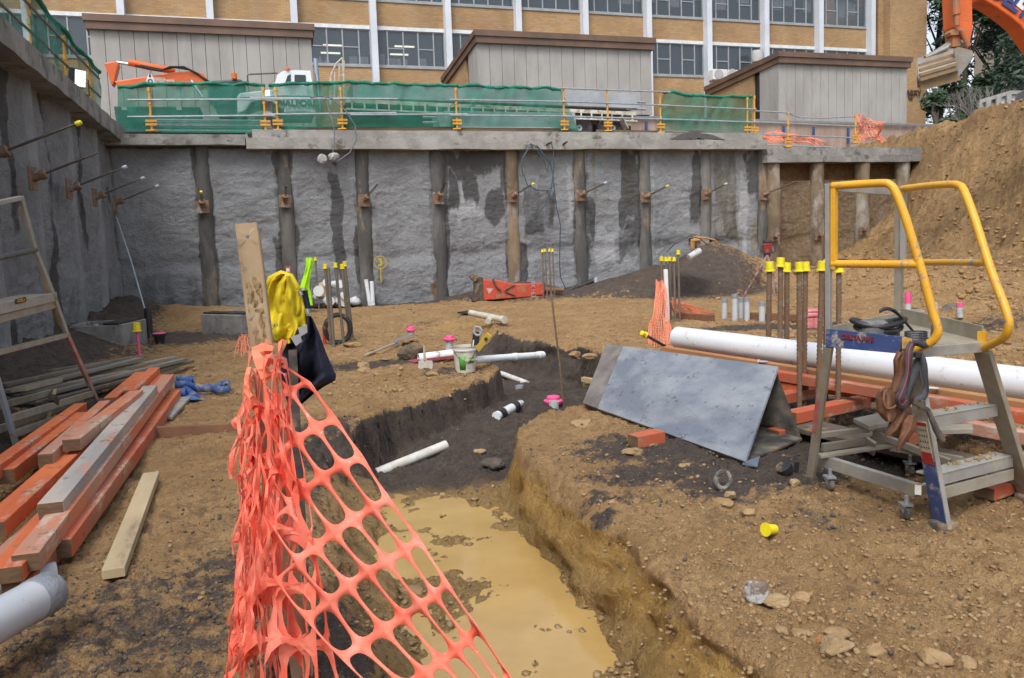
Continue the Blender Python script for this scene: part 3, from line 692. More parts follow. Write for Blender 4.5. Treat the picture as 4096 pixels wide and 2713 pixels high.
b=MB(); b.tube([w(1240,390,-.2),w(1290,385,-.25),w(1330,395,-.3),w(1380,440,-.42),w(1420,500,-.45),w(1426,560,-.5),w(1400,610,-.5),w(1345,650,-.48)],.015,6); b.tube([w(1303,392,-.2),w(1320,450,-.3),w(1338,520,-.42),w(1336,580,-.5),w(1328,630,-.5)],.013,6)
tag(b.build('looping_cable',cab,smooth=True),'thin grey cables looping from the rail down to two grout lumps','cable')
b=MB(); q_=-.45
b.tube([w(x,y,q_) for x,y in ((2118,578),(2150,585),(2200,650),(2212,700),(2205,760),(2180,820),(2150,860))],.014,6)
b.tube([w(x,y,q_) for x,y in ((2205,572),(2214,600),(2213,720),(2226,830),(2242,900),(2238,1050),(2242,1110),(2270,1172))],.014,6)
b.tube([w(x,y,q_) for x,y in ((2125,580),(2105,610),(2086,640),(2090,690),(2110,740),(2150,762),(2190,762),(2206,748))],.016,6)
b.tube([w(x,y,q_) for x,y in ((2140,590),(2170,630),(2190,690),(2198,650),(2150,590))],.012,6)
tag(b.build('hanging_cable',cabd,smooth=True),'tangled blue grey cable hanging in loops down the middle of the back wall','cable')
for i,(x,y,x2,y2) in enumerate(((2118,574,2150,590),(2185,580,2205,570),(2250,580,2268,568))):
    b=MB(); p0=w(x,y,-.28); b.tube([p0,w(x2,y2,-.6)],.03 if i else .02,8); tag(b.build('grout_tube',dst),('dark stub tube with cable loop poking out of the cap face, leftmost of three','short thick dark tube poking out of the cap face between two others','dark stub tube poking out of the cap face, rightmost of three and bare')[i],'tube')
# timber kickboard along the cap
b=MB(); s0=WQ(1110,515,.05)[0]
wd=mat('old_kickboard',(.20,.14,.08),(.13,.09,.055),s=3,rough=.8,bump=.3,bs=20,st=(.3,1,6))
for i,(xa,ya,xb,yb,l) in enumerate(((1115,514,1825,515,'long low timber kickboard on the cap below the longest shade cloth'),(1828,517,2310,521,'weathered timber kickboard on the cap below the cloth with the pointed tail'),(2385,525,2650,530,'pale timber board on the cap between two yellow posts, in front of the trailer wheels'),(2650,532,2990,541,'timber kickboard on the cap below the short shade cloth'))):
    b=MB(); b.beam(WP(xa,ya,.05)-Vector((0,0,.03)),WP(xb,yb,.05)-Vector((0,0,.03)),.04,.15); tag(b.build('kick_board',wd,bev=.004),l,'board','boards lying along the cap')
# floodlight
fl=T('floodlight','black site floodlight with a bright lit face on the left wall cap','floodlight',tuple(LWP(4.3,-.2,CAPZ(4)+.1)))
u_,z_=LW(318,300,-.3); c=LWP(u_,-.3,z_-.06); ORGf=ORG[fl.name]
fd=(E1*.8-NB*.75+Vector((0,0,-.18))).normalized(); fx=fd.cross(Vector((0,0,1))).normalized(); fz=fx.cross(fd)
Mx=Matrix((fx,fd,fz)).transposed()
b=MB(); b.box(c-fd*.07,(.25,.13,.34),M=Mx); b.box(c-fd*.16,(.2,.06,.26),M=Mx); b.build('housing',mat('black_paint',(.02,.02,.022),rough=.4),fl,bev=.02)
em=bpy.data.materials.new('lamp_face'); em.use_nodes=True; e_=em.node_tree.nodes['Principled BSDF']; e_.inputs['Emission Color'].default_value=(1,.97,.78,1); e_.inputs['Emission Strength'].default_value=1.3
b=MB(); b.box(c+fd*.012,(.20,.02,.29),M=Mx); b.build('lens',em,fl)
b=MB()
for k in range(7): b.box(c+fd*.035+fx*(-.12+.04*k),(.006,.006,.34),M=Mx)
for k in range(5): b.box(c+fd*.035+fz*(-.14+.07*k),(.26,.006,.006),M=Mx)
b.build('wire_guard',GALV,fl)
b=MB(); b.tube([c-fd*.05-fx*.2,c-fz*.28-fx*.2,c-fz*.28+fx*.2,c-fd*.05+fx*.2],.015,6); b.tube([c-fz*.28,LWP(u_,-.15,CAPZ(u_))],.02,6); b.build('bracket',dst,fl)
# ---------------- truck ----------------
QT=5.0
tw=lambda x,y,q=QT: WP(x,y,q)
tk=T('flatbed_truck','white bonneted truck with a long flatbed trailer behind the green shade cloth','truck',tuple(WB(10,QT,Z0)))
wht=mat('truck_white',(.78,.82,.84),(.72,.76,.78),s=1.5,rough=.3,coat=.4); 
def prof(b,pts,q0,q1,q=None):
    P=[tw(x,y,q0) for x,y in pts]; b.prism(P,NB*(q1-q0)); return b
b=MB(); prof(b,[(1088,365),(1110,300),(1130,285),(1180,281),(1242,283),(1250,340),(1262,450),(1135,450),(1140,410),(1100,400),(1090,365)],QT,QT+2.2)
cabo=b.build('cab',wht,tk,bev=.05)
b=MB(); prof(b,[(948,385),(960,372),(1090,357),(1100,400),(1140,412),(1135,440),(1110,425),(1085,405),(1040,402),(1005,412),(985,440),(965,450),(950,455)],QT+.1,QT+2.1); b.build('bonnet',wht,tk,bev=.04)
gls=mat('dark_glass',(.03,.045,.05),rough=.08); 
b=MB(); b.prism([tw(x,y,QT-.02) for x,y in ((1140,334),(1150,303),(1163,297),(1163,335))],NB*.03); b.prism([tw(x,y,QT-.02) for x,y in ((1178,335),(1178,299),(1222,300),(1225,336))],NB*.03); b.build('door_window',gls,cabo)
b=MB(); b.prism([tw(x,y,QT+.15)-E1*.02 for x,y in ((1092,350),(1113,305),(1128,298),(1108,350))],NB*1.9); b.build('windscreen',gls,tk)
b=MB(); b.prism([tw(x,y,QT-.03) for x,y in ((1135,340),(1232,342),(1240,446),(1142,444))],NB*.035); dr=b.build('door',wht,cabo,bev=.02)
txg=mat('sign_grey_green',(.10,.16,.14),rough=.5)
text('door_sign','WALFORD',.27,tw(1190,413,QT-.05),E1,(0,0,1),txg,tk,bold=.012); text('door_sign','TRANSPORT',.13,tw(1190,424,QT-.05),E1,(0,0,1),txg,tk); text('door_sign','Sandown Pk. 0412 539122',.10,tw(1190,434,QT-.05),E1,(0,0,1),txg,tk)
stripe=mat('truck_green_stripe',(.05,.22,.17),rough=.4); b=MB(); b.prism([tw(x,y,QT-.05) for x,y in ((960,390),(1140,382),(1245,384),(1245,388),(1140,387),(960,395))],NB*.02); b.build('stripe',stripe,tk)
def wheel(par,px_,py_,r,q0,nm='wheel'):
    c=tw(px_,py_,q0); b=MB(); b.lathe(c,[(r*.55,.02),(r*.9,0),(r,.06),(r,.22),(r*.9,.28)],22,NB); o=b.build(nm,mat('tyre',(.025,.025,.027),(.06,.055,.05),s=9,rough=.8),par,smooth=True)
    b=MB(); b.lathe(c,[(0,.03),(r*.2,.0),(r*.25,.06),(r*.5,.08),(r*.56,.02)],18,NB); b.build('rim',mat('rim_grey',(.3,.3,.3),rough=.5,metal=.5),o,smooth=True)
for x,y,r in ((1055,520,.5),(2318,512,.52),(2452,512,.52),(2395,513,.0)):
    if r: wheel(tk,x,y,r,QT+.05); wheel(tk,x,y,r,QT+1.95)
b=MB(); 
for k in range(4): b.tube([tw(1322+18*k,300-22*k+10,QT+.1),tw(1320+18*k,410,QT+.1)],.03,6)
for k in range(6):
    q=QT+.1+.4*k; b.tube([tw(1370,232,q),tw(1345,255,q),tw(1325,300,q),tw(1322,420,q)],.03,6); b.tube([tw(1370,232,q),tw(1376,320,q),tw(1376,420,q)],.03,6)
for y in (240,270,300,330): b.tube([tw(1368,y,QT+.1),tw(1368,y,QT+2.1)],.025,6); 
b.build('headboard_rack',mat('rack_white',(.55,.53,.47),(.40,.33,.25),s=8,rough=.6),tk)
dkw=mat('deck_edge',(.60,.60,.52),(.45,.42,.33),s=4,rough=.6,dirt=.3,dc=(.25,.12,.06))
b=MB(); n=30
A0,A1=tw(1382,402),tw(2548,455)
b.beam(A0+NB*1.15,A1+NB*1.15,2.3,.12); b.build('deck',dkw,tk)
b=MB(); b.beam(A0-NB*.02-Vector((0,0,.26)),A1-NB*.02-Vector((0,0,.26)),.05,.05)
for k in range(26): p=A0.lerp(A1,(k+.5)/26)-NB*.02; b.box(p-Vector((0,0,.15)),(.05,.05,.25))
b.build('rope_rail',dkw,tk)
b=MB(); b.beam(A0+NB*1.1-Vector((0,0,.45)),A1+NB*1.1-Vector((0,0,.5)),1.2,.3); b.box(tw(2500,500)+NB*1.1,(.5,2.0,.45)); b.build('chassis',mat('chassis_maroon',(.06,.02,.02),(.03,.015,.015),s=5,rough=.6),tk)
b=MB(); b.beam(tw(2475,470),tw(2500,520),.6,.04); b.build('mudguard',mat('mudflap',(.45,.42,.36),(.2,.17,.13),s=9,rough=.7),tk)
b=MB(); b.lathe(tw(1150,281),[(.07,0),(.07,.05),(.04,.08)],10); b.build('beacon',mat('amber',(.7,.15,.01),rough=.3),tk)
b=MB(); b.tube([tw(1280,445,QT+.3),tw(1270,330,QT+.3),tw(1262,235,QT+.3)],.07,10); b.build('exhaust_stack',mat('steel_blue',(.35,.42,.5),rough=.25,metal=.7),tk,smooth=True)
# concrete planks on the deck and beside the truck
pc=mat('precast',(.38,.40,.42),(.30,.32,.34),s=1.4,rough=.8,c3=(.22,.23,.25),s3=3)
for nm,lab,(a,c_,w_,h_) in (('precast_plank','long grey precast concrete plank loaded on the truck deck',((1400,378),(2505,422),1.8,.5)),):
    o=T(nm,lab,'concrete plank',tuple(tw(*a))); b=MB(); b.beam(tw(*a,QT+1.1),tw(*c_,QT+1.1),w_,h_); b.build('plank',pc,o,bev=.01)
    b=MB()
    for q in (.35,.75): 
        for dz in (-.12,.12): p=tw(*c_,QT+q)+Vector((0,0,dz)); b.tube([p,p+E1*.75],.045,8)
    b.build('dowel',GALV,o,smooth=True)
o=T('precast_plank','thick precast concrete plank on the ground below the trailer, seen through green cloth','concrete plank',tuple(tw(1900,470,3)))
b=MB(); P=[tw(x,y,2.5) for x,y in ((1780,443),(2300,452),(2310,540),(1770,540),(1750,462))]; b.prism(P,NB*.8); b.build('plank',pc,o,bev=.01)
b=MB()
for y in (470,491): 
    p=tw(1765,y,2.7); b.tube([p,p-E1*.55],.04,8)
b.build('dowel',GALV,o)
# coping rails / tube bundle on ground behind left cloth
o=T('tube_stack','stack of long grey scaffold tubes behind the left shade cloth','scaffold tubes',tuple(tw(800,500,1.2)))
for k in range(7):
    b=MB(); b.tube([tw(600,480+7*k,1.0+.1*(k%3)),tw(1060,484+7*k,1.0+.1*(k%3))],.03,7); b.build('tube',GALV,o)
o=T('skip_bin','dark green steel bin between the excavator and the left shade cloth','bin',tuple(tw(620,500,2.4)))
b=MB(); b.prism([tw(x,y,2.2) for x,y in ((455,425),(800,428),(790,530),(470,530))],NB*1.2); b.build('body',mat('bin_green',(.03,.09,.075),(.02,.06,.05),s=2,rough=.5),o,bev=.02)
b=MB(); b.prism([tw(x,y,2.17) for x,y in ((485,427),(508,427),(508,441),(487,441))],NB*.02); b.prism([tw(x,y,2.17) for x,y in ((705,427),(725,427),(728,441),(707,441))],NB*.02); b.build('label_plate',mat('plate_grey',(.5,.55,.52),rough=.5),o)
# ---------------- excavators ----------------
ORG_=mat('excavator_orange',(.72,.135,.022),(.60,.11,.02),s=2,rough=.4,dirt=.12,dc=(.3,.16,.08)); 
ex=T('excavator','orange excavator with its boom folded flat, parked behind the left shade cloth','excavator',tuple(tw(800,520,6)))
QX=6.0; xp=lambda x,y,q=QX: WP(x,y,q)
b=MB(); b.prism([xp(x,y) for x,y in ((455,325),(600,303),(700,288),(770,283),(810,293),(838,325),(835,345),(800,350),(760,338),(700,335),(470,345))],NB*.45); b.build('boom',ORG_,ex,bev=.03)
b=MB(); b.prism([xp(x,y,QX+.05) for x,y in ((415,252),(462,245),(475,255),(455,335),(448,345))],NB*.35); b.build('stick',ORG_,ex,bev=.03)
b=MB(); b.tube([xp(515,250,QX+.2),xp(600,268,QX+.2),xp(700,283,QX+.2)],.11,10); b.build('cylinder',ORG_,ex,smooth=True)
b=MB(); b.tube([xp(468,250,QX+.2),xp(520,258,QX+.2)],.05,8); b.build('piston_rod',mat('chrome',(.75,.75,.78),rough=.12,metal=1),ex,smooth=True); b=MB(); b.tube([xp(765,322,QX-.08),xp(812,390,QX-.1)],.05,8); b.build('piston_rod',mat('chrome',(.75,.75,.78),rough=.12,metal=1),ex,smooth=True)
b=MB(); b.tube([xp(540,262,QX-.05),xp(640,284,QX-.1),xp(680,268,QX-.1),xp(735,268,QX-.1),xp(790,295,QX-.05),xp(830,330,QX)],.03,6); b.tube([xp(560,262,QX),xp(650,280,QX),xp(700,270,QX),xp(760,280,QX),xp(835,325,QX)],.025,6); b.build('hose',mat('rubber',(.015,.015,.017),rough=.5),ex,smooth=True)
b=MB(); b.prism([xp(x,y) for x,y in ((830,330),(850,322),(960,316),(980,330),(985,470),(880,470),(825,350))],NB*2.2); b.build('house',mat('counterweight_dark',(.04,.05,.065),rough=.4),ex,bev=.05)
b=MB(); b.prism([xp(x,y,QX-.02) for x,y in ((835,340),(905,335),(905,420),(840,420))],NB*.03); b.build('window',gls,ex)
b=MB(); b.prism([xp(x,y) for x,y in ((740,480),(980,480),(1000,505),(980,530),(745,530),(725,505))],NB*.5); b.prism([xp(x,y,QX+2) for x,y in ((740,480),(980,480),(1000,505),(980,530),(745,530),(725,505))],NB*.5); b.build('track',dst,ex,bev=.02)
b=MB(); b.tube([xp(990,345,QX+.2),xp(990,302,QX+.2),xp(1000,298,QX+.2),xp(1110,293,QX+.2)],.025,6); b.build('grab_rail',dst,ex)
b=MB(); b.lathe(xp(937,316),[(.09,0),(.09,.16),(.05,.18)],10); b.build('beacon',mat('amber',(.7,.15,.01),rough=.3),ex)
wtx=mat('white_paint',(.75,.75,.75),rough=.5)
text('boom_text','project',.13,xp(633,313,QX-.02),E1,(-.06,0,1),wtx,ex); text('boom_text','developments',.13,xp(646,321,QX-.02),E1,(-.06,0,1),wtx,ex); text('boom_text','pty ltd',.13,xp(632,330,QX-.02),E1,(-.06,0,1),wtx,ex)
b=MB(); lc=xp(601,322,QX-.02); b.prism([lc+E1*x*1.0+Vector((0,0,z)) for x,z in ((0,.27),(.10,.05),(.115,-.05),(.08,-.13),(0,-.17),(-.08,-.13),(-.115,-.05),(-.10,.05))],NB*.01); b.build('emblem',wtx,ex)
b=MB(); lc=lc-NB*.012; b.prism([lc+E1*x+Vector((0,0,z)) for x,z in ((0,.24),(.035,.10),(-.035,.10))],NB*.01); b.tube([lc+E1*.055*math.cos(a)+Vector((0,0,.055*math.sin(a)-.02)) for a in np.linspace(0,6.283,17)[:-1]],.014,5,closed=True); b.build('emblem_mark',mat('black_paint',(.02,.02,.022),rough=.4),ex)
# right excavator with hanging bucket
YB=17.0; rb=lambda x,y,Y=YB: D(x,y,Y)
ex2=T('excavator','orange excavator at the top right, its muddy bucket hanging over the pit','excavator',tuple(rb(3950,450)))
UY=Vector((0,1,0))
b=MB(); b.prism([rb(x,y) for x,y in ((3806,-70),(3890,-70),(3891,40),(3893,110),(3886,150),(3878,190),(3866,196),(3850,160),(3842,130),(3812,110))],UY*.4); b.build('arm',ORG_,ex2,bev=.03)
b=MB(); b.tube([rb(3822,-60,YB-.15),rb(3826,60,YB-.15)],.075,10); b.tube([rb(3826,50,YB-.15),rb(3829,105,YB-.15)],.05,10)
b.prism([rb(x,y,YB-.1) for x,y in ((3800,130),(3806,118),(3850,112),(3856,124),(3850,140),(3805,142))],UY*.25); b.prism([rb(x,y,YB-.05) for x,y in ((3811,138),(3842,136),(3845,185),(3811,188))],UY*.3); b.tube([rb(3848,118,YB-.15),rb(3874,186,YB-.15)],.06,8); b.build('bucket_linkage',mat('excavator_orange_muddy',(.50,.13,.04),(.30,.15,.08),s=6,rough=.6,dirt=.4),ex2,bev=.01)
b=MB(); b.prism([rb(x,y) for x,y in ((3925,-60),(3930,-4),(3990,32),(4045,70),(4085,105),(4110,140),(4300,420),(4400,420),(4300,160),(4160,30),(4050,-60))],UY*.5); b.build('boom',ORG_,ex2,bev=.03)
b=MB(); b.prism([rb(x,y,YB-.02) for x,y in ((3992,-30),(4050,10),(4140,80),(4150,30),(4060,-35))],UY*.02); b.build('name_panel',mat('panel_white',(.8,.82,.85),rough=.4),ex2)
dirv=(rb(4096,48)-rb(4020,-5)); text('name_text','DELTA',.40,rb(4066,22,YB-.035),dirv,(.6,0,.8),mat('dark_blue_letters',(.03,.05,.20),rough=.5),ex2,bold=.02)
bkm=mat('bucket_steel',(.30,.29,.27),(.22,.20,.17),s=4,rough=.5,metal=.3,dirt=.35,dc=(.30,.19,.09),ds=7)
Ax=(rb(3833,325)-rb(3675,350)).normalized(); ang=Vector((0,1,0))
def bp(u,v,y): # bucket frame from photo: left edge -> right edge
    L=rb(3668+7*v*1.0,247+100*v); Rr=rb(3815+20*v,205+103*v); return L.lerp(Rr,u)+Vector((0,y,0))
prof_=[(3668,247),(3672,262),(3676,350),(3700,345)]
# curved back shell: swept profile between left face and right face
LP0=[(3780,200),(3740,212),(3690,228),(3668,246),(3668,275),(3674,345)]
b=MB(); 
arc=[(0.0,0.0),(.18,.10),(.30,.30),(.34,.55),(.28,.8),(.10,1.0)]
rows=[]
shell=[]
for k in range(12):
    v=k/11; top=1.0
    yy_=-.15-.42*math.sin(math.pi*min(1,v*1.05)*.75)
    l=D(3668+8*v,245+105*v,YB+.0+yy_); r_=D(3817+18*v,200+107*v,YB+.0+yy_); shell.append((l,r_))
rows=[[l.lerp(r_,i/8) for i in range(9)] for l,r_ in shell]
rin=[[p+Vector((0,.06,0)) for p in r] for r in rows]
b.sheet(rows); b.sheet(rin,True)
top=[[D(3817+ (3668-3817)*(1-i/8),200+45*(1-i/8),YB-.15+.6*j/3)+Vector((0,0,.12*math.sin(math.pi*j/3)*.6+ .22*j/3*0)) for i in range(9)] for j in range(4)]
b.sheet(top,True)
b.build('bucket',bkm,ex2,smooth=True,fix=False)
b=MB(); b.prism([D(x,y,YB-.5) for x,y in ((3817,197),(3832,188),(3850,192),(3888,202),(3894,215),(3892,232),(3870,262),(3834,308),(3828,290))],UY*.04); b.build('bucket_side',bkm,ex2); b=MB(); b.prism([D(x,y,YB+.35) for x,y in ((3668,245),(3700,228),(3750,225),(3740,290),(3700,346),(3674,350))],UY*.04); b.build('bucket_side',bkm,ex2)
b=MB()
for k,y in enumerate((.22,.42,.62,.8)): 
    l,r_=shell[int(y*11)]; b.beam(l+Vector((.02,-.03,0)),r_+Vector((-.02,-.03,0)),.03,.06)
l,r_=shell[11]; b.beam(l+Vector((0,-.02,.02)),r_+Vector((0,-.02,.02)),.05,.2); b.build('wear_strip',mat('wear_brown',(.28,.17,.07),(.2,.15,.1),s=9,rough=.8),ex2)
b=MB(); b.tube([D(3730,218,YB+.1),D(3800,180,YB+.1),D(3850,176,YB+.1)],[.05,.09,.11],8); b.tube([D(3700,232,YB-.1),D(3790,190,YB-.1)],.05,8); b.build('bucket_bracket',bkm,ex2)
b=MB(); b.prism([D(x,y,22.6) for x,y in ((3948,455),(3985,440),(4096,424),(4300,400),(4300,470),(4000,472),(3955,468))],Vector((.42,.6,0))); b.build('track',mat('track_mud',(.25,.19,.12),(.12,.10,.08),s=12,rough=.9,bump=.6,bs=15),ex2,bev=.02)
b=MB(); b.prism([D(x,y,22.8) for x,y in ((4058,400),(4066,375),(4096,358),(4300,300),(4300,420),(4096,412))],Vector((1.4,2,0))); b.build('house',mat('dark_grey_paint',(.07,.075,.08),rough=.5),ex2,bev=.03)
# ---------------- main building ----------------
def brick(key,c1,c2,mortar,bw=.24,sc=1):
    m=bpy.data.materials.new(key); m.use_nodes=True; t=m.node_tree; N=t.nodes; L=t.links; p=N['Principled BSDF']
    tc=N.new('ShaderNodeTexCoord'); mp=N.new('ShaderNodeMapping'); L.new(tc.outputs['Object'],mp.inputs[0])
    mp.inputs['Rotation'].default_value=(0,0,-math.atan2(E1.y,E1.x))
    sx=N.new('ShaderNodeSeparateXYZ'); L.new(mp.outputs[0],sx.inputs[0]); ad=N.new('ShaderNodeMath'); ad.operation='ADD'; L.new(sx.outputs[0],ad.inputs[0]); L.new(sx.outputs[1],ad.inputs[1])
    cx=N.new('ShaderNodeCombineXYZ'); L.new(ad.outputs[0],cx.inputs[0]); L.new(sx.outputs[2],cx.inputs[1])
    br=N.new('ShaderNodeTexBrick'); L.new(cx.outputs[0],br.inputs[0]); br.inputs['Scale'].default_value=1; br.inputs['Brick Width'].default_value=bw; br.inputs['Row Height'].default_value=.086; br.inputs['Mortar Size'].default_value=.012; br.inputs['Mortar Smooth'].default_value=.3
    br.inputs['Color1'].default_value=lin(c1); br.inputs['Color2'].default_value=lin(c2); br.inputs['Mortar'].default_value=lin(mortar); br.inputs['Bias'].default_value=-.1
    n=N.new('ShaderNodeTexNoise'); n.inputs['Scale'].default_value=.6; n.inputs['Detail'].default_value=5; L.new(tc.outputs['Object'],n.inputs[0])
    r=N.new('ShaderNodeMapRange'); r.inputs[1].default_value=.35; r.inputs[2].default_value=.65; r.inputs[3].default_value=.82; r.inputs[4].default_value=1.08; L.new(n.outputs[0],r.inputs[0])
    h=N.new('ShaderNodeHueSaturation'); L.new(br.outputs[0],h.inputs['Color']); L.new(r.outputs[0],h.inputs['Value']); L.new(h.outputs[0],p.inputs['Base Color']); p.inputs['Roughness'].default_value=.85
    return m
BR=brick('cream_brick',(.45,.285,.135),(.36,.21,.095),(.31,.225,.14))
QB=16.1; QP=9.4
bld=T('office_building','long cream brick building with white columns and bands of grey framed windows','building',tuple(WB(10,QB,Z0)))
COLX=[495,842,1170,1487,1795,2071,2340,2594,2834,3058,3265,3472]
cs=[WQ(x,110 if x>1300 else 60,QB)[0] for x in COLX]
sp=(cs[-1]-cs[1])/10; cs=[cs[1]+sp*(i-1) for i in range(12)]; cs=[cs[0]-2*sp,cs[0]-sp]+cs
zs_lo=WQ(1275,256,QB)[1]; zh_lo=WQ(1275,107,QB)[1]; zs_hi=WQ(2320,46,QB)[1]; zh_hi=zs_hi+(zh_lo-zs_lo)
FH=zs_hi-zs_lo; top=zs_hi+FH*1.3
z_s=[zs_lo,zs_hi]
sL,sR=cs[0]-sp,cs[-1]
def wbx(b,s0,s1,q0,q1,z0,z1): b.hexa([WB(s0,q0,z0),WB(s1,q0,z0),WB(s1,q1,z0),WB(s0,q1,z0)],[WB(s0,q0,z1),WB(s1,q0,z1),WB(s1,q1,z1),WB(s0,q1,z1)])
WH=zh_lo-zs_lo
for nm,(z0,z1) in (('brick_band',(Z0,zs_lo)),('brick_band',(zh_lo,zs_hi)),('brick_band',(zh_hi,top))):
    b=MB(); wbx(b,sL,sR,QB,QB+.3,z0,z1); b.build(nm,BR,bld)
wp=mat('white_column',(.66,.70,.76),(.58,.62,.68),s=.9,rough=.5)
for s in cs:
    b=MB(); wbx(b,s-.14,s+.14,QB-.42,QB-.005,Z0,top); b.build('column',wp,bld)
frm=mat('window_frame_grey',(.34,.36,.37),(.28,.30,.31),s=3,rough=.5); gl=mat('window_glass',(.045,.06,.075),(.03,.04,.05),s=.8,rough=.05,spec=.9)
gl2=mat('window_glass_dark',(.02,.028,.035),rough=.05,spec=.8)
lintel=mat('white_lintel',(.74,.78,.80),rough=.5)
rm=mat('room_grey',(.26,.28,.31),(.22,.24,.26),s=.5,rough=.9); cur=mat('curtain_white',(.60,.62,.66),(.5,.52,.56),s=3,rough=.8,st=(6,6,.4))
glt=bpy.data.materials.new('clear_glass'); glt.use_nodes=True; g_=glt.node_tree.nodes['Principled BSDF']; g_.inputs['Base Color'].default_value=(.10,.13,.16,1); g_.inputs['Roughness'].default_value=.04; g_.inputs['Alpha'].default_value=.42; g_.inputs['Specular IOR Level'].default_value=.9
tube_=bpy.data.materials.new('tube_light'); tube_.use_nodes=True; e_=tube_.node_tree.nodes['Principled BSDF']; e_.inputs['Emission Color'].default_value=(1,.97,.8,1); e_.inputs['Emission Strength'].default_value=1.6
b=MB(); wbx(b,sL,sR,QB+3.6,QB+3.7,Z0,top); 
for z in (zs_lo-.1,zs_hi-.1,zs_hi+FH-.1): wbx(b,sL,sR,QB+.301,QB+3.59,z-.15,z)
b.build('interior',rm,bld)
for wi in range(len(cs)-1):
    for fl_,(zb,h_) in enumerate(((zs_lo,WH),(zs_hi,WH))):
        a,c=cs[wi]+.145,cs[wi+1]-.145
        b=MB(); n=5; fr=[0,.16,.39,.61,.84,1]
        for k,f in enumerate(fr):
            s=a+(c-a)*f; wbx(b,s-.03,s+.03,QB+.02,QB+.10,zb,zb+h_)
        wbx(b,a+.03,c-.03,QB+.025,QB+.095,zb,zb+.06); wbx(b,a+.03,c-.03,QB+.025,QB+.095,zb+h_-.06,zb+h_)
        for k in (1,3): wbx(b,a+(c-a)*fr[k]+.03,a+(c-a)*fr[k+1]-.03,QB+.03,QB+.09,zb+h_*.48,zb+h_*.48+.05)
        wo=b.build('window',frm,bld)
        b=MB(); wbx(b,a,c,QB+.055,QB+.065,zb+.02,zb+h_-.02); b.build('pane',glt,wo)
        if fl_==0:
            b=MB(); wbx(b,a-.0,c+.0,QB-.03,QB+.019,zb+h_-.02,zb+h_+.14); b.build('lintel',lintel,wo)
        b=MB(); wbx(b,a,c,QB-.05,QB+.019,zb-.09,zb-.003); b.build('sill',frm,wo)
        if fl_==1 and wi>=6:
            b=MB(); n_=1+wi%2
            for k in range(5):
                if (wi*3+k*2)%5<3:
                    s0=a+(c-a)*fr[k]; s1=a+(c-a)*fr[k+1]; d_=(.45,.6,.35)[(wi+k)%3]
                    b.sheet([[WB(s0+(s1-s0)*t/8,QB+.25+.03*math.sin(t*2.3),z) for t in range(9)] for z in (zb+h_,zb+h_*d_)])
            if b.v: b.build('curtain',cur,wo,fix=False)
for x0,x1,y in ((1292,1370,181),(1283,1360,212),(1578,1656,186),(1560,1632,218)):
    s0,z=WQ(x0,y,QB+1.6); s1,_=WQ(x1,y,QB+1.6); b=MB(); wbx(b,s0,s1,QB+1.5,QB+1.6,z-.03,z+.03); b.build('tube_light',tube_,bld)
for i,(x,y0,y1,wd_,c) in enumerate(((1280,232,252,14,'w'),(1308,224,252,14,'w'),(1412,229,252,30,'w'),(1453,230,252,36,'w'),(1528,218,255,18,'w'),(1510,232,255,14,'g'),(1564,237,256,36,'w'),(1594,238,256,14,'w'),(1619,239,257,16,'w'),(1688,237,259,30,'w'),(1757,247,261,20,'b'))):
    s0,z0=WQ(x-wd_/2,y1,QB+.5); s1,z1=WQ(x+wd_/2,y0,QB+.5); b=MB(); z0=zs_lo
    if i<2: b.lathe(WB((s0+s1)/2,QB+.5,z0),[(.12,0),(.13,.25),(.05,.36),(.05,.42)],12)
    else: wbx(b,s0,s1,QB+.4,QB+.6,z0,z1)
    tag(b.build('storage_tub' if i>1 else 'bottle',{'w':mat('tub_white',(.75,.8,.84),rough=.4),'g':mat('tub_green',(.15,.4,.4),rough=.4),'b':mat('tub_blue',(.03,.10,.45),rough=.4)}[c]),
      ('white bottle on the lit window sill, farthest left','white bottle on the lit window sill, second from the left','low white box on the sill beside the white column, in the left lit window','wide white box touching the white column on the sill of the left lit window','tall narrow white carton on the window sill','pale green carton left of the tall white one on the window sill','wide low white box under the ceiling lights of the right lit window','small white box on the sill between two wider boxes','small white box on the sill beside the window mullion','tilted white tray standing alone on the window sill','blue box at the right end of the window sill')[i],'bottle' if i<2 else 'box','things on the lit window sills')
# tower at right end
s2=WQ(3522,200,QB)[0]; s3=WQ(3706,200,QB-.7)[0]
b=MB(); wbx(b,s2,s3,QB-.7,QB+8,Z0,top+6); b.build('tower',BR,bld)
b=MB(); wbx(b,cs[-1]+.15,s2-.002,QB+.2,QB+.3,Z0,top); sw=b.build('stair_window',gl2,bld)
b=MB(); wbx(b,s2-.35,s2-.004,QB-.2,QB+.19,Z0,top); b.build('brick_reveal',BR,bld)
b=MB()
for z in np.arange(Z0,top,1.55): wbx(b,cs[-1]+.15,s2-.36,QB+.1,QB+.19,z,z+.07)
b.build('glazing_bar',frm,sw)
dl=mat('bronze_letters',(.10,.07,.05),rough=.5)
text('wall_letters','ARRY',.42,WP(3655,373,QB-.75),E1,(0,0,1),dl,bld,ext=.02,bold=.012); text('wall_letters','G',.42,WP(3642,390,QB-.75),E1,(0,0,1),dl,bld,ext=.02,bold=.012)
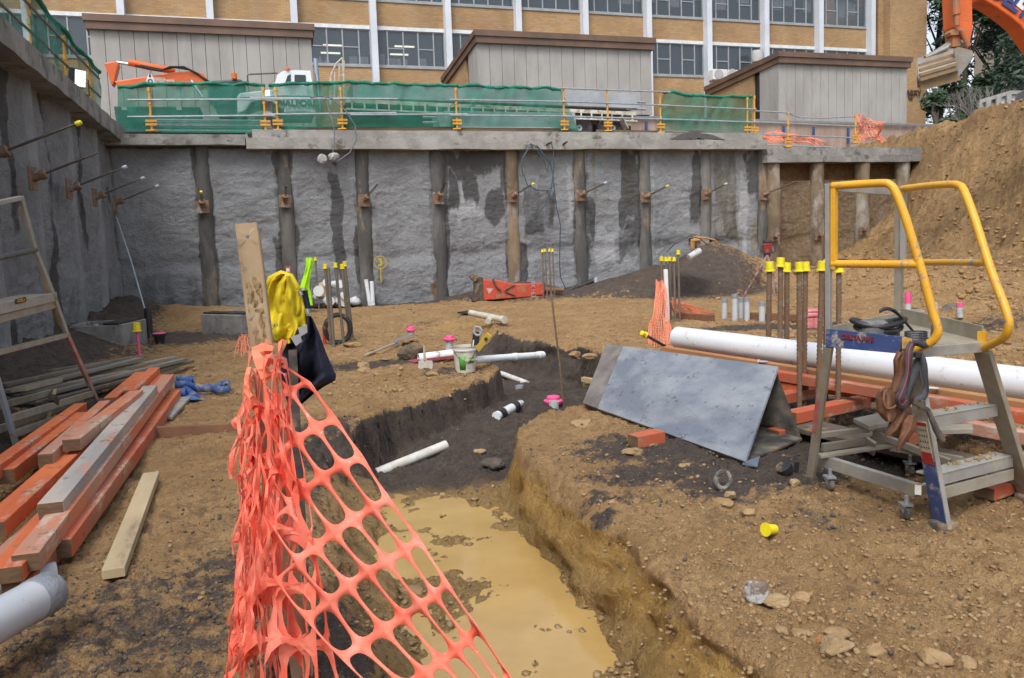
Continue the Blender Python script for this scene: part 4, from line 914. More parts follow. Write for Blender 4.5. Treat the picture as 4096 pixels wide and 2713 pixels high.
# air conditioners
def aircon(x,y0,y1,w_,lab):
    s0,z0=WQ(x,y1,QB-.9); s1,z1=WQ(x+w_,y0,QB-.9); o=T('air_conditioner',lab,'air conditioner',tuple(WB(s0,QB-.9,z0)),'outdoor air conditioning units')
    b=MB(); wbx(b,s0,s1,QB-.9,QB-.5,z0,z1); b.build('casing',mat('ac_white',(.72,.72,.70),rough=.5),o,bev=.02)
    b=MB(); b.lathe(WB(s0+(s1-s0)*.4,QB-.93,(z0+z1)/2),[(0,0),(.24,0),(.26,.02)],18,-NB*-1); b.build('fan_grille',mat('ac_grille',(.42,.42,.42),rough=.6),o)
    return o
aircon(2852,278,318,58,'white air conditioner unit by the brick wall, left of the middle annexe roof end'); aircon(2912,281,312,44,'white air conditioner half hidden behind the sloping annexe roof')
b=MB(); c=WP(3030,226,QB-.6); b.lathe(c,[(0,-.32),(.28,-.28),(.33,0),(.28,.28),(0,.34)],16); tag(b.build('vent_cowl',mat('cowl_grey',(.5,.5,.48),rough=.5),smooth=True),'rounded grey vent cowl on the wall above the right annexe roof','vent')
# ---------------- annexes ----------------
agg=mat('aggregate_panel',(.39,.375,.355),(.31,.295,.275),s=.9,rough=.9,c3=(.25,.235,.215),s3=1.4,l3=.56,h3=.75,bump=.6,bs=60,st=(1,1,.35))
fas=mat('brown_fascia',(.17,.10,.068),(.12,.075,.052),s=1.2,rough=.55)
slot=mat('dark_slot',(.012,.014,.017),rough=.2)
def annexe(lab,x0,x1,ytl,ytr,yb,npan,side_px=None,npside=3,slot_w=0):
    # front face between px x0..x1 on plane QP; ytl/ytr = top of fascia (px)
    s0,z0=WQ(x0,ytl,QP); s1,z1=WQ(x1,ytr,QP); zt_=(z0+z1)/2; zb=WQ((x0+x1)/2,yb,QP)[1]
    fh=.34*2; o=T('annexe',lab,'annexe',tuple(WB((s0+s1)/2,QP,zb)),'low grey panelled annexes in front of the building')
    dep=6.0; drop=WQ(side_px[0],side_px[1],QP+dep)[1] if side_px else zt_-.5
    k=(drop-zt_)/dep
    zpt=zt_-.46
    # panels
    wd_=(s1-s0-.1)/npan
    for i in range(npan):
        a=s0+.06+wd_*i; b=MB(); wbx(b,a+.008,a+wd_-.008,QP+.15+.004*(i%2),QP+.25,zb,zpt+.05); b.build('wall_panel',agg,o)
    b=MB(); wbx(b,s0+.1,s1-.1,QP+.251,QP+.3,zb+.02,zpt+.04); b.build('backing_wall',slot,o)
    # sides (sloping top)
    for sgn,sx in ((1,s0+.06),(-1,s1-.05)):
        ps=1.15*.42; 
        for i in range(npside):
            qa=QP+.26+.42*i; qb=qa+.41; sa_,sb_=(sx,sx+.09) if sgn>0 else (sx-.09,sx)
            b=MB(); b.hexa([WB(sa_,qa,zb),WB(sb_,qa,zb),WB(sb_,qb,zb),WB(sa_,qb,zb)],[WB(sa_,qa,zpt+k*(qa-QP)+.05),WB(sb_,qa,zpt+k*(qa-QP)+.05),WB(sb_,qb,zpt+k*(qb-QP)+.05),WB(sa_,qb,zpt+k*(qb-QP)+.05)]); b.build('side_panel',agg,o)
        qa=QP+.26+.42*npside; qb=qa+.5; sa_,sb_=(sx+.12,sx+.2) if sgn>0 else (sx-.2,sx-.12)
        b=MB(); b.hexa([WB(sa_,qa,zb-1.5),WB(sb_,qa,zb-1.5),WB(sb_,qb,zb-1.5),WB(sa_,qb,zb-1.5)],[WB(sa_,qa,zpt+k*(qa-QP)+.05),WB(sb_,qa,zpt+k*(qa-QP)+.05),WB(sb_,qb,zpt+k*(qb-QP)+.05),WB(sa_,qb,zpt+k*(qb-QP)+.05)]); b.build('slot_window',slot,o)
        qa=qb; qb=QP+dep; sa_,sb_=(sx+.02,sx+.22) if sgn>0 else (sx-.22,sx-.02)
        b=MB(); b.hexa([WB(sa_,qa,zb-1.5),WB(sb_,qa,zb-1.5),WB(sb_,qb,zb-1.5),WB(sa_,qb,zb-1.5)],[WB(sa_,qa,zpt+k*(qa-QP)+.05),WB(sb_,qa,zpt+k*(qa-QP)+.05),WB(sb_,qb,zpt+k*(qb-QP)+.05),WB(sa_,qb,zpt+k*(qb-QP)+.05)]); b.build('brick_side',BR,o)
    # fascia: two steps, front and sides, and roof
    b=MB()
    for (dz0,dz1,out) in ((.0,-.22,.08),(-.224,-.47,.02)):
        wbx(b,s0-out,s1+out,QP-out,QP-out+.12,zt_+dz1,zt_+dz0)
        for sx in (s0-out,s1+out-.12):
            q0_=QP-out+.122; q1_=QP+dep
            b.hexa([WB(sx,q0_,zt_+dz1),WB(sx+.12,q0_,zt_+dz1),WB(sx+.12,q1_,zt_+dz1+k*dep),WB(sx,q1_,zt_+dz1+k*dep)],[WB(sx,q0_,zt_+dz0),WB(sx+.12,q0_,zt_+dz0),WB(sx+.12,q1_,zt_+dz0+k*dep),WB(sx,q1_,zt_+dz0+k*dep)])
    b.build('fascia',fas,o)
    b=MB(); b.hexa([WB(s0+.03,QP+.03,zt_-.2),WB(s1-.03,QP+.03,zt_-.2),WB(s1-.03,QP+dep,zt_-.2+k*dep),WB(s0+.03,QP+dep,zt_-.2+k*dep)],[WB(s0+.03,QP+.03,zt_-.08),WB(s1-.03,QP+.03,zt_-.08),WB(s1-.03,QP+dep,zt_-.08+k*dep),WB(s0+.03,QP+dep,zt_-.08+k*dep)]); b.build('roof',fas,o)
    b=MB(); wbx(b,s0+.2,s1-.2,QP+.5,QP+dep,Z0-.3,zb-.004); b.build('base',mat('dark_base',(.05,.05,.055),(.035,.035,.04),s=2,rough=.8),o)
annexe('widest annexe on the left, grey panels under a brown fascia behind the excavator',340,1247,66,88,560,16,(1245,330))
annexe('middle annexe with a dark streaked panel, behind the truck trailer',1903,2614,117,155,452,15,(1742,310))
annexe('right annexe, grey panels under a brown fascia above the hoarding and low guardrail',3117,3642,195,240,500,16,(2890,350))
# hoarding
hp=mat('hoarding_ply',(.42,.31,.25),(.33,.24,.19),s=2.2,rough=.85,c3=(.24,.18,.15),s3=3,l3=.55,h3=.68,st=(1.5,1.5,.4))
ho=T('hoarding','low weathered plywood hoarding with small blue posts behind the low guardrail','hoarding',tuple(WP(3400,560,7)))
b=MB(); A_=[WP(x,y,7) for x,y in ((2480,462),(3000,476),(3860,500))]; B_=[WP(x,y,7) for x,y in ((2480,570),(3000,590),(3860,610))]
for i in range(2):
    b.hexa([B_[i],B_[i+1],B_[i+1]+NB*.05,B_[i]+NB*.05],[A_[i],A_[i+1],A_[i+1]+NB*.05,A_[i]+NB*.05])
b.build('ply_sheet',hp,ho)
b=MB(); b.beam(WP(2480,466,6.9),WP(3000,481,6.9),.06,.08); b.beam(WP(3003,483,6.9),WP(3860,505,6.9),.06,.08); b.build('top_rail',mat('grey_rail_paint',(.22,.23,.24),rough=.6),ho)
for x in (2585,3135,3255,3393,3651,3776):
    b=MB(); y0=470+(x-2480)*.033; b.beam(WP(x,y0+12,6.85),WP(x,y0+75,6.85),.09,.06,up=NB); b.build('post',mat('blue_post',(.03,.09,.22),rough=.5) if x<3700 else dst,ho)
# concrete kerb blocks, site shed at the far right
sh=T('site_shed','small white panelled site shed with grey frame beyond the soil bank on the right','shed',tuple(D(4000,470,26)))
b=MB(); b.prism([D(x,y,27) for x,y in ((3918,408),(4036,372),(4150,372),(4150,520),(3918,520))],Vector((1.95,3,0))); b.build('wall',mat('shed_white',(.62,.64,.70),rough=.6),sh)
b=MB(); b.beam(D(3916,408,26.95),D(4038,371,26.95),.12,.12,up=(0,1,0)); b.beam(D(4038,371,26.95),D(4160,371,26.95),.12,.12,up=(0,1,0))
for x in (3920,3952,3992,4034): b.beam(D(x,409-(x-3916)*.3,26.9),D(x,510,26.9),.16 if x>3930 else .1,.1,up=(0,1,0))
b.build('frame',mat('shed_frame',(.33,.33,.32),rough=.6),sh)
b=MB(); b.prism([D(x,y,26.94) for x,y in ((3958,400),(3990,392),(3990,450),(3958,455))],UY*.02); b.build('window',gls,sh)
# building beyond the trees
fb=T('far_building','beige building wall half hidden behind the trees at the right edge','building',tuple(D(4300,300,75)))
b=MB(); b.prism([D(x,y,75) for x,y in ((3900,-120),(4700,-120),(4700,560),(3890,560),(3895,300))],Vector((8,10,0))); b.build('wall',mat('beige_wall',(.24,.20,.155),(.19,.16,.125),s=.2,rough=.9),fb)
b=MB()
for k in range(6):
    for j in range(3): b.prism([D(3960+90*k+dx,j*150-20+dy,74.9) for dx,dy in ((0,0),(40,0),(40,70),(0,70))],UY*.05)
b.build('window',gl2,fb)
# trees
lf=[mat('leaf_a',(.025,.055,.028),(.018,.04,.022),s=2,rough=.6),mat('leaf_b',(.045,.085,.035),(.03,.06,.03),s=2,rough=.6)]
bark=mat('bark',(.10,.08,.065),(.06,.05,.04),s=4,rough=.9)
def tree(lab,px_,Y,r,ztop,zcl,seed,dens=1.0,lean=0,leaf=0,mt=None):
    rr=random.Random(seed); base=D(px_,600,Y); bx=base.x; o=T('gum_tree',lab,'tree',(bx,Y,Z0),'trees beyond the right end of the building')
    b=MB(); pts=[Vector((bx,Y,Z0-.5))]
    for k in range(1,9): pts.append(Vector((bx+lean*k/8+rr.uniform(-.15,.15),Y+rr.uniform(-.2,.2),Z0+(ztop-Z0)*k/9)))
    b.tube(pts,[.26*(1-k/10) for k in range(9)],8)
    cl=[]
    for k in range(int(16*dens)):
        z=rr.uniform(zcl,ztop); f=(z-zcl)/(ztop-zcl); rad=r*(1-.55*f)*rr.uniform(.35,1); a=rr.uniform(0,6.28)
        t=(z-Z0)/(ztop-Z0)*8*.9; j=max(1,min(7,int(t*.85))); c=Vector((pts[j].x+math.cos(a)*rad,Y+math.sin(a)*rad,z)); cl.append((c,rr.uniform(.4,1.0)*r*.36))
        b.tube([pts[j],pts[j].lerp(c,.5)+Vector((0,0,.1)),c],[.07,.045,.015],5)
    b.build('trunk',bark,o,smooth=True)
    n=int(2600*dens); vs=[];qs=[]
    for c,cr in cl:
        m_=int(n/len(cl)*2.4)
        for _ in range(m_):
            d=Vector((rr.gauss(0,1),rr.gauss(0,1),rr.gauss(0,.7))); d=d.normalized()*cr*rr.random()**.45; p=c+d
            u=Vector((rr.gauss(0,1),rr.gauss(0,1),rr.gauss(0,1))).normalized(); v=u.orthogonal().normalized(); l=rr.uniform(.07,.15)*(1+Y/90); w_=l*.42
            i=len(vs); vs+=[p-u*l,p+v*w_,p+u*l,p-v*w_]; qs.append((i,i+1,i+2,i+3))
    b=MB(); b.v=[tuple(v) for v in vs]; b.f=qs; b.build('crown',mt or lf[leaf],o,fix=False)
tree('tall sparse tree against the white sky right beside the brick tower',3760,48,3.2,22,5.5,3,dens=.75)
tree('dark tree with thin trunk seen below the hanging bucket',3845,44,3.0,14,5,4,dens=1.0,leaf=1)
tree('dense dark tree behind the hanging excavator arm',3990,46,4.6,20,7,5,dens=2.0)
tree('dark tree at the right edge behind the orange boom',4150,42,4.8,19,6,6,dens=2.0)
tree('low leafy tree near the foot of the brick tower',3740,40,2.0,8.0,4.5,8,dens=.8,leaf=1)
tree('tall dark tree rising above the excavator boom',4080,56,4.5,26,12,10,dens=1.8)
# bare grey shrub
b=MB(); rr=random.Random(5); root=D(4040,470,24)
def br_(p,d,l,k):
    q=p+d*l; b.tube([p,p.lerp(q,.5)+Vector((rr.uniform(-.03,.03),0,.02)),q],[.007*k,.006*k,.004*k],4)
    if k>1:
        for _ in range(3 if k>2 else 3): br_(q,(d+Vector((rr.gauss(0,.45),rr.gauss(0,.45),rr.uniform(-.1,.4)))).normalized(),l*.78,k-1)
for k in range(4): br_(Vector((root.x+3.2+k*.7,31+k*.3,4.2)),Vector((rr.gauss(0,.25),0,1)).normalized(),.85,5)
tag(b.build('bare_shrub',mat('twig_grey',(.22,.20,.185),rough=.9)),'leafless grey shrub behind the soil bank near the site shed','shrub')
# ================= things in the pit =================
def gp(px,py,dz=0):   # ground point under a photo pixel
    p=G(px,py,0)
    for _ in range(4): p=G(px,py,gz(p.x,p.y))
    if (Vector((p.x,p.y,0))-C0).dot(NB)>-.3: p=WP(px,py,-.3)
    return Vector((p.x,p.y,p.z+dz))
UP=Vector((0,0,1))
pvc=mat('pvc_white',(.74,.78,.80),(.68,.72,.74),s=3,rough=.35,dirt=.12,ds=6)
pvcg=mat('pvc_grey',(.50,.53,.55),(.44,.47,.49),s=3,rough=.45,dirt=.18,ds=8)
blk=mat('black_plastic',(.018,.018,.02),(.03,.03,.033),s=9,rough=.45,dirt=.15)
pink=mat('pink_paint',(.85,.10,.30),(.75,.09,.25),s=9,rough=.5,dirt=.12,dc=(.5,.45,.4),ds=16)
rbm=mat('rebar_rust',(.20,.115,.065),(.13,.085,.055),s=14,rough=.8,bump=.3,bs=60,dirt=.3,dc=(.23,.20,.17),ds=14)
rbg=mat('rebar_grey',(.14,.125,.11),(.18,.13,.09),s=14,rough=.75,dirt=.25,dc=(.25,.22,.2),ds=12)
tape=mat('silver_tape',(.36,.39,.43),(.30,.33,.37),s=12,rough=.35,metal=.3,bump=.5,bs=24)
def rebar(b,p,q,r,step=.034,n=8):
    p=Vector(p);q=Vector(q);L=(q-p).length;k=max(2,int(L/(step/2)));pts=[];rs=[]
    for i in range(k+1): pts.append(p.lerp(q,i/k)); rs.append(r*(1.17 if i%2 else .93))
    b.tube(pts,rs,n); return b
def capb(b,c,r,h,ax=(0,0,1)): return b.lathe(c,[(r*1.22,-.0),(r*1.22,.008),(r*1.0,.012),(r*.92,h*.97),(r*.8,h),(0,h)],14,ax)
def cluster(name,lab,cat,bars,m,rpx,grp=None,caps=True,step=.034,cr=None,ch=None,capname='safety_cap',anchorY=None,group=None):
    for i,(xb,yb,xt,yt,lb) in enumerate(bars):
        P=gp(xb,yb) if anchorY is None else D(xb,yb,anchorY); Y=P.y; Q=D(xt,yt,Y); r=rpx*Y/F
        P0=P-(Q-P).normalized()*.1 if anchorY is None else P
        o=T(name,lb,cat,tuple(P),group); b=MB(); rebar(b,P0,Q,r,step); b.build('bar',m,o,smooth='all')
        if caps and not lb.startswith('uncapped'):
            b=MB(); ax=(Q-P).normalized()+Vector((rnd.uniform(-.1,.1),rnd.uniform(-.1,.1),0)); R_=(cr or 17)*Y/F; h_=(ch or 36)*Y/F; capb(b,Q-ax*h_*.8,R_,h_,ax); b.build('safety_cap',YELC,o,smooth=True)
# right thick starter bars
Lr=['thick rusty starter bar with yellow cap, leftmost of the big cluster by the platform ladder','thick starter bar whose yellow cap is the tallest of the big cluster','thick starter bar close behind the tallest capped one in the big cluster','thick muddy starter bar third from the ladder post, its cap overlapping another','thick starter bar behind the overlapping cap in the big cluster','thick starter bar just left of the ladder post, capped','thick starter bar hidden behind the ladder leg with its cap peeking out','thick starter bar right of the ladder post, seen under the handrail']
cluster('starter_bar','', 'reinforcing bar',[(3072,1530,3078,1055,Lr[0]),(3118,1580,3123,1038,Lr[1]),(3146,1560,3148,1058,Lr[2]),(3198,1695,3197,1056,Lr[3]),(3215,1660,3222,1055,Lr[4]),(3270,1690,3288,1052,Lr[5]),(3300,1650,3308,1045,Lr[6]),(3352,1690,3356,1060,Lr[7])],rbm,10.5,cr=17,ch=38,group='starter bars by the platform ladder')
Lm=['thin starter bar with yellow cap, leftmost beside the white conduit','thin capped starter bar directly behind the white conduit','thin capped starter bar, third of the five in the middle distance','thin capped starter bar, fourth of the five in the middle distance','tallest thin starter bar of the five in the middle distance, cap tilted']
cluster('starter_bar','','reinforcing bar',[(2653,1275,2645,1030,Lm[0]),(2668,1270,2664,1032,Lm[1]),(2684,1283,2679,1031,Lm[2]),(2701,1287,2696,1032,Lm[3]),(2719,1290,2713,1004,Lm[4])],rbg,4.2,cr=7.5,ch=17,step=.05,group='starter bars beside the white conduit')
o=T('conduit','upright white square conduit among the thin starter bars','conduit',tuple(gp(2671,1285))); P=gp(2671,1287); b=MB(); b.beam(P-UP*.1,D(2662,1078,P.y),.07,.07,up=(0,1,0)); b.build('conduit_tube',pvc,o,bev=.008)
cluster('starter_bar','','reinforcing bar',[(2174,1198,2170,1000,'far thin starter bar in front of the wall, leftmost of four'),(2190,1200,2179,998,'far thin starter bar in front of the wall, second of four'),(2204,1205,2198,997,'far rusty starter bar in front of the wall, third of four'),(2219,1197,2210,998,'far thin starter bar in front of the wall, rightmost of four')],rbg,2.6,cr=5,ch=12,step=.06,group='far starter bars against the back wall')
o_=cluster('starter_bar','','reinforcing bar',[(1325,1385,1301,1060,'thick starter bar left of the jacket cluster, cap squashed, nearest the yellow jacket'),(1335,1380,1313,1068,'uncapped thick starter bar pressed against the leftmost capped one'),(1376,1378,1341,1055,'capped starter bar in the middle of the cluster behind the yellow jacket'),(1400,1365,1367,1060,'capped starter bar with a tilted cap, behind the black ring clamp'),(1410,1355,1378,1050,'rightmost capped starter bar of the cluster behind the yellow jacket')],rbg,6,cr=8,ch=19,step=.04,group='starter bars behind the yellow jacket')
# single rusty bar and capped lying bar
P=gp(2258,1640); o=T('rusty_rod','long thin rusty rod standing alone and leaning beside the trench','rod',tuple(P)); b=MB(); k=[P-UP*.1,D(2238,1450,P.y),D(2212,1240,P.y),D(2199,1100,P.y)]; 
pts=[];
for a,c in zip(k,k[1:]): pts+=[a.lerp(c,i/24) for i in range(24)]
b.tube(pts,[(.013 if i%2 else .0105)*1.0 for i in range(len(pts))],7); b.build('rod',rbm,o,smooth='all')
P=G(2572,1335,.32); Q=G(2660,1385,.1); o=T('capped_stake','black steel stake with a yellow cap leaning out of the orange mesh','stake',tuple(Q)); b=MB(); b.tube([P,Q],.02,8); b.build('stake',blk,o); b=MB(); capb(b,P-(P-Q).normalized()*.05,.035,.08,P-Q); b.build('safety_cap',YELC,o,smooth=True)
# yellow cap lying on the ground
P=gp(3088,2140); o=T('yellow_bar_cover','muddy yellow bar cap lying on its side on the clay, lower right','cap',tuple(P)); ax=Vector((.75,.45,-.18)).normalized(); b=MB(); b.lathe(P+UP*.03-ax*.05,[(.036,0),(.036,.005),(.029,.008),(.026,.07),(.022,.074),(0,.074)],18,ax); b.build('cover_shell',YELC,o,smooth=True)
# ---------- upright pipes ----------
def upipe(lab,px,yb,yt,rpx,m,name='riser_pipe',cat='pipe',grp=None,top=None,dx=0,topm=None,open_=True):
    P=gp(px,yb); Y=P.y; Q=D(px+dx,yt,Y); r=rpx*Y/F; o=T(name,lab,cat,tuple(P),grp); b=MB(); ax=(Q-P); L=ax.length; ax.normalize()
    b.lathe(P-ax*.1,[(r,0),(r,L+.1),(r*.86,L+.1),(r*.86,L*.6)] if open_ else [(r,0),(r,L+.1),(0,L+.1)],16,ax); b.build('pipe',m,o,smooth=True)
    if top=='tape': b=MB(); b.lathe(P+ax*(L-.07),[(r*1.04,0),(r*1.06,.03),(r*1.05,.075),(0,.078)],16,ax); b.build('taped_end',tape,o,smooth=True)
    if top=='flange': b=MB(); b.lathe(P+ax*(L-.015),[(r*1.15,-.02),(r*1.75,0),(r*1.8,.012),(r*1.75,.022),(r*1.1,.026),(r*1.05,.055),(r*.9,.062),(0,.062)],20,ax); b.build('pink_cap',pink,o,smooth=True)
    if top=='pink': b=MB(); b.lathe(P+ax*(L*.45),[(r*1.03,0),(r*1.03,L*.56),(0,L*.56+.001)],16,ax); b.build('painted_end',pink,o,smooth=True)
    return o
upipe('grey riser pipe with taped top, leftmost of the row behind the white conduit',2898,1275,1195,11.5,pvcg,top='tape',grp='grey riser pipes')
upipe('tallest grey riser pipe of the row, taped top',2939,1282,1178,12,pvcg,top='tape',grp='grey riser pipes')
upipe('grey riser pipe touching the right side of the tallest one',2964,1280,1193,11.5,pvcg,top='tape',grp='grey riser pipes')
upipe('grey riser pipe third in the tight group of three, farthest right of them',2988,1283,1192,11.5,pvcg,top='tape',grp='grey riser pipes')
upipe('grey riser pipe standing apart just left of the thick starter bars',3048,1288,1208,12.5,pvcg,top='tape',grp='grey riser pipes')
upipe('leaning white pipe at the foot of the left wall',392,1365,1296,9,pvcg,dx=-8)
upipe('white pipe against the back wall, left one of the pair',1478,1212,1118,8,pvc,dx=-14)
upipe('white pipe against the back wall, right one of the pair',1492,1207,1125,8,pvc,dx=-5)
upipe('short grey pipe standing in the edge of the dark gravel heap',2384,1140,1110,7.5,pvcg)
upipe('riser pipe with a bright pink painted top, seen through the yellow handrail',3632,1250,1170,11.5,pvcg,top='pink')
upipe('grey riser pipe right of the pink topped one',3743,1290,1210,9,pvcg,dx=-2)
upipe('short pink capped pipe beyond the yellow handrail',3840,1245,1212,12,pvcg,top='pink')
upipe('short riser with a pink flange cap, the farther one',1644,1345,1318,12.5,pvcg,top='flange',grp='pink capped risers')
upipe('taller riser with a pink flange cap, just behind the white bucket',1797,1405,1355,15,pvcg,top='flange',grp='pink capped risers')
o=upipe('pink and white screw cap on a pipe in the trench beside the rusty rod',2216,1640,1605,20,pvcg,top=None)
P=gp(2214,1625,.06); b=MB(); b.lathe(P-Vector(ORG[o.name])*0,[(.10,-.03),(.115,0),(.115,.012),(.09,.016),(.078,.02),(.078,.055),(.07,.062),(0,.062)],22); b.build('pink_cap',pink,o,smooth=True)
upipe('small white riser at the foot of the white pipe pile',1338,1225,1185,6,pvc)
# black pot with pink lid, capped stake, pits
P=gp(640,1378); o=T('black_pot','black tapered pot with a bright pink top near the left wall','pot',tuple(P)); r=24*P.y/F; b=MB(); b.lathe(P,[(r*.62,0),(r*.95,r*1.45),(r*1.22,r*1.5),(r*1.25,r*1.85),(r*1.0,r*1.9)],24); b.build('pot',blk,o,smooth=True); b=MB(); b.lathe(P+UP*r*1.86,[(r*1.12,0),(r*1.0,.012),(0,.014)],24); b.build('pink_top',pink,o)
P=gp(562,1438); Q=D(547,1315,P.y); o=T('pink_stake','pink sprayed stake with a yellow cap in front of the left concrete box','stake',tuple(P)); b=MB(); b.tube([P-UP*.1,Q],.013*1.6,8); b.build('stake',pink,o); b=MB(); capb(b,Q-UP*.04,.055,.13); b.build('safety_cap',YELC,o,smooth=True)
cbm=mat('pit_concrete',(.27,.265,.255),(.20,.195,.185),s=4,rough=.9,bump=.4,bs=20,dirt=.2,dc=(.12,.10,.085))
def pitbox(lab,xa,xb,yb,h,dpt,open_=True):
    A=gp(xa,yb); B=gp(xb,yb-4); A.z=B.z=min(A.z,B.z)-.05; d=(B-A).normalized(); n=Vector((-d.y,d.x,0)); o=T('inspection_pit',lab,'concrete box',tuple(A)); L=(B-A).length
    b=MB(); t=.07
    for (p,q) in ((A,B),(A+n*dpt,B+n*dpt)): b.prism([p,q,q+n*t,p+n*t],UP*(h+.05))
    for p in (A,B-d*t): b.prism([p+n*t,p+d*t+n*t,p+d*t+n*dpt,p+n*dpt],UP*(h+.05-.001))
    b.build('box',cbm,o,bev=.012); b=MB(); b.prism([A-d*.0+n*.05,B+n*.05,B+n*.35,A+n*.3],UP*.03); 
    for v in range(len(b.v)): b.v[v]=(b.v[v][0],b.v[v][1],b.v[v][2]+h+.055)
    b.build('lid_frame',blk,o,bev=.01); return o,A,B,n
o,A,B,n=pitbox('concrete inspection pit with black frame behind the pink stake',494,592,1376,.42,.9)
P=gp(600,1370); b=MB(); b.tube([P-UP*.1,D(590,1233,P.y)],.062,14); tag(b.build('black_pipe',blk,smooth=True),'tall black pipe standing in front of the left concrete pit','pipe')
P=gp(478,1365); b=MB(); b.tube([P-UP*.1,D(476,1300,P.y)],.055,12); b.tube([P+UP*.05,P+Vector((-.18,0,.05))],.055,12); tag(b.build('elbow_pipe',blk,smooth=True),'short black elbow pipe at the left side of the concrete pit','pipe')
P=gp(580,1235); 
Pp=Vector(LWP(LW(456,870,-.1)[0],-.15,LW(456,870,-.1)[1])); Q=D(580,1240,16.0); b=MB(); b.tube([Pp,Pp.lerp(Q,.5)+Vector((.05,-.05,0)),Q],.016,6); tag(b.build('measuring_rod',mat('rod_pale',(.42,.5,.55),rough=.4),smooth=True),'thin pale rod leaning from the left wall down to the black pipe','rod')
pitbox('second concrete pit box beside the wooden post, black frame on top',808,968,1338,.38,.8)
# ---------- laser level ----------
P=gp(3068,1150); o=T('laser_level','red and grey laser level on a silver and red tripod','laser level',tuple(P)); Y=P.y; hd=D(3069,1025,Y); red=mat('red_plastic',(.30,.02,.025),rough=.4,dirt=.1); gry=mat('tool_grey',(.06,.06,.065),rough=.5)
b=MB(); b.box(hd+UP*.24,(.24,.2,.26)); b.build('body',red,o,bev=.03); b=MB(); b.lathe(hd+UP*.37,[(.1,0),(.12,.02),(.12,.08),(.07,.1),(0,.1)],16); b.lathe(hd+UP*.08,[(.12,0),(.15,.02),(.14,.08)],16); b.build('head',gry,o,smooth=True)
b=MB(); 
for s in (-1,1): b.tube([hd+Vector((s*.10,-.08,.34)),hd+Vector((s*.20,-.08,.30)),hd+Vector((s*.20,-.08,.13)),hd+Vector((s*.12,-.08,.08))],.02,6); b.build
b.build('handle',gry,o); tm=mat('tripod_silver',(.45,.42,.42),(.40,.06,.07),s=3,lo=.52,hi=.56,rough=.35,metal=.4)
for x,y in ((2968,1195),(3145,1260),(3098,1175)):
    F_=gp(x,y); b=MB(); b.tube([hd+UP*.02,hd.lerp(F_,.55)],.028,6); b.tube([hd.lerp(F_,.5),F_],.017,6); b.build('leg',tm,o)
b=MB(); b.lathe(hd-UP*.02,[(.10,0),(.11,.04),(.08,.09)],12); b.build('tripod_head',red,o,smooth=True)
# ---------- hydraulic breaker ----------
P=gp(1935,1205); Q=gp(2130,1195); o=T('hydraulic_breaker','red hydraulic breaker attachment lying at the foot of the gravel heap','breaker',tuple(P)); dx_=(Q-P).normalized(); dn=Vector((-dx_.y,dx_.x,0)); L=(Q-P).length; rdm=mat('breaker_red',(.56,.075,.04),(.45,.06,.035),s=3,rough=.45,dirt=.22,ds=5); pz=.02
b=MB(); b.prism([P+dx_*a+UP*(c+pz) for a,c in ((0,0),(L,.03),(L,.36),(L*.62,.38),(L*.45,.44),(L*.3,.50),(0,.53))],dn*.4); b.build('housing',rdm,o,bev=.02)
b=MB(); b.prism([P-dx_*.22+UP*a for a in (0,)]+[P+UP*0,P+UP*.6,P-dx_*.22+UP*.6],dn*.42); b.lathe(P-dx_*.22+UP*.6-dn*.04,[(.09,0),(.09,.5)],12,dn); b.lathe(P-dx_*.22+UP*.1-dn*.04,[(.09,0),(.09,.5)],12,dn); b.build('mounting_bracket',mat('dark_muddy_steel',(.10,.075,.055),(.06,.05,.045),s=6,rough=.8,dirt=.3),o)
b=MB(); b.prism([Q+dn*.02+UP*.08,Q+dx_*.32+dn*.02+UP*.08,Q+dx_*.32+dn*.02+UP*.38,Q+dn*.02+UP*.38],dn*.36); b.build('nose',rdm,o,bev=.02); b=MB(); b.tube([Q+dx_*.3+dn*.2+UP*.2,Q+dx_*.85+dn*.2+UP*.17],.065,12); b.build('chisel',mat('chisel_brown',(.20,.12,.07),rough=.6),o,smooth=True)
b=MB(); b.tube([P-dn*.03+dx_*.25+UP*.55,P-dn*.05+dx_*.33+UP*.35,P-dn*.05+dx_*.45+UP*.25],.025,7); b.tube([P-dn*.02+dx_*.55+UP*.25,P-dn*.02+dx_*.8+UP*.38],.02,6); b.tube([P-dn*.02+dx_*.55+UP*.22,P-dn*.02+dx_*.8+UP*.10],.02,6); b.build('hose_bracket',dst,o)
text('red_side_lettering','BK1630',.16,P+dx_*1.27-dn*.012+UP*.2,UP*-1,dx_,mat('worn_white',(.55,.4,.36),rough=.6),o)
b=MB(); b.prism([P+dx_*a-dn*.006+UP*c for a,c in ((.08,.33),(.26,.31),(.14,.17))],-dn*.004); b.build('warning_mark',mat('worn_white',(.55,.4,.36),rough=.6),o)
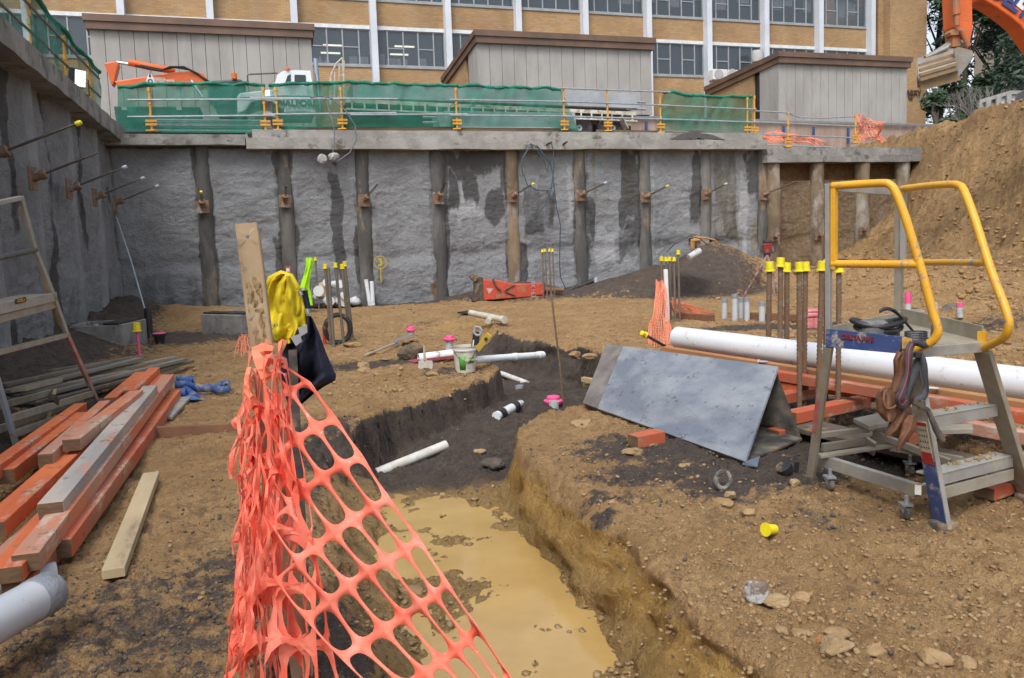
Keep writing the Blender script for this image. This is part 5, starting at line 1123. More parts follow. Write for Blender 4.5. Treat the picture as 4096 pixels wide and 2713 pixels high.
# ---------- excavator bucket behind the gravel heap ----------
bo=mat('ochre_steel',(.42,.24,.085),(.30,.17,.07),s=4,rough=.65,dirt=.2); c=gp(2820,1150); Yb=c.y+.4; o=T('digger_bucket','old ochre digger bucket tipped over behind the dark gravel heap','bucket attachment',tuple(c))
b=MB(); arc=[(2765,958),(2775,952),(2812,953),(2850,962),(2870,980),(2895,1005),(2922,1028)]; rows=[[D(x,y,Yb)+Vector((0,-.35+.7*k/4,.04*math.sin(math.pi*k/4))) for x,y in arc] for k in range(5)]; b.sheet(rows); ob=b.build('shell',bo,o,fix=False,smooth='all',solid=.03)
b=MB(); b.prism([D(x,y,Yb-.36) for x,y in ((2775,965),(2790,990),(2830,985),(2838,960),(2812,953))],UY*.03); b.build('side_plate',mat('worn_steel',(.30,.27,.24),(.22,.16,.10),s=4,rough=.5,metal=.3),o); b=MB(); b.tube([D(2770,998,Yb-.4),D(2770,968,Yb-.4)],.07,8); b.tube([D(2762,964,Yb-.4),D(2800,960,Yb-.4)],.05,8); b.build('pin',bo,o)
P=D(2755,1030,16.8); Q=D(2800,1003,16.9); b=MB(); b.tube([P,Q],.07,10); tag(b.build('pipe_offcut',pvcg,smooth=True),'short grey pipe lying near the top of the dark gravel heap','pipe')
b=MB(); b.sheet([[D(x,y,Y2) for x,y in ((2665,1010),(2700,975),(2760,945),(2800,955),(2830,980))] for Y2 in (18.3,18.9,19.6)]); tag(b.build('black_sheet',blk,fix=False,smooth='all',solid=.02),'black plastic sheet bulging behind the digger bucket at the wall','plastic sheet')
# black drain pipe at wall base
b=MB(); b.tube([gp(2238,1176,.06),gp(2300,1165,.08),gp(2372,1148,.16)],.075,10); tag(b.build('drain_pipe',blk,smooth=True),'black drain pipe lying along the wall foot towards the gravel heap','pipe')
# old boards right of laser
for i,(a,c,lab) in enumerate((((2975,1100),(3100,1135),'dark weathered board lying behind the laser tripod'),((3010,1108),(3250,1130),'long dark board on the ground right of the laser tripod'))):
    b=MB(); b.beam(gp(*a,.06),gp(*c,.04),.5,.04); tag(b.build('board',wd,bev=.004),lab,'board')
for a,c,lab in (((2720,1275),(2850,1285),'short brown timber in front of the far orange mesh'),((3000,1275),(3200,1285),'brown timber lying behind the grey riser pipes')):
    b=MB(); b.beam(gp(*a,.05),gp(*c,.05),.12,.12); tag(b.build('timber',mat('brown_timber',(.22,.10,.05),(.16,.08,.045),s=3,rough=.8,st=(.4,3,3)),bev=.006),lab,'timber')
# pink plastic crate
P=gp(3252,1312); o=T('pink_crate','faded pink plastic case on the dark gravel between starter bars','case',tuple(P)); rd=mat('pink_case',(.55,.16,.17),(.62,.26,.26),s=7,rough=.5,dirt=.15,dc=(.45,.35,.3))
Mx=Matrix.Rotation(.2,3,'Z'); b=MB(); b.box(P+UP*.09,(.36,.26,.18),M=Mx); 
b.build('base',rd,o,bev=.02); b=MB(); b.box(P+UP*.22,(.38,.28,.07),M=Mx); b.box(P+UP*.28,(.30,.2,.05),M=Mx); b.build('lid',rd,o,bev=.025)
b=MB()
for k in range(5): b.box(P+Mx@Vector((-.14+.07*k,-.135,.10)),(.012,.012,.15),M=Mx)
b.build('rib',rd,o)
# rocks / slab bits beyond the ladder
for x,y,w_,h_,lab,mm in ((3660,1262,.42,.10,'flat blue grey block beside the pink topped pipe',mat('blue_grey_block',(.16,.18,.22),(.3,.27,.22),s=6,rough=.8)),(3810,1255,.5,.16,'dark broken asphalt slab in front of the short pink pipe',mat('asphalt_bit',(.10,.095,.09),(.16,.13,.10),s=9,rough=.9,bump=.6,bs=25))):
    b=MB(); rock_geo(b,gp(x,y,h_*.4),w_*.55,(1,.6,h_/w_*1.3),seed=x,sub=3,rz=.2); tag(b.build('concrete_block',mm),lab,'block')
# orange mesh in middle distance + scrap
net=mat('orange_mesh',(.98,.19,.12),(.98,.34,.26),s=7,lo=.45,hi=.7,rough=.62,spec=.3,c3=(.95,.62,.55),s3=55,l3=.64,h3=.68)
netf=mat('orange_mesh_faded',(.90,.24,.13),(.85,.30,.18),s=9,rough=.55)
def gridnet(name,lab,P00,P10,P01,P11,nu,nv,r,bulge,m,n=Vector((0,-1,0)),seed=0,drop=.0):
    b=MB(); 
    def pt(u,v):
        p=P00.lerp(P10,u).lerp(P01.lerp(P11,u),v); a=np.array([u*5.0]); c=np.array([v*4.0])
        return p+n*bulge*(fbm(a,c,3,seed)[0]+.6*math.sin(math.pi*v)*math.sin(u*9+v*3))+UP*(fbm(a+9,c,3,seed+1)[0]*bulge*.4)
    for i in range(nu+1):
        if rnd.random()<drop: continue
        b.tube([pt(i/nu+.008*rnd.uniform(-1,1),j/nv) for j in range(nv+1)],r,4,cap=False)
    for j in range(nv+1): b.tube([pt(i/nu,j/nv) for i in range(nu+1)],r*.8,4,cap=False)
    return tag(b.build(name,m),lab,'barrier mesh')
A=gp(2645,1285); gridnet('barrier_mesh','small orange barrier mesh hanging from the thin starter bars in the middle distance',D(2625,1125,A.y),D(2660,1130,A.y),gp(2590,1385),gp(2700,1395),16,26,.006,.16,netf,seed=1)
gridnet('barrier_mesh','orange barrier mesh trailing on the ground right of the white conduit',D(2680,1190,A.y),D(2690,1240,A.y),gp(2860,1255),gp(2700,1262),10,18,.008,.1,netf,seed=2)
Zf=WP(3470,500,1.2)
gridnet('barrier_mesh','torn orange mesh hanging from the last yellow guardrail post at street level',WP(3422,458,.8),WP(3525,490,.8),WP(3430,560,.8),WP(3535,570,.8),13,13,.013,.25,netf,seed=3)
gridnet('barrier_mesh','pink orange mesh lying crumpled on the ground behind the low cap',WP(3035,540,1.5),WP(3110,522,1.5),WP(3050,560,1),WP(3320,575,1),20,9,.014,.3,netf,seed=4)
gridnet('barrier_mesh','scrap of orange mesh on the ground left of the wooden post',gp(960,1370,.12),gp(1000,1375,.15),gp(940,1435),gp(1000,1430),8,8,.006,.1,netf,seed=5)
# ---------- white pile: pipes + vest ----------
o=T('pipe_pile','pile of white pipe fittings and bags against the back wall behind the vest','pipe pile',tuple(gp(1310,1215))); P=gp(1310,1215)
for x,y,r,dx,dy in ((1280,1160,.13,.1,0),(1335,1140,.10,.35,.05),(1360,1180,.09,.3,0),(1300,1140,.1,.2,.1),(1345,1205,.11,.4,0),(1300,1200,.12,.3,.0)):
    p=D(x,y,P.y+rnd.uniform(-.1,.2)); b=MB(); ax=Vector((dx,-.6,dy)).normalized(); b.lathe(p,[(r*.8,.0),(r,0),(r,-.5),(r*.8,-.5)],14,ax*-1); b.build('fitting',pvc,o,smooth=True)
for i,(x,y,r) in enumerate(((1298,1205,.26),(1272,1190,.2),(1350,1210,.18),(1417,1205,.18))):
    b=MB(); rock_geo(b,D(x,y,P.y-.1),r,(1,.7,.75),seed=60+i,sub=3); b.build('bag',mat('white_bag',(.66,.70,.76),(.58,.60,.66),s=4,rough=.4,bump=.8,bs=9),o,smooth='all')
b=MB(); b.lathe(D(1290,1158,P.y-.35),[(.18,0),(.18,.12),(0,.12)],20,(0,1,0)); b.lathe(D(1290,1158,P.y-.37),[(.06,0),(.06,.02),(0,.02)],14,(0,1,0)); b.build('hose_roll',mat('cream_roll',(.62,.48,.33),(.55,.42,.28),s=4,rough=.6),o)
b=MB(); b.box(gp(1330,1225)+UP*.06,(1.4,.6,.1),rz=.2); tag(b.build('black_tray',blk,bev=.01),'low black tray under the white pipe pile','tray')
# orange tubes with white band near jacket
P=D(1153,1075,11.5); o=T('orange_conduit','bunch of orange conduits with a white band above the jacket','conduit',tuple(gp(1158,1260)))
B_=gp(1160,1255); Yc=B_.y
b=MB(); 
for k in range(3): b.tube([D(1148+6*k,1250,Yc),D(1146+6*k,1064+5*(k%2),Yc)],.016,6); 
b.build('tube_bunch',mat('orange_conduit',(.75,.16,.03),rough=.5),o); b=MB(); b.lathe(D(1152,1082,Yc),[(.03,-.04),(.045,-.03),(.045,.03),(.03,.04)],12); b.build('band',pvc,o)
# cloth helper
def drape(b,rows,Y,bul,amp=.02,n=14,seed=0,thick=.03,fr=3.0,vs=None):
    R1=[];R2=[]
    # densify rows
    rr=[]
    for a,c in zip(rows,rows[1:]):
        for t in (0,.25,.5,.75): rr.append([a[i]+(c[i]-a[i])*t for i in range(3)])
    rr.append(list(rows[-1]))
    for j,(y,xl,xr) in enumerate(rr):
        f=[];g=[]
        for i in range(n+1):
            u=i/n; x=xl+(xr-xl)*u; e=math.sin(math.pi*min(max(u,.0),1))**.6
            k=fbm(np.array([u*fr+.25*j/fr]),np.array([j*.11]),3,seed)[0]*amp + .5*amp*math.sin(u*fr*4+j*.13)
            dpt=-(bul*e)-k*e*1.6
            f.append(D(x,y,Y+dpt)); g.append(D(x,y,Y+thick*e+.004))
        R1.append(f);R2.append(g)
    b.sheet(R1,True); b.sheet(R2)
    return b
ylw=mat('hivis_yellow',(.66,.51,.012),(.58,.44,.01),s=4,rough=.85,bump=.3,bs=60); navy=mat('navy_fleece',(.010,.012,.032),(.015,.017,.04),s=5,rough=.95,bump=.4,bs=70); refl=mat('reflective_tape',(.34,.35,.37),(.42,.43,.45),s=5,rough=.35)
YJ=3.5
o=T('work_jacket','yellow and navy fleece work jacket hung over a dark picket behind the orange mesh','jacket',tuple(D(1180,1300,YJ)))
b=MB(); drape(b,[(1096,1118,1150),(1105,1095,1175),(1125,1078,1188),(1160,1062,1202),(1200,1057,1212),(1250,1057,1222),(1300,1060,1215),(1340,1070,1190),(1362,1082,1180),(1375,1110,1176)],YJ,.06,.045,seed=1,fr=3.2,n=24); b.build('yoke',ylw,o,smooth='all')
b=MB(); drape(b,[(1105,1128,1160),(1130,1118,1172),(1180,1100,1195),(1225,1100,1218),(1270,1115,1226),(1310,1138,1228),(1338,1158,1210),(1352,1165,1190)],YJ-.035,.05,.03,seed=2,fr=2.6,n=20); b.build('sleeve',ylw,o,smooth='all')
b=MB(); b.tube([D(x,y,YJ-.02) for x,y in ((1062,1165),(1085,1115),(1125,1097),(1160,1108),(1185,1150),(1196,1168))],[.012,.017,.018,.018,.016,.012],10); b.build('collar',ylw,o,smooth='all')
b=MB(); drape(b,[(1165,1188,1208),(1180,1195,1214)],YJ-.06,.05,0,n=6,seed=3); drape(b,[(1235,1218,1238),(1265,1226,1244)],YJ-.05,.05,0,n=6,seed=3); b.build('shoulder_stripe',refl,o,smooth='all')
b=MB(); drape(b,[(1255,1222,1240),(1290,1208,1258),(1330,1190,1276),(1370,1150,1290),(1410,1130,1304),(1460,1122,1326),(1500,1122,1345),(1522,1124,1342),(1545,1130,1300),(1570,1135,1262),(1605,1148,1222),(1640,1158,1180)],YJ-.01,.06,.06,seed=4,fr=3.6,n=30); b.build('navy_body',navy,o,smooth='all')
b=MB(); drape(b,[(1338,1162,1212),(1365,1186,1206),(1395,1196,1230),(1420,1190,1240)],YJ-.05,.04,.015,seed=5); b.build('navy_cuff',navy,o,smooth='all')
b=MB(); 
for (a,c,e,f) in (((1192,1312),(1228,1298),(1230,1330),(1203,1346)),((1163,1350),(1199,1336),(1209,1366),(1184,1384))):
    rows=[[D(a[0]+(c[0]-a[0])*u,a[1]+(c[1]-a[1])*u,YJ-.135) for u in (0,.5,1)],[D(f[0]+(e[0]-f[0])*u,f[1]+(e[1]-f[1])*u,YJ-.13) for u in (0,.5,1)]]; b.sheet(rows)
b.build('cuff_stripe',refl,o,fix=False,solid=.006)
b=MB(); b.prism([D(x,y,YJ-.135) for x,y in ((1078,1306),(1084,1310),(1083,1320),(1079,1316))],UY*.01); b.build('logo_mark',mat('logo_red',(.6,.05,.03),rough=.6),o); text('chest_text','RON',.022,D(1092,1308,YJ-.14),(1,0,.5),(-.35,0,1),mat('logo_blue',(.05,.12,.2),rough=.6),o)
# hi-vis vest
P=gp(1232,1245); o=T('hivis_vest','fluorescent lime vest with navy hem hanging on a capped post near the white pile','vest',tuple(P)); Yv=P.y-.1; flu=mat('fluoro_lime',(.50,.95,.03),(.42,.85,.02),s=4,rough=.7)
b=MB(); drape(b,[(1030,1224,1246),(1045,1222,1254),(1065,1224,1252),(1090,1218,1246),(1120,1208,1241),(1150,1199,1238),(1160,1197,1240)],Yv,.12,.06,seed=8,n=10); drape(b,[(1160,1228,1244),(1200,1236,1250),(1222,1240,1252)],Yv,.1,.05,seed=9,n=6); b.build('vest',flu,o,smooth='all')
b=MB(); drape(b,[(1152,1197,1228),(1164,1197,1222)],Yv-.13,.03,0,n=6); b.build('stripe',refl,o); b=MB(); drape(b,[(1164,1198,1234),(1200,1203,1240),(1235,1214,1248)],Yv,.1,.04,seed=10,n=10); b.build('navy_hem',navy,o,smooth='all')
cluster('picket','','picket',[(1245,1235,1233,1038,'dark picket inside the lime vest with a yellow cap'),(1277,1235,1261,1032,'dark picket with a yellow cap right behind the lime vest')],rbg,3.5,cr=6,ch=14,step=.06)
b=MB(); b.box(gp(1258,1250)+UP*.55,(.62,.12,.05)); 
# black ring clamp
P=gp(1355,1375); o=T('ring_clamp','black ring shaped pipe clamp standing among the starter bars','clamp',tuple(P)); c=P+UP*.24; b=MB(); b.tube([c+Vector((.19*math.cos(a),.05*math.cos(a),.22*math.sin(a))) for a in np.linspace(0,6.283,21)[:-1]],.04,8,closed=True); b.build('ring',blk,o,smooth=True); b=MB(); b.box(c+Vector((-.22,0,-.1)),(.05,.05,.3)); b.build('handle',mat('tool_red',(.5,.03,.03),rough=.5),o,bev=.01)
# ---------- shovel, trowel shovel, bucket with tools ----------
wdh=mat('worn_handle',(.46,.38,.30),(.38,.30,.24),s=6,rough=.7); P=gp(1462,1430,.03); Q=gp(1592,1385,.06); o=T('shovel','long handled shovel lying flat on the clay','shovel',tuple(P)); b=MB(); b.tube([P,Q],.018,8); b.build('handle',wdh,o)
d=(Q-P).normalized(); n=Vector((-d.y,d.x,0)); b=MB(); rows=[[Q+d*a+n*w_*k+UP*(.015*k*k+.02-.0*a) for k in (-1,-.5,0,.5,1)] for a,w_ in ((-.02,.02),(.04,.07),(.1,.12),(.38,.12),(.44,.10))]; b.sheet(rows); b.build('blade',mat('shovel_steel',(.30,.26,.22),(.22,.18,.14),s=9,rough=.5,metal=.3,dirt=.3),o,fix=False,solid=.006,smooth='all'); b=MB(); b.tube([Q-d*.03,Q-d*.12],.023,8); b.build('blue_tape',mat('blue_tape',(.12,.25,.5),rough=.5),o)
P=gp(1700,1490,.0); o=T('square_scoop','small square bladed hand shovel standing on its blade beside the bucket','hand shovel',tuple(P)); Y=P.y; b=MB(); b.prism([D(x,y,Y) for x,y in ((1672,1487),(1729,1489),(1731,1448),(1727,1444),(1708,1443),(1703,1434),(1694,1434),(1688,1443),(1674,1446))],UY*.012); b.build('blade',mat('plaster_steel',(.60,.57,.52),(.48,.44,.38),s=9,rough=.6),o); b=MB(); b.tube([D(1699,1440,Y),D(1696,1384,Y)],[.016,.013],8); b.build('handle',mat('cream_handle',(.55,.47,.33),rough=.6),o,smooth=True)
P=gp(1862,1482); r0=41*P.y/F; o=T('white_bucket','muddy white plastic bucket with a green label holding a saw and a level','bucket',tuple(P)); hB=(1482-1378)*P.y/F*1.0
bm_=mat('bucket_white',(.62,.60,.54),(.55,.52,.45),s=6,rough=.45,dirt=.22,dc=(.42,.36,.27),ds=9)
b=MB(); b.lathe(P-UP*.01,[(r0*.98,0),(r0*1.12,hB*.82),(r0*1.2,hB*.83),(r0*1.2,hB*.88),(r0*1.14,hB*.9),(r0*1.17,hB),(r0*1.2,hB),(r0*1.1,hB),(r0*.95,.05),(0,.03)],28); b.build('pail',bm_,o,smooth=True)
def curvpatch(c,r,z0,z1,a0,a1,m,nm,par,rt=None):
    b=MB(); rt=rt or r; rows=[[Vector((c.x+(r+(rt-r)*j)*math.sin(a),c.y-(r+(rt-r)*j)*math.cos(a),c.z+z0+(z1-z0)*j)) for a in np.linspace(a0,a1,8)] for j in (0,1)]; b.sheet(rows); return b.build(nm,m,par,fix=False,smooth='all',solid=.002)
grn=mat('label_green',(.07,.36,.05),(.10,.30,.06),s=20,rough=.5); rz=lambda f:r0*(.98+.14*f/.82)+.003
curvpatch(P,rz(.1),hB*.08,hB*.62,-.5,.1,grn,'label',o,rz(.62)); curvpatch(P,rz(.3),hB*.33,hB*.53,.35,1.0,grn,'label',o,rz(.5)); curvpatch(P,rz(.5),hB*.53,hB*.58,.35,1.0,mat('label_yellow',(.6,.5,.05),rough=.5),'label',o,rz(.6))
text('label_text','EzyCote 100',.035,P+Vector((r0*.70,-r0*.92,hB*.46)),(1,.75,0),UP,mat('white_paint',(.75,.75,.75),rough=.5),o,ext=.004)
b=MB(); b.tube([P+Vector((-r0*1.2,0,hB*.85)),P+Vector((-r0*.6,-r0*1.3,hB*.6)),P+Vector((r0*.4,-r0*1.4,hB*.35)),P+Vector((r0*1.1,-r0*.4,hB*.75))],.004,5); b.build('bail_handle',dst,o)
Y=P.y+.02; o=T('hand_saw','black hand saw with a grey handle standing in the white bucket','saw',tuple(D(1900,1390,Y))); b=MB(); b.prism([D(x,y,Y) for x,y in ((1883,1400),(1893,1325),(1920,1330),(1913,1405))],UY*.008); b.build('blade',mat('saw_black',(.02,.025,.035),rough=.35),o)
b=MB(); b.tube([D(x,y,Y) for x,y in ((1896,1330),(1900,1306),(1918,1310),(1928,1322),(1920,1340),(1906,1342))],.018,8,closed=True); b.build('handle',mat('saw_handle_grey',(.33,.38,.42),rough=.5),o,smooth=True); b=MB(); b.prism([D(x,y,Y-.006) for x,y in ((1888,1395),(1892,1360),(1897,1360),(1893,1396))],UY*.004); b.build('blade_print',mat('white_paint',(.75,.75,.75),rough=.5),o)
o=T('spirit_level','yellow spirit level leaning out of the white bucket','spirit level',tuple(D(1930,1390,Y-.05))); A,B=D(1908,1400,Y-.04),D(1958,1338,Y-.1); b=MB(); b.beam(A,B,.035,.07,up=(-.8,0,.6)); b.build('body',mat('level_yellow',(.62,.42,.06),(.5,.36,.1),s=9,rough=.4),o,bev=.004); b=MB(); c=A.lerp(B,.72); b.lathe(c-UY*.022,[(.022,0),(.022,.004),(0,.005)],14,(0,-1,0)); b.build('vial',mat('vial_dark',(.05,.05,.04),rough=.3),o)
# dark clump and pink stick behind bucket
b=MB(); rock_geo(b,gp(1655,1440,.1),.2,(1.1,.7,.7),seed=7,sub=3); tag(b.build('soil_clod',mat('dark_clod',(.09,.07,.055),(.2,.14,.08),s=6,rough=.95,bump=1,bs=25)),'big dark soil clod left of the white pipe and bucket','soil clod')
b=MB(); b.beam(gp(1636,1458,.04),gp(1735,1452,.05),.04,.03); b.beam(gp(1737,1452,.05),gp(1816,1442,.05),.04,.03); tag(b.build('pink_stick',mat('pink_stick',(.62,.14,.22),(.30,.05,.06),s=2.2,rough=.6)),'flat pink painted stick lying below the white pipe','stick')
# white pipes across the trench
P=gp(1668,1428); P.z=.08; A=G(1674,1434,.10); B=G(1818,1415,.12); b=MB(); ax=(A-B).normalized(); b.lathe(B,[(.062,0),(.062,(A-B).length),(.052,(A-B).length),(.052,(A-B).length-.2)],16,ax); tag(b.build('white_pipe',pvc,smooth=True),'white pipe with an open end lying left of the white bucket','pipe')
A=G(1900,1440,.14); B=G(2168,1420,.02); b=MB(); b.tube([A,B],.045,14); b.tube([A.lerp(B,.55),A.lerp(B,.60)],.052,14); b.tube([A.lerp(B,.93),B],.052,14); b.tube([B,B+(B-A).normalized()*.02],.048,14)
tag(b.build('white_pipe',pvc,smooth=True),'white pipe spanning the trench right of the white bucket','pipe')
A=G(1882,1252,.18); B=G(2008,1278,.12); b=MB(); b.tube([A,B],.06,12); c=A.lerp(B,.68); b.tube([c,c+Vector((-.06,-.25,-.05))],.055,12); b.tube([B,B+(B-A).normalized()*.08],.072,12); tag(b.build('junction_pipe',mat('pvc_muddy',(.60,.58,.50),(.5,.46,.38),s=5,rough=.5),smooth=True),'muddy white Y junction pipe lying on the far trench edge','pipe'); 
b=MB(); b.beam(gp(1848,1262,.05),gp(1905,1256,.06),.35,.03); tag(b.build('offcut_board',blk),'dark flat offcut beside the junction pipe','board')
# pipes half buried in the trench
A=gp(1505,1888,-.012); B=gp(1785,1775,-.012); b=MB(); n=40; b.tube([A,B],.046,14); tag(b.build('buried_pipe',mat('pvc_dusty',(.68,.68,.64),(.55,.52,.46),s=9,rough=.5),smooth=True),'white pipe half buried along the foot of the dark trench bank','pipe')
A=gp(1985,1678,.03); B=gp(2065,1645,.06); d=(B-A).normalized(); o=T('coupled_pipe','white pipe stub with two black rubber couplings in the trench','pipe',tuple(A)); b=MB(); b.tube([A-d*.0,B],.05,14); b.tube([B,B+d*.14],[.05,.03],12); b.build('pipe',pvc,o,smooth=True)
for k in (.1,.78): b=MB(); c=A.lerp(B,k); b.lathe(c,[(.05,0),(.062,.002),(.066,.02),(.060,.03),(.060,.07),(.066,.08),(.062,.1),(.05,.102)],18,d); b.build('coupling',blk,o,smooth=True)
A=gp(2005,1492,-.01); B=gp(2110,1530,-.015); b=MB(); b.tube([A,B],.04,12); tag(b.build('buried_pipe',MC['pvc_dusty'],smooth=True),'white pipe showing through gravel in the far bend of the trench','pipe')
b=MB(); c=gp(2078,1556); b.lathe(c,[(.055,0),(.055,.05),(.048,.05),(.048,.01),(0,.01)],18); tag(b.build('blue_plug',mat('cap_blue_grey',(.35,.4,.45),rough=.4),smooth=True),'small blue grey pipe cap lying in the trench','plug')
# grey pipe with tape, bottom left
A=G(140,2400,.22); d0=(G(-400,2700,.26)-A); d0.normalize(); o=T('grey_pipe','thick grey pipe with a silver taped end entering at the bottom left','pipe',tuple(A)); b=MB(); b.tube([A,A+d0*2.2],.082,28); b.build('pipe',mat('pvc_bluegrey',(.52,.56,.60),(.48,.52,.56),s=3,rough=.32,dirt=.05),o,smooth=True)
e=-d0; b=MB(); b.lathe(A-e*.02,[(.0831,0),(.086,.006),(.0855,.10),(.078,.112),(0,.114)],28,e); b.build('tape_end',tape,o,smooth=True)
A=G(225,2310,.0); b=MB(); b.tube([A+UP*.03,A+Vector((-.35,-.3,.05))],.05,16); tag(b.build('pipe_end',mat('pvc_bluegrey',(.52,.56,.60)),smooth=True),'end of a grey pipe poking out under the orange timber stack','pipe')
# ---------- orange timber stack, left ----------
def timb(key,c1,c2,c3=None,**k): return mat(key,c1,c2,s=2.2,lo=.45,hi=.6,rough=.62,st=(1,.35,1),bump=.25,bs=40,c3=c3,s3=5,l3=.56,h3=.66,dirt=k.get('dirt',.1),dc=(.20,.14,.09),ds=9)
OT=[timb('timber_orange',(.66,.17,.055),(.54,.125,.045),(.52,.33,.25)),timb('timber_orange_worn',(.58,.20,.10),(.45,.25,.18),(.55,.45,.38)),timb('timber_whitewashed',(.46,.40,.35),(.30,.30,.30),(.55,.22,.12)),timb('timber_red_brown',(.50,.11,.05),(.40,.14,.08),(.55,.38,.28))]
endw=mat('end_grain',(.19,.115,.06),(.12,.075,.045),s=12,rough=.85,st=(1,1,4))
def lumber(lab,a,c,za,zb,w_,h_,m,grp='timbers in the orange stack',nm='timber_beam',ext=0,end=True,cat='timber'):
    A=G(a[0],a[1],za); B=G(c[0],c[1],zb); d=(B-A).normalized(); B=B+d*ext; A-=UP*h_/2; B-=UP*h_/2
    o=T(nm,lab,cat,tuple((A+B)/2),grp); Mo=ORG[o.name]; Lz=(B-A).length
    # build along local Y so the grain runs lengthwise
    bm=MB(); n_=max(2,int(Lz/.3)); xs=d.cross(UP).normalized(); up=xs.cross(d)
    b=MB(); b.box((0,0,0),(w_,Lz,h_)); 
    ob=b.build('wood',m,None,bev=.004); ob.parent=o; R_=Matrix((xs,d,up)).transposed().to_4x4(); R_.translation=(A+B)/2-Mo
    ob.matrix_local=R_
    if end:
        b=MB(); b.box((0,-Lz/2-.0012,0),(w_-.006,.003,h_-.006)); e=b.build('end_face',endw,None); e.parent=o; e.matrix_local=R_.copy()
        b=MB(); b.box((0,Lz/2+.0012,0),(w_-.006,.003,h_-.006)); e=b.build('end_face',endw,None); e.parent=o; e.matrix_local=R_.copy()
    return o
lumber('short top timber of the orange stack with its cut end facing the camera',(284,1756),(545,1561),.345,.36,.115,.085,OT[1])
lumber('long grey whitewashed timber lying along the top of the orange stack',(200,2010),(600,1542),.27,.33,.125,.09,OT[2])
lumber('timber left of the short top one, its pinkish end lifted over the pile',(180,1815),(420,1602),.30,.32,.09,.10,OT[1])
lumber('orange timber directly right of the whitewashed one, reaching farthest right',(100,2215),(672,1498),.20,.27,.12,.09,OT[1])
lumber('orange timber under the front of the pile with a flaking pale top',(20,2270),(430,1790),.17,.2,.14,.08,OT[0])
lumber('outermost low orange timber at the right of the stack, dark end near the pipe',(242,2160),(652,1628),.125,.125,.10,.10,OT[3])
lumber('low orange timber below the far right end of the stack',(420,1900),(700,1560),.12,.13,.11,.09,OT[0])
lumber('orange timber with a square dark end at the left edge of the photo',(22,1877),(330,1648),.22,.24,.10,.10,OT[0],)
lumber('leftmost long orange timber of the stack, running out at the left edge',(-60,1880),(322,1612),.26,.26,.10,.09,OT[0])
lumber('bright orange timber in the middle of the stack below the short top one',(-40,2090),(300,1790),.20,.24,.14,.09,OT[0],ext=.3)
lumber('far orange timber of the stack with the topmost far end',(520,1560),(618,1470),.30,.31,.11,.08,OT[0],ext=.0)
lumber('orange timber left of the topmost far end',(440,1590),(562,1487),.27,.28,.11,.08,OT[0])
lumber('narrow red timber between two far ends of the stack',(560,1590),(650,1497),.24,.25,.08,.08,OT[3])
lumber('bottom left orange timber under the stack, half hidden',(-100,2330),(260,1990),.09,.12,.14,.09,OT[1],ext=.4)
lumber('lowest orange timber in the front of the stack, under the flaking one',(60,2330),(360,1990),.08,.08,.12,.08,OT[3],ext=.3)
lumber('brown timber laid crosswise on the ground from the stack to the mesh',(90,1735),(968,1690),.10,.10,.05,.10,mat('timber_brown',(.26,.13,.07),(.19,.095,.055),s=3,rough=.8,dirt=.15),grp=None)
# plank with broken end
lumber('short pale weathered plank with a splintered end on the dark mud',(452,2275),(604,1888),.05,.05,.105,.05,mat('pale_plank',(.50,.40,.25),(.40,.31,.19),s=3,rough=.8,st=(1,.3,1),c3=(.22,.17,.11),s3=4,l3=.58,h3=.68),grp=None,nm='plank',end=False,cat='plank')
A=G(452,2275,.05); B=G(604,1888,.05); d=(B-A).normalized(); xs=d.cross(UP).normalized(); b=MB()
for k in range(9):
    p=A-UP*.025+xs*(-.045+.0112*k); l=rnd.uniform(.02,.075); b.add([p+xs*.007-UP*.022,p-xs*.007-UP*.022,p-xs*.007+UP*.022,p+xs*.007+UP*.022,p-d*l+UP*rnd.uniform(-.02,.01)],[(0,1,2,3),(0,4,1),(1,4,2),(2,4,3),(3,4,0)])
pk=[x for x in COL.objects if x.name.startswith('plank')][0]; ob=b.build('splinters',mat('splinter_wood',(.34,.22,.11),(.26,.16,.08),s=20,rough=.9),None); 
ob.parent=pk; ob.location=-Vector(pk.location)
# small ply offcut
b=MB(); b.prism([gp(x,y,.02) for x,y in ((640,1690),(690,1688),(765,1605),(665,1608))],UP*.03); tag(b.build('ply_offcut',mat('ply_worn',(.36,.32,.25),(.24,.25,.27),s=4,rough=.8,dirt=.2),bev=.003),'worn plywood offcut on the clay right of the orange stack','plywood')
b=MB(); b.beam(gp(195,1700,.05),gp(228,1645,.22),.03,.02); tag(b.build('stick',mat('pale_stick',(.45,.36,.22),rough=.8)),'thin pale stick standing against the orange stack by the left ladder','stick')
# ---------- grey board pile ----------
gb=[mat('grey_board_%s'%k,c,c2,s=2,rough=.85,st=(1,.25,1),bump=.4,bs=30,dirt=.25,dc=(.22,.17,.11)) for k,c,c2 in (('a',(.24,.225,.19),(.17,.16,.135)),('b',(.19,.165,.125),(.13,.11,.085)),('c',(.30,.28,.22),(.22,.20,.15)))]
BL=[((30,1560),(560,1430),.20,.12,'long warped brown grey board on the back of the board pile'),((10,1535),(430,1445),.24,.1,'brown board leaning at the left end of the board pile'),((120,1540),(700,1425),.13,.1,'grey board running to the far right end of the board pile'),((60,1600),(740,1432),.16,.09,'grey board on the front edge of the pile, far end pointing right'),((150,1610),(765,1440),.10,.09,'low grey board at the front of the pile'),((40,1635),(700,1470),.06,.12,'lowest grey board under the front of the pile'),((20,1580),(520,1480),.14,.09,'muddy board in the middle of the board pile'),((60,1500),(580,1420),.16,.08,'thin board at the back of the pile against the gravel')]
for i,(a,c,z,w_,lab) in enumerate(BL): lumber(lab,a,c,z+.04,z+.02,w_,.035,gb[i%3],grp='weathered boards piled by the left wall',nm='grey_board',end=False,cat='board')
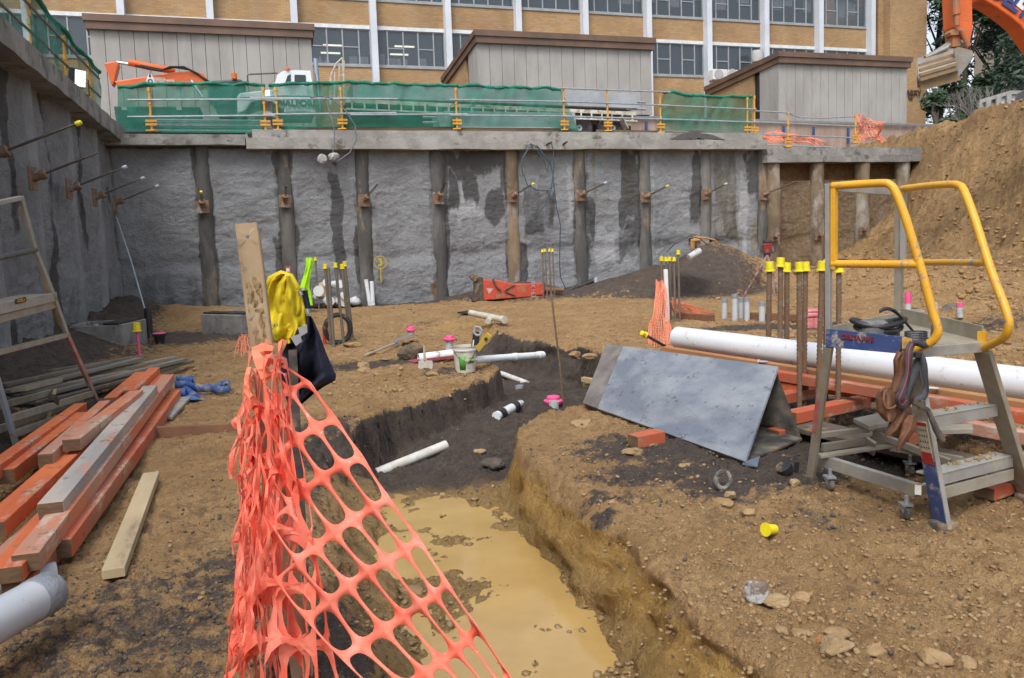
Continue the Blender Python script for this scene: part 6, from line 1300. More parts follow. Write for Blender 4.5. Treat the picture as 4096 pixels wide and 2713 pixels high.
# ---------- blue strap ----------
bl=mat('blue_canvas',(.045,.10,.30),(.06,.13,.34),s=6,rough=.7,dirt=.3,dc=(.36,.31,.24),ds=7)
P=gp(800,1575); o=T('blue_strap','muddy blue webbing strap and rolled canvas on the clay by the timber stack','strap',tuple(P))
def band(b,pts,h_,tw=0):
    rows=[[Vector(p) for p in pts],[Vector(p)+UP*h_ for p in pts]]; b.sheet(rows); return b
zb=P.z+.05
b=MB(); pts=[G(x,y,zb) for x,y in ((700,1555),(745,1552),(790,1568),(845,1570),(880,1560),(905,1548),(922,1556),(918,1572),(895,1577),(860,1574),(835,1565))]; band(b,pts,.085); b.build('webbing',bl,o,fix=False,solid=.006,smooth='all')
b=MB(); b.tube([G(700,1575,zb),G(745,1572,zb)],.05,10); b.tube([G(745,1560,zb-.02),G(782,1590,zb-.03)],[.05,.04],10); b.build('rolled_canvas',bl,o,smooth=True)
b=MB(); 
for k in range(5): band(b,[G(705+14*k,1530+3*k,zb+.02),G(730+12*k,1526,zb+.03),G(778,1530+3*k,zb+.02)],.07)
b.build('folded_canvas',bl,o,fix=False,solid=.008,smooth='all'); b=MB()
b.sheet([[G(x,y,zb-.03+.02*math.sin(x*.07+y)) for x in range(700,840,14)] for y in (1575,1588,1600)]); b.build('folded_canvas',bl,o,fix=False,solid=.008,smooth='all')
# ---------- left step ladder ----------
alu=mat('aluminium_worn',(.42,.42,.40),(.34,.33,.30),s=6,rough=.5,metal=.35,dirt=.3,dc=(.38,.33,.24),ds=8); alum=mat('aluminium_muddy',(.36,.33,.27),(.28,.25,.19),s=6,rough=.7,metal=.15,dirt=.35,dc=(.33,.27,.18))
lyel=mat('ladder_yellow',(.75,.38,.02),(.65,.33,.03),s=6,rough=.45,dirt=.15); lred=mat('ladder_red',(.48,.10,.10),(.40,.25,.24),s=7,rough=.55,dirt=.2)
F1=gp(65,1795); F2=gp(395,1610); o=T('platform_ladder','aluminium platform step ladder standing at the left edge with yellow and red stiles','step ladder',tuple(F2))
lv=lambda x,y: V(x,y,F1,F2)
def lbar(nm,pts,w_,h_,m,b=None,par=None):
    for p,q in zip(pts,pts[1:]):
        b=MB(); b.beam(p,q,w_,h_,up=(F2-F1).cross(UP)); b.build(nm,m,par or o,bev=.003)
nL=Vector((-(F2-F1).y,(F2-F1).x,0)).normalized()
lbar('stile',[lv(84,795),lv(140,1000),lv(210,1175),lv(268,1340)],.055,.03,alu)
b=MB(); b.beam(lv(268,1340),lv(392,1612),.055,.03,up=nL); b.build('stile',lred,o,bev=.003)
b=MB(); b.tube([lv(102,830)+nL*.03,lv(180,1080)+nL*.03,lv(250,1290)+nL*.03,lv(288,1340)+nL*.03],.017,8); b.build('yellow_rail',lyel,o,smooth=True)
lbar('top_bar',[lv(-60,822),lv(84,792)],.035,.05,alu); b=MB(); b.tube([lv(-60,1045),lv(142,1000)],.024,8); b.build('grip_bar',mat('black_grip',(.05,.06,.06),(.1,.1,.09),s=12,rough=.6),o)
# platform tray
b=MB(); A_,B_=lv(-80,1248),lv(222,1182); d=(B_-A_); b.hexa([A_,B_,B_+nL*.3,A_+nL*.3],[p+UP*.02 for p in (A_,B_,B_+nL*.3,A_+nL*.3)]); b.build('platform',alum,o,bev=.003)
b=MB(); b.beam(A_-nL*.005-UP*.01,B_-nL*.005-UP*.01,.02,.085); b.build('platform_edge',alu,o,bev=.004)
b=MB(); b.beam(A_+nL*.02-UP*.09,B_+nL*.02-UP*.085,.04,.06); b.build('under_bar',alum,o)
lb=lv(73,1203)-nL*.018; dd=(B_-A_).normalized(); b=MB(); pr=[]
for k in range(20):
    a=2*math.pi*k/20; pr.append(lb+dd*(.085 if math.cos(a)>0 else -.085)+dd*.022*math.cos(a)+UP*.022*math.sin(a))
b.prism(pr,-nL*.002); b.build('name_plate',mat('plate_black',(.03,.03,.03),rough=.5),o); text('name_plate_text','GORILLA',.036,lb-nL*.004,dd,UP,mat('plate_yellow',(.6,.35,.03),rough=.5),o,ext=.001,bold=.001)
b=MB(); b.beam(lv(-40,1418),lv(268,1340),.04,.05,up=nL); b.build('cross_bar',alum,o)
for (x0,y0,x1,y1,q) in ((40,1675,368,1575,0),(55,1715,380,1595,.12),(58,1735,300,1650,.0),(80,1640,355,1560,.35)):
    b=MB(); b.beam(lv(x0,y0)+nL*q,lv(x1,y1)+nL*q,.035,.06,up=UP); b.build('rung',alum,o,bev=.003)
b=MB(); b.beam(lv(-60,1350),lv(68,1792),.055,.03,up=nL); b.build('stile',mat('stile_bluegrey',(.25,.31,.38),(.33,.33,.31),s=5,rough=.5,dirt=.3),o,bev=.003)
b=MB(); b.beam(lv(0,1395)+nL*.4,lv(75,1650)+nL*.4,.045,.03,up=nL); b.build('rear_leg',alum,o,bev=.003)
b=MB(); b.beam(lv(127,1578)+nL*.1+UP*.05,lv(270,1540)+nL*.1+UP*.05,.12,.04); b.build('folding_step',alum,o,bev=.003); b=MB(); b.beam(lv(205,1590),lv(225,1610),.05,.06); b.build('bracket',dst,o)
# ---------- post, picket, big orange mesh ----------
def ringcell(b,Pf,u0,u1,v0,v1,hu,hv,ex=2.6,n=24,rot=0,cu=0,cv=0,thick=0):
    # cell in (u,v) with a rounded hole; Pf maps (u,v)->3D
    inn=[];out=[]; um,vm=(u0+u1)/2+cu,(v0+v1)/2+cv; ru,rv=(u1-u0)/2,(v1-v0)/2
    for k in range(n):
        a=2*math.pi*(k+.5)/n; c,s=math.cos(a),math.sin(a)
        rr=(abs(c)**ex+abs(s)**ex)**(-1/ex); inn.append(Pf(um+ru*hu*c*rr,vm+rv*hv*s*rr))
        m=max(abs(c),abs(s)); out.append(Pf(um-cu+ru*c/m,vm-cv+rv*s/m))
    # exact corners
    base=len(b.v); b.v+=[tuple(p) for p in inn]+[tuple(p) for p in out]
    cor={}
    for q,(uu,vv) in enumerate(((u1,v1),(u0,v1),(u0,v0),(u1,v0))): cor[q]=len(b.v); b.v.append(tuple(Pf(uu,vv)))
    for k in range(n):
        k2=(k+1)%n; a1=2*math.pi*(k+.5)/n; 
        cq=None
        for q in range(4):
            ac=math.pi/4+q*math.pi/2
            if a1<ac<a1+2*math.pi/n: cq=q
        if cq is None: b.f.append((base+k,base+n+k,base+n+k2,base+k2))
        else: b.f.append((base+k,base+n+k,cor[cq],base+n+k2,base+k2))
YPo=2.75
o=T('channel_post','pale brown folded channel post with punched holes, caked with mud, leaning at the mesh','post',tuple(D(1218,2713,YPo)))
top=D(984,893,YPo); bot=D(1214,2760,YPo); dv=(bot-top); Lp=dv.length; dv.normalize(); wv=Vector((1,.25,0)); wv=(wv-dv*wv.dot(dv)).normalized(); nv_=wv.cross(dv); 
if nv_.y>0: nv_=-nv_
wp_=.073
Pf=lambda u,v: top+wv*((u-.5)*wp_)+dv*v+nv_*(-.010*math.sin(math.pi*u)*0+.008*(abs(u-.5)*2)**3)
b=MB(); holes=[.048,.31,.62,.86,1.1,1.34,1.58]; v=0.0; hw=.03
segs=[]; cur_=-.0
for h in holes:
    if h-hw>cur_: segs.append((cur_,h-hw,0)); 
    segs.append((h-hw,h+hw,1)); cur_=h+hw
segs.append((cur_,Lp,0))
for a,c,hh in segs:
    if hh: ringcell(b,Pf,0,1,a,c,.19,.22,ex=2,n=20)
    else:
        m_=max(1,int((c-a)/.05)); b.sheet([[Pf(i/6,a+(c-a)*j/m_) for i in range(7)] for j in range(m_+1)],True)
# side flange
b.sheet([[Pf(1,a)+(-nv_)*k*.03+wv*(.004*k) for k in (0,.5,1)] for a in np.linspace(.03,Lp,24)],True)
bp_=mat('post_buff',(.46,.345,.22),(.38,.28,.17),s=5,rough=.75,dirt=.15,dc=(.27,.20,.13),ds=12)
ob=b.build('channel',bp_,o,fix=False,solid=.004)
b=MB(); rows=[]
for j in range(46):
    v=.16+.40*j/45; row=[]
    for i in range(22):
        u=.06+.86*i/21; a_=np.array([u*9.0]); c_=np.array([v*70.0]); e_=min(1,4*(1-abs(2*i/21-1)))*min(1,5*(j/45))*(1-.55*j/45)
        hh=.0045*e_+max(0,fbm(a_,c_*.6,4,5)[0]+.25)*.020*e_-.0035
        row.append(Pf(u,v)+nv_*hh)
    rows.append(row)
b.sheet(rows,True)
b.build('mud_crust',mat('crust_mud',(.38,.27,.14),(.28,.19,.10),s=30,rough=.95,bump=1,bs=60),o,smooth='all',fix=False)
b=MB(); b.beam(D(1170,1400,3.35),D(1228,2500,3.15),.035,.02); b.beam(D(1172,1400,3.37),D(1230,2500,3.17),.02,.035); tag(b.build('star_picket',mat('picket_black',(.03,.026,.024),(.09,.065,.05),s=14,rough=.7,dirt=.15)),'dark star picket behind the orange mesh carrying the jacket','picket')
# mesh nodes measured along the sheet
ND={(-1,0):(1128,1462),(0,0):(1233,1528),(0,1):(1158,1561),(1,0):(1342,1677),(1,1):(1265,1710),(1,2):(1186,1761),(2,0):(1445,1828),(2,1):(1368,1863),(2,2):(1289,1910),(2,3):(1209,1966),(3,0):(1552,1997),(3,1):(1493,2034),(3,2):(1414,2076),(3,3):(1335,2132),(3,4):(1261,2188),
 (4,0):(1675,2160),(4,1):(1619,2202),(4,2):(1549,2244),(4,3):(1470,2290),(4,4):(1391,2341),(4,5):(1321,2411),(5,0):(1787,2332),(5,1):(1740,2383),(5,2):(1680,2421),(5,3):(1614,2467),(5,4):(1535,2518),(5,5):(1442,2583),(6,0):(1908,2514),(6,1):(1866,2556),(6,2):(1824,2602),(6,3):(1763,2644),(6,4):(1698,2695),(7,0):(2031,2695),(-1,1):(1085,1480),(0,2):(1100,1600)}
Am=[];bx=[];by=[]
for (i,j),(x,y) in ND.items(): Am.append([1,i,j,i*i,i*j,j*j,i*i*j,i*j*j]); bx.append(x); by.append(y)
Am=np.array(Am,float); kx=np.linalg.lstsq(Am,np.array(bx,float),rcond=None)[0]; ky=np.linalg.lstsq(Am,np.array(by,float),rcond=None)[0]
def npx(i,j):
    v=np.array([1,i,j,i*i,i*j,j*j,i*i*j,i*j*j]); return float(v@kx),float(v@ky)
def node(i,j):
    fx,fy=npx(i,j); 
    i0,j0=math.floor(i),math.floor(j); ex=ey=0
    # add residuals of the measured nodes, bilinear
    for di in (0,1):
        for dj in (0,1):
            k=(i0+di,j0+dj); wgt=(i-i0 if di else 1-i+i0)*(j-j0 if dj else 1-j+j0)
            if k in ND: qx,qy=npx(*k); ex+=wgt*(ND[k][0]-qx); ey+=wgt*(ND[k][1]-qy)
    Y=2.62-.058*i+.02*math.sin(i*2.1+j)+.01*math.sin(j*3+i)
    return D(fx+ex,fy+ey,Y)
b=MB()
for i in range(-1,9):
    for j in range(0,6):
        if j>i+2.5 or (i>=7 and j>4): continue
        # hole spans between nodes i..i+1 and j..j+1 ; cell border runs through the nodes
        ringcell(b,lambda u,v:node(u,v),i,i+1,j,j+1,.85,.86,ex=3.0,n=28)
# outer edge strand
ed=[]; 
for k in range(-8,73):
    i=k/8; ed.append(i)
b.sheet([[node(i,-.02-.10*(.35+.65*abs(math.cos(math.pi*i))**3)) for i in ed],[node(i,.001) for i in ed]],True)
o=T('barrier_mesh','large orange plastic barrier mesh stretched from the channel post across the trench in the foreground','barrier mesh',tuple(D(1300,2000,2.5)))
b.build('stretched_sheet',net,o,fix=False,solid=.0025,smooth=True,weld=1)
# gathered part: narrow folded columns hanging beside the post
def gather(x_top,x_bot,wt,wb,y0,y1,Y0,cols,rows_,seed,nm='gathered_folds'):
    b=MB(); rr=random.Random(seed); ph=[rr.uniform(0,6) for _ in range(6)]
    def Pf(u,v):   # u column 0..cols, v row 0..rows
        f=v/rows_; y=y0+(y1-y0)*f; xc=x_top+(x_bot-x_top)*f; w_=wt+(wb-wt)*f
        tri=abs(((u*.5+.07*math.sin(v*1.3+ph[0]))%1)*2-1)
        x=xc+w_*(tri-.5)+w_*.35*math.sin(u*2.1+v*.55+ph[1])+7*math.sin(v*2.2+u*1.7+ph[2])
        y+= 14*math.sin(u*3.1+ph[3]+v*.4)
        Y=Y0-.06*math.sin(u*math.pi*.9+ph[4]+v*.3)-.03*math.sin(v*1.1+u+ph[5])+.01*u
        return D(x,y,Y)
    for i in range(cols):
        for j in range(rows_): 
            if rr.random()<.05: continue
            ringcell(b,Pf,i,i+1,j,j+1,.90,.955,ex=2.6,n=16)
    b.build(nm,net,o,fix=False,solid=.0012,weld=1)
gather(1030,1005,45,115,1420,2790,2.66,6,7,1); gather(1095,1110,60,200,1430,2800,2.56,5,6,2); gather(1000,985,24,70,1500,2790,2.70,4,7,3); gather(1120,1240,36,170,1480,2800,2.50,3,6,4)
# loose ribbons and torn tabs
b=MB()
def ribbon(pts,w_,seed=0,Y0=2.6):
    rr=random.Random(seed); P=[D(x,y,Y) for x,y,Y in pts]; ra=[];rb=[]; tw=rr.uniform(0,3)
    # catmull
    Q=[]
    for i in range(len(P)-1):
        p0=P[max(i-1,0)];p1=P[i];p2=P[i+1];p3=P[min(i+2,len(P)-1)]
        for k in range(6):
            t=k/6; Q.append(.5*((2*p1)+(p2-p0)*t+(2*p0-5*p1+4*p2-p3)*t*t+(3*p1-p0-3*p2+p3)*t**3))
    Q.append(P[-1])
    for i,p in enumerate(Q):
        d=(Q[min(i+1,len(Q)-1)]-Q[max(i-1,0)]).normalized(); s=d.cross(Vector((0,-1,0))); s=s.normalized() if s.length>.01 else Vector((1,0,0)); a=tw+i*.16
        v=s*math.cos(a)+Vector((0,-1,0))*math.sin(a)*.8; w2=w_*(.55+.45*abs(math.sin(i*.26+tw))); ra.append(p-v*w2/2); rb.append(p+v*w2/2)
    b.sheet([ra,rb])
rr=random.Random(12)
for k in range(52):
    x=rr.uniform(962,1110)-0; y=rr.uniform(1480,2400); L=rr.uniform(200,620); pts=[]; Y=rr.uniform(2.46,2.72); n_=int(L/90)+2; dxx=rr.uniform(-45,60)
    for i in range(n_): f=i/(n_-1); pts.append((x+dxx*f+rr.uniform(-22,22)-30*f*(x<1000),y+L*f,Y+rr.uniform(-.03,.03)))
    ribbon(pts,rr.uniform(.007,.017),seed=k)
for k in range(16):
    x=rr.uniform(945,990); y=rr.uniform(1550,2650); ribbon([(x+30,y-30,2.6),(x,y,2.58),(x-rr.uniform(5,28),y+rr.uniform(-30,50),2.57),(x-rr.uniform(0,30)+8,y+rr.uniform(40,90),2.58)],.018,seed=100+k)
ribbon([(960,2330,2.6),(948,2400,2.6),(938,2500,2.58),(932,2580,2.58),(920,2640,2.58),(905,2700,2.57),(895,2760,2.57)],.028,seed=200); ribbon([(975,2550,2.6),(968,2620,2.58),(940,2680,2.57),(905,2715,2.57)],.026,seed=201)
b.build('loose_ribbons',net,o,fix=False,solid=.0012)
# torn flap at the top
b=MB()
def flap(pp,Y): b.sheet([[D(x,y,Yy) for x,y,Yy in r] for r in pp])
flap([[(1006,1392,2.60),(1052,1372,2.58),(1096,1386,2.60)],[(1020,1420,2.57),(1056,1404,2.55),(1090,1404,2.58)],[(1042,1447,2.56),(1058,1430,2.56),(1072,1424,2.59)]],0)
flap([[(1006,1405,2.57),(1030,1398,2.57)],[(1014,1440,2.54),(1052,1428,2.54)],[(1028,1480,2.53),(1072,1470,2.53)],[(1046,1518,2.53),(1086,1500,2.54)],[(1066,1530,2.54),(1084,1512,2.55)]],0)
flap([[(1058,1372,2.62),(1064,1352,2.62),(1078,1374,2.62)],[(1060,1380,2.62),(1070,1376,2.62),(1100,1380,2.63)]],0)
flap([[(988,1472,2.6),(1006,1468,2.6)],[(980,1500,2.58),(998,1500,2.57)],[(976,1540,2.57),(990,1545,2.57)],[(974,1600,2.58),(986,1604,2.58)]],0)
flap([[(972,1562,2.57),(990,1556,2.56)],[(996,1594,2.54),(1012,1580,2.54)],[(1030,1622,2.56),(1040,1604,2.56)]],0)
flap([[(1112,1372,2.6),(1130,1356,2.6),(1150,1366,2.61)],[(1114,1410,2.58),(1122,1394,2.58),(1132,1388,2.6)],[(1110,1470,2.6),(1116,1464,2.59),(1122,1460,2.6)]],0)
b.build('torn_flap',netf,o,fix=False,solid=.002)
# ---------- formwork wedge ----------
fwm=mat('form_ply',(.27,.295,.325),(.155,.18,.225),s=2.6,lo=.40,hi=.60,rough=.42,c3=(.09,.10,.13),s3=9,l3=.60,h3=.68,dirt=.05,dc=(.10,.09,.09),ds=17,bump=.1,bs=30,st=(.6,.9,2)); fwd=mat('form_ply_dark',(.055,.05,.05),(.16,.15,.13),s=5,rough=.55,dirt=.15); edg=mat('ply_edge',(.28,.22,.15),(.18,.14,.10),s=14,rough=.85)
TL,TRr,BR_,BL_=G(2425,1375,.52),G(3112,1466,.56),G(2980,1846,.05),G(2330,1612,.05)
o=T('formwork_box','wedge shaped formwork box of worn blue grey plywood beside the trench','formwork',tuple((BL_+BR_)/2))
nf=(TRr-BL_).cross(BR_-BL_).normalized(); nf=nf if nf.y<0 else -nf; tk_=-nf*.02
sx_=.15/(TL-TRr).length
def board(nm,qs,off,m): b=MB(); b.hexa([Vector(q) for q in qs],[Vector(q)+off for q in qs]); return b.build(nm,m,o,bev=.002)
f=.12; bt,bb=TL.lerp(TRr,f),BL_.lerp(BR_,f)
board('front_board',[bb+(BR_-BL_)*.002,BR_,TRr,bt+(TRr-TL)*.002],tk_,fwm); board('front_strip',[BL_,bb,bt,TL],tk_,mat('strip_brown',(.22,.20,.19),(.13,.115,.105),s=4,rough=.7))
KR=G(3205,1765,.03); 
bd=(BR_-BL_).normalized(); BKR=Vector((KR.x,KR.y,.04)); BKL=BKR-(BR_-BL_)*1.0; T2=TRr-nf*.03-bd*.05; T2L=TL-nf*.03+bd*.03
board('back_board',[BKL+bd*.05,BKR,T2,T2L],Vector((0,-.018,0)),fwd)
board('bottom_board',[BL_-nf*.04+UP*.0,BR_-nf*.04-bd*.04,BKR-Vector((0,.02,0)),BKL-Vector((0,.02,0))],UP*.018,fwd)
board('inner_panel',[(BR_-nf*.05-bd*.55+UP*.02),(BKR-bd*.5+UP*.02),(T2-bd*.52)],bd*.018,fwd) if False else None
b=MB(); q=BR_-bd*.6; b.prism([q-nf*.05+UP*.02,BKR-bd*.55+UP*.02-Vector((0,.03,0)),TRr-bd*.6-nf*.05-UP*.02],bd*.018); b.build('end_panel',fwd,o)
board('blue_tab',[G(2975,1855,.03),G(3040,1830,.03),G(3030,1872,.02),G(2968,1880-20,.02)],UP*.012,mat('blue_tab',(.10,.15,.24),(.15,.17,.2),s=7,rough=.5)) 
lumber('red brown timber block under the front edge of the formwork box',(2532,1742),(2640,1720),.11,.11,.12,.09,OT[3],grp=None,nm='timber_block')
for i,(x,y,z) in enumerate(((2330,1508,.18),(2338,1530,.11))): lumber(('upper','lower')[i]+' pale timber end poking out left of the formwork box',(x,y),(2420,y+14),z,z,.05,.045,mat('pine',(.50,.38,.20),(.42,.31,.16),s=5,rough=.8),grp=None,nm='timber_end')
b=MB(); P=gp(2893,1955,.055); ax=Vector((.35,-.9,.2)).normalized(); b.tube([P+Matrix.Rotation(a,3,ax)@(ax.orthogonal().normalized()*.052) for a in np.linspace(0,6.283,25)[:-1]],.015,8,closed=True); tag(b.build('rubber_ring',mat('muddy_ring',(.30,.28,.25),(.08,.075,.07),s=16,rough=.8,bump=.6,bs=40),smooth=True),'muddy pipe ring standing half buried on the dark gravel below the formwork','ring')
b=MB(); P=gp(3158,1905); b.lathe(P,[(.02,0),(.05,.05),(.052,.09),(.03,.09)],12,(-.5,-.2,.8)); b.beam(P+Vector((.04,0,0)),P+Vector((.05,0,.09)),.008,.03); tag(b.build('black_fitting',blk),'small broken black plastic fitting left of the ladder foot','plastic fitting')
# ---------- right timber pack and big pipe ----------
P0=G(2712,1350,.46); P1=G(4096,1535,.46); d=(P1-P0).normalized(); nC=Vector((d.y,-d.x,0)); nC=nC if nC.y<0 else -nC
b=MB(); b.tube([P0,P1+d*1.2],.117,32); bb_=b; o=T('big_pipe','big long white pipe resting across the orange timber pack','pipe',tuple(P0)); b.build('pipe',mat('pvc_big',(.72,.76,.80),(.68,.72,.76),s=2,rough=.28,dirt=.10,dc=(.5,.43,.34),ds=12),o,smooth=True)
def endcap(oo,R_,L,w_,h_):
    b=MB(); b.box((0,L/2+math.copysign(.0012,L),0),(w_-.006,.003,h_-.006)); e=b.build('end_face',endw,None); e.parent=oo; e.matrix_local=R_.copy()
def pack(lab,s0,s1,q,z,w_,h_,m,nm='pack_timber',grp='timbers of the pack under the big pipe',end=True):
    A=P0+d*s0+nC*q; B=P0+d*s1+nC*q; A.z=B.z=z; oo=T(nm,lab,'timber',tuple((A+B)/2),grp); L=(B-A).length
    xs=d.cross(UP).normalized(); R_=Matrix((xs,d,UP)).transposed().to_4x4(); b=MB(); b.box((0,0,0),(w_,L,h_)); ob=b.build('wood',m,None,bev=.004); ob.parent=oo; ob.matrix_local=R_
    if end: [endcap(oo,R_,L*k_,w_,h_) for k_ in (-1,1)]
    return oo
def cross(lab,s,q0,q1,z,w_,h_,m,grp='timbers of the pack under the big pipe'):
    A=P0+d*s+nC*q0; B=P0+d*s+nC*q1; A.z=B.z=z; oo=T('cross_timber',lab,'timber',tuple((A+B)/2),grp); L=(B-A).length; d2=(B-A).normalized(); xs=d2.cross(UP).normalized()
    R_=Matrix((xs,d2,UP)).transposed().to_4x4(); b=MB(); b.box((0,0,0),(w_,L,h_)); ob=b.build('wood',m,None,bev=.004); ob.parent=oo; ob.matrix_local=R_
    [endcap(oo,R_,L*k_,w_,h_) for k_ in (-1,1)]
pine=mat('new_timber',(.42,.22,.09),(.34,.17,.07),s=2.5,rough=.6,st=(1,.3,1),dirt=.08)
pack('natural brown timber lying along the front of the big white pipe',.0,6.2,.20,.345,.09,.075,pine)
pack('second brown timber tucked under the right half of the big pipe',2.0,6.4,.08,.30,.1,.07,pine)
pack('orange top timber of the pack, running the whole length below the brown one',.6,6.0,.36,.315,.10,.08,OT[3])
pack('orange timber behind the formwork top edge, left end of the pack',-.1,1.9,.33,.225,.12,.07,OT[0])
pack('lower orange timber at the back left of the pack',-.3,2.4,.05,.20,.14,.07,OT[0])
pack('orange timber in the right half of the pack near the ladder steps',3.2,6.2,.52,.22,.11,.08,OT[1])
pack('dark muddy board on edge low in the pack',.7,4.6,.95,.10,.30,.04,mat('muddy_board',(.13,.10,.075),(.09,.075,.06),s=4,rough=.85,dirt=.3),end=False)
pack('long brown bearer at the bottom front of the pack',.9,5.4,.86,.055,.08,.08,mat('timber_brown',(.26,.13,.07)))
for i,(s,lab) in enumerate(((.75,'cross timber end just right of the formwork box'),(1.35,'cross timber end with a dark painted face in the pack'),(1.85,'second cross timber end from the left behind the starter bars'),(2.35,'cross timber end left of the hanging tool belt'),(3.2,'cross timber end behind the tool belt'),(3.95,'wide red cross timber end between the ladder treads'),(4.7,'cross timber end right of the ladder stile'))):
    cross(lab,s,.15,.98+.06*(i%2),.17+.0*(i%2),.12,.085,OT[(3,1,3,3,1,0,3)[i]])
for i,(s,q,lab) in enumerate(((1.5,1.15,'low orange offcut on the dark gravel under the pack'),(3.9,1.25,'small red timber block under the lower ladder tread'),(2.3,1.15,'dark orange offcut behind the ladder rear frame'))):
    cross(lab,s,q-.25,q+.02,.05,.12,.07,OT[3],grp='offcuts in front of the pack')
for i,(s,q) in enumerate(((1.35,.27),(2.95,.30))):
    P=P0+d*s+nC*q; P.z=.39; b=MB(); b.lathe(P,[(.022,0),(.022,.014),(.012,.016),(.012,.09)],8,(.7,-.5,.0)); tag(b.build('loose_bolt',GALV,smooth=True),('galvanised bolt lying on the brown timber left of the starter bars','galvanised bolt lying on the orange timber left of the tool belt')[i],'bolt')
# ---------- right platform ladder ----------
fA=gp(3772,2112); fB=gp(4112,2000); fR=gp(3240,1925)
zp=.94; pA=G(3308,1372,zp); pB=G(3650,1402,zp); pC=G(3930,1378,zp); pD=G(3606,1300,zp)
o=T('platform_ladder','mobile platform ladder with yellow handrails and blue toe board, tool belt hanging on it','platform ladder',tuple(fA))
n1=(pB-pA).cross(UP).normalized(); n1=n1 if n1.y<0 else -n1
YR=mat('handrail_yellow',(.78,.41,.03),(.70,.36,.025),s=5,rough=.42,dirt=.16,dc=(.3,.25,.2),ds=20); YRw=mat('handrail_scuffed',(.70,.36,.03),(.32,.32,.31),s=6,lo=.5,hi=.54,rough=.45)
av=lambda x,y: V(x,y,pA,pB); cvv=lambda x,y: V(x,y,pD,pC)
def smooth_pts(P,k=8):
    Q=[]
    for i in range(len(P)-1):
        p0=P[max(i-1,0)];p1=P[i];p2=P[i+1];p3=P[min(i+2,len(P)-1)]
        for t in np.linspace(0,1,k,endpoint=False): t=float(t); Q.append(.5*((2*p1)+(p2-p0)*t+(2*p0-5*p1+4*p2-p3)*t*t+(3*p1-p0-3*p2+p3)*t**3))
    return Q+[P[-1]]
rr_=.0215
b=MB(); b.tube(smooth_pts([av(x,y) for x,y in ((3328,745),(3440,737),(3530,733),(3557,738),(3580,765),(3618,860),(3680,1060),(3728,1240),(3750,1310),(3745,1345),(3715,1375),(3650,1402))]),rr_,14); b.build('handrail',YR,o,smooth='all')
b=MB(); b.tube([av(3330,1056),av(3672,1058)],rr_,14); b.build('mid_rail',YR,o,smooth=True)
b=MB(); b.tube(smooth_pts([cvv(x,y) for x,y in ((3608,756),(3700,745),(3790,738),(3835,742),(3858,768),(3900,880),(3960,1070),(4020,1230),(4036,1300),(4020,1345),(3985,1368),(3925,1395))]),rr_,14); b.build('handrail',YR,o,smooth='all')
b=MB(); b.tube([cvv(3610,1050),cvv(3945,1050)],rr_*.9,14); b.build('mid_rail',YRw,o,smooth=True)
dAB=(pB-pA).normalized()
b=MB(); b.beam(av(3320,735)-dAB*.01,av(3322,1370)-dAB*.01,.028,.03,up=n1); b.build('upright',alu,o,bev=.002); b=MB(); b.beam(av(3337,733),av(3336,1078),.028,.034,up=n1); b.build('upright_sleeve',YR,o,bev=.002)
b=MB(); b.beam(cvv(3598,800),cvv(3594,1310),.04,.05,up=n1); b.build('upright',alum,o,bev=.002); b=MB(); b.beam(cvv(3616,748),cvv(3612,1060),.03,.03,up=n1); b.build('upright_sleeve',YRw,o,bev=.002)
b=MB(); b.beam(av(3335,748)-n1*.02,cvv(3606,768),.02,.05); b.build('top_brace',alu,o,bev=.002)
b=MB(); pp=[av(3340,1044)-n1*.02,cvv(3600,1046)]; b.tube([pp[0].lerp(pp[1],t)+UP*.006*math.sin(t*20) for t in np.linspace(0,1,20)],.008,6); b.build('safety_rope',blk,o)
b=MB(); b.hexa([pA,pB,pC,pD],[p+UP*.02 for p in (pA,pB,pC,pD)]); b.build('platform',alum,o,bev=.002)
b=MB(); b.beam(pB-UP*.012,pC-UP*.012,.03,.055); b.build('platform_edge',alu,o,bev=.002)
blu=mat('ladder_blue',(.035,.065,.19),(.05,.08,.22),s=7,rough=.5,dirt=.28,dc=(.42,.36,.27),ds=10)
b=MB(); b.hexa([V(3302,1388,pA+n1*.02,pB+n1*.02),V(3648,1420,pA+n1*.02,pB+n1*.02),V(3650,1352,pA+n1*.02,pB+n1*.02),V(3304,1315,pA+n1*.02,pB+n1*.02)],[p-n1*.012 for p in (V(3302,1388,pA+n1*.02,pB+n1*.02),V(3648,1420,pA+n1*.02,pB+n1*.02),V(3650,1352,pA+n1*.02,pB+n1*.02),V(3304,1315,pA+n1*.02,pB+n1*.02))]); tb=b.build('toe_board',blu,o,bev=.002)
text('toe_board_text','DELTA AVE',.035,V(3430,1353,pA+n1*.024,pB+n1*.024),dAB+UP*-.03,UP,mat('dull_red',(.22,.03,.03),rough=.6),o,bold=.0015)
b=MB(); b.beam(av(3638,1352)+n1*.02,av(3638,1412)+n1*.02,.045,.03,up=n1); b.build('yellow_bracket',YR,o)
b=MB(); b.beam(pD+UP*.06,pC+UP*.05,.012,.10); b.beam(pA+UP*.05,pD+UP*.05,.012,.08); b.build('toe_board',alum,o,bev=.002)
b=MB(); b.beam(pC+UP*.07,pC-UP*.03,.04,.035,up=n1); b.build('yellow_bracket',YR,o)
# rear leg near (red/aluminium)
lr=V(3318,1420,pA,pB); b=MB(); b.beam(pA+(pB-pA)*.02-UP*.02,fR,.05,.03,up=n1); b.build('rear_leg',alum,o,bev=.003)
tR=pA+(pB-pA)*.02; b=MB(); b.beam(tR.lerp(fR,.1)+n1*.017-dAB*.008,tR.lerp(fR,.62)+n1*.017-dAB*.008,.030,.004,up=n1); b.build('red_stripe',lred,o)
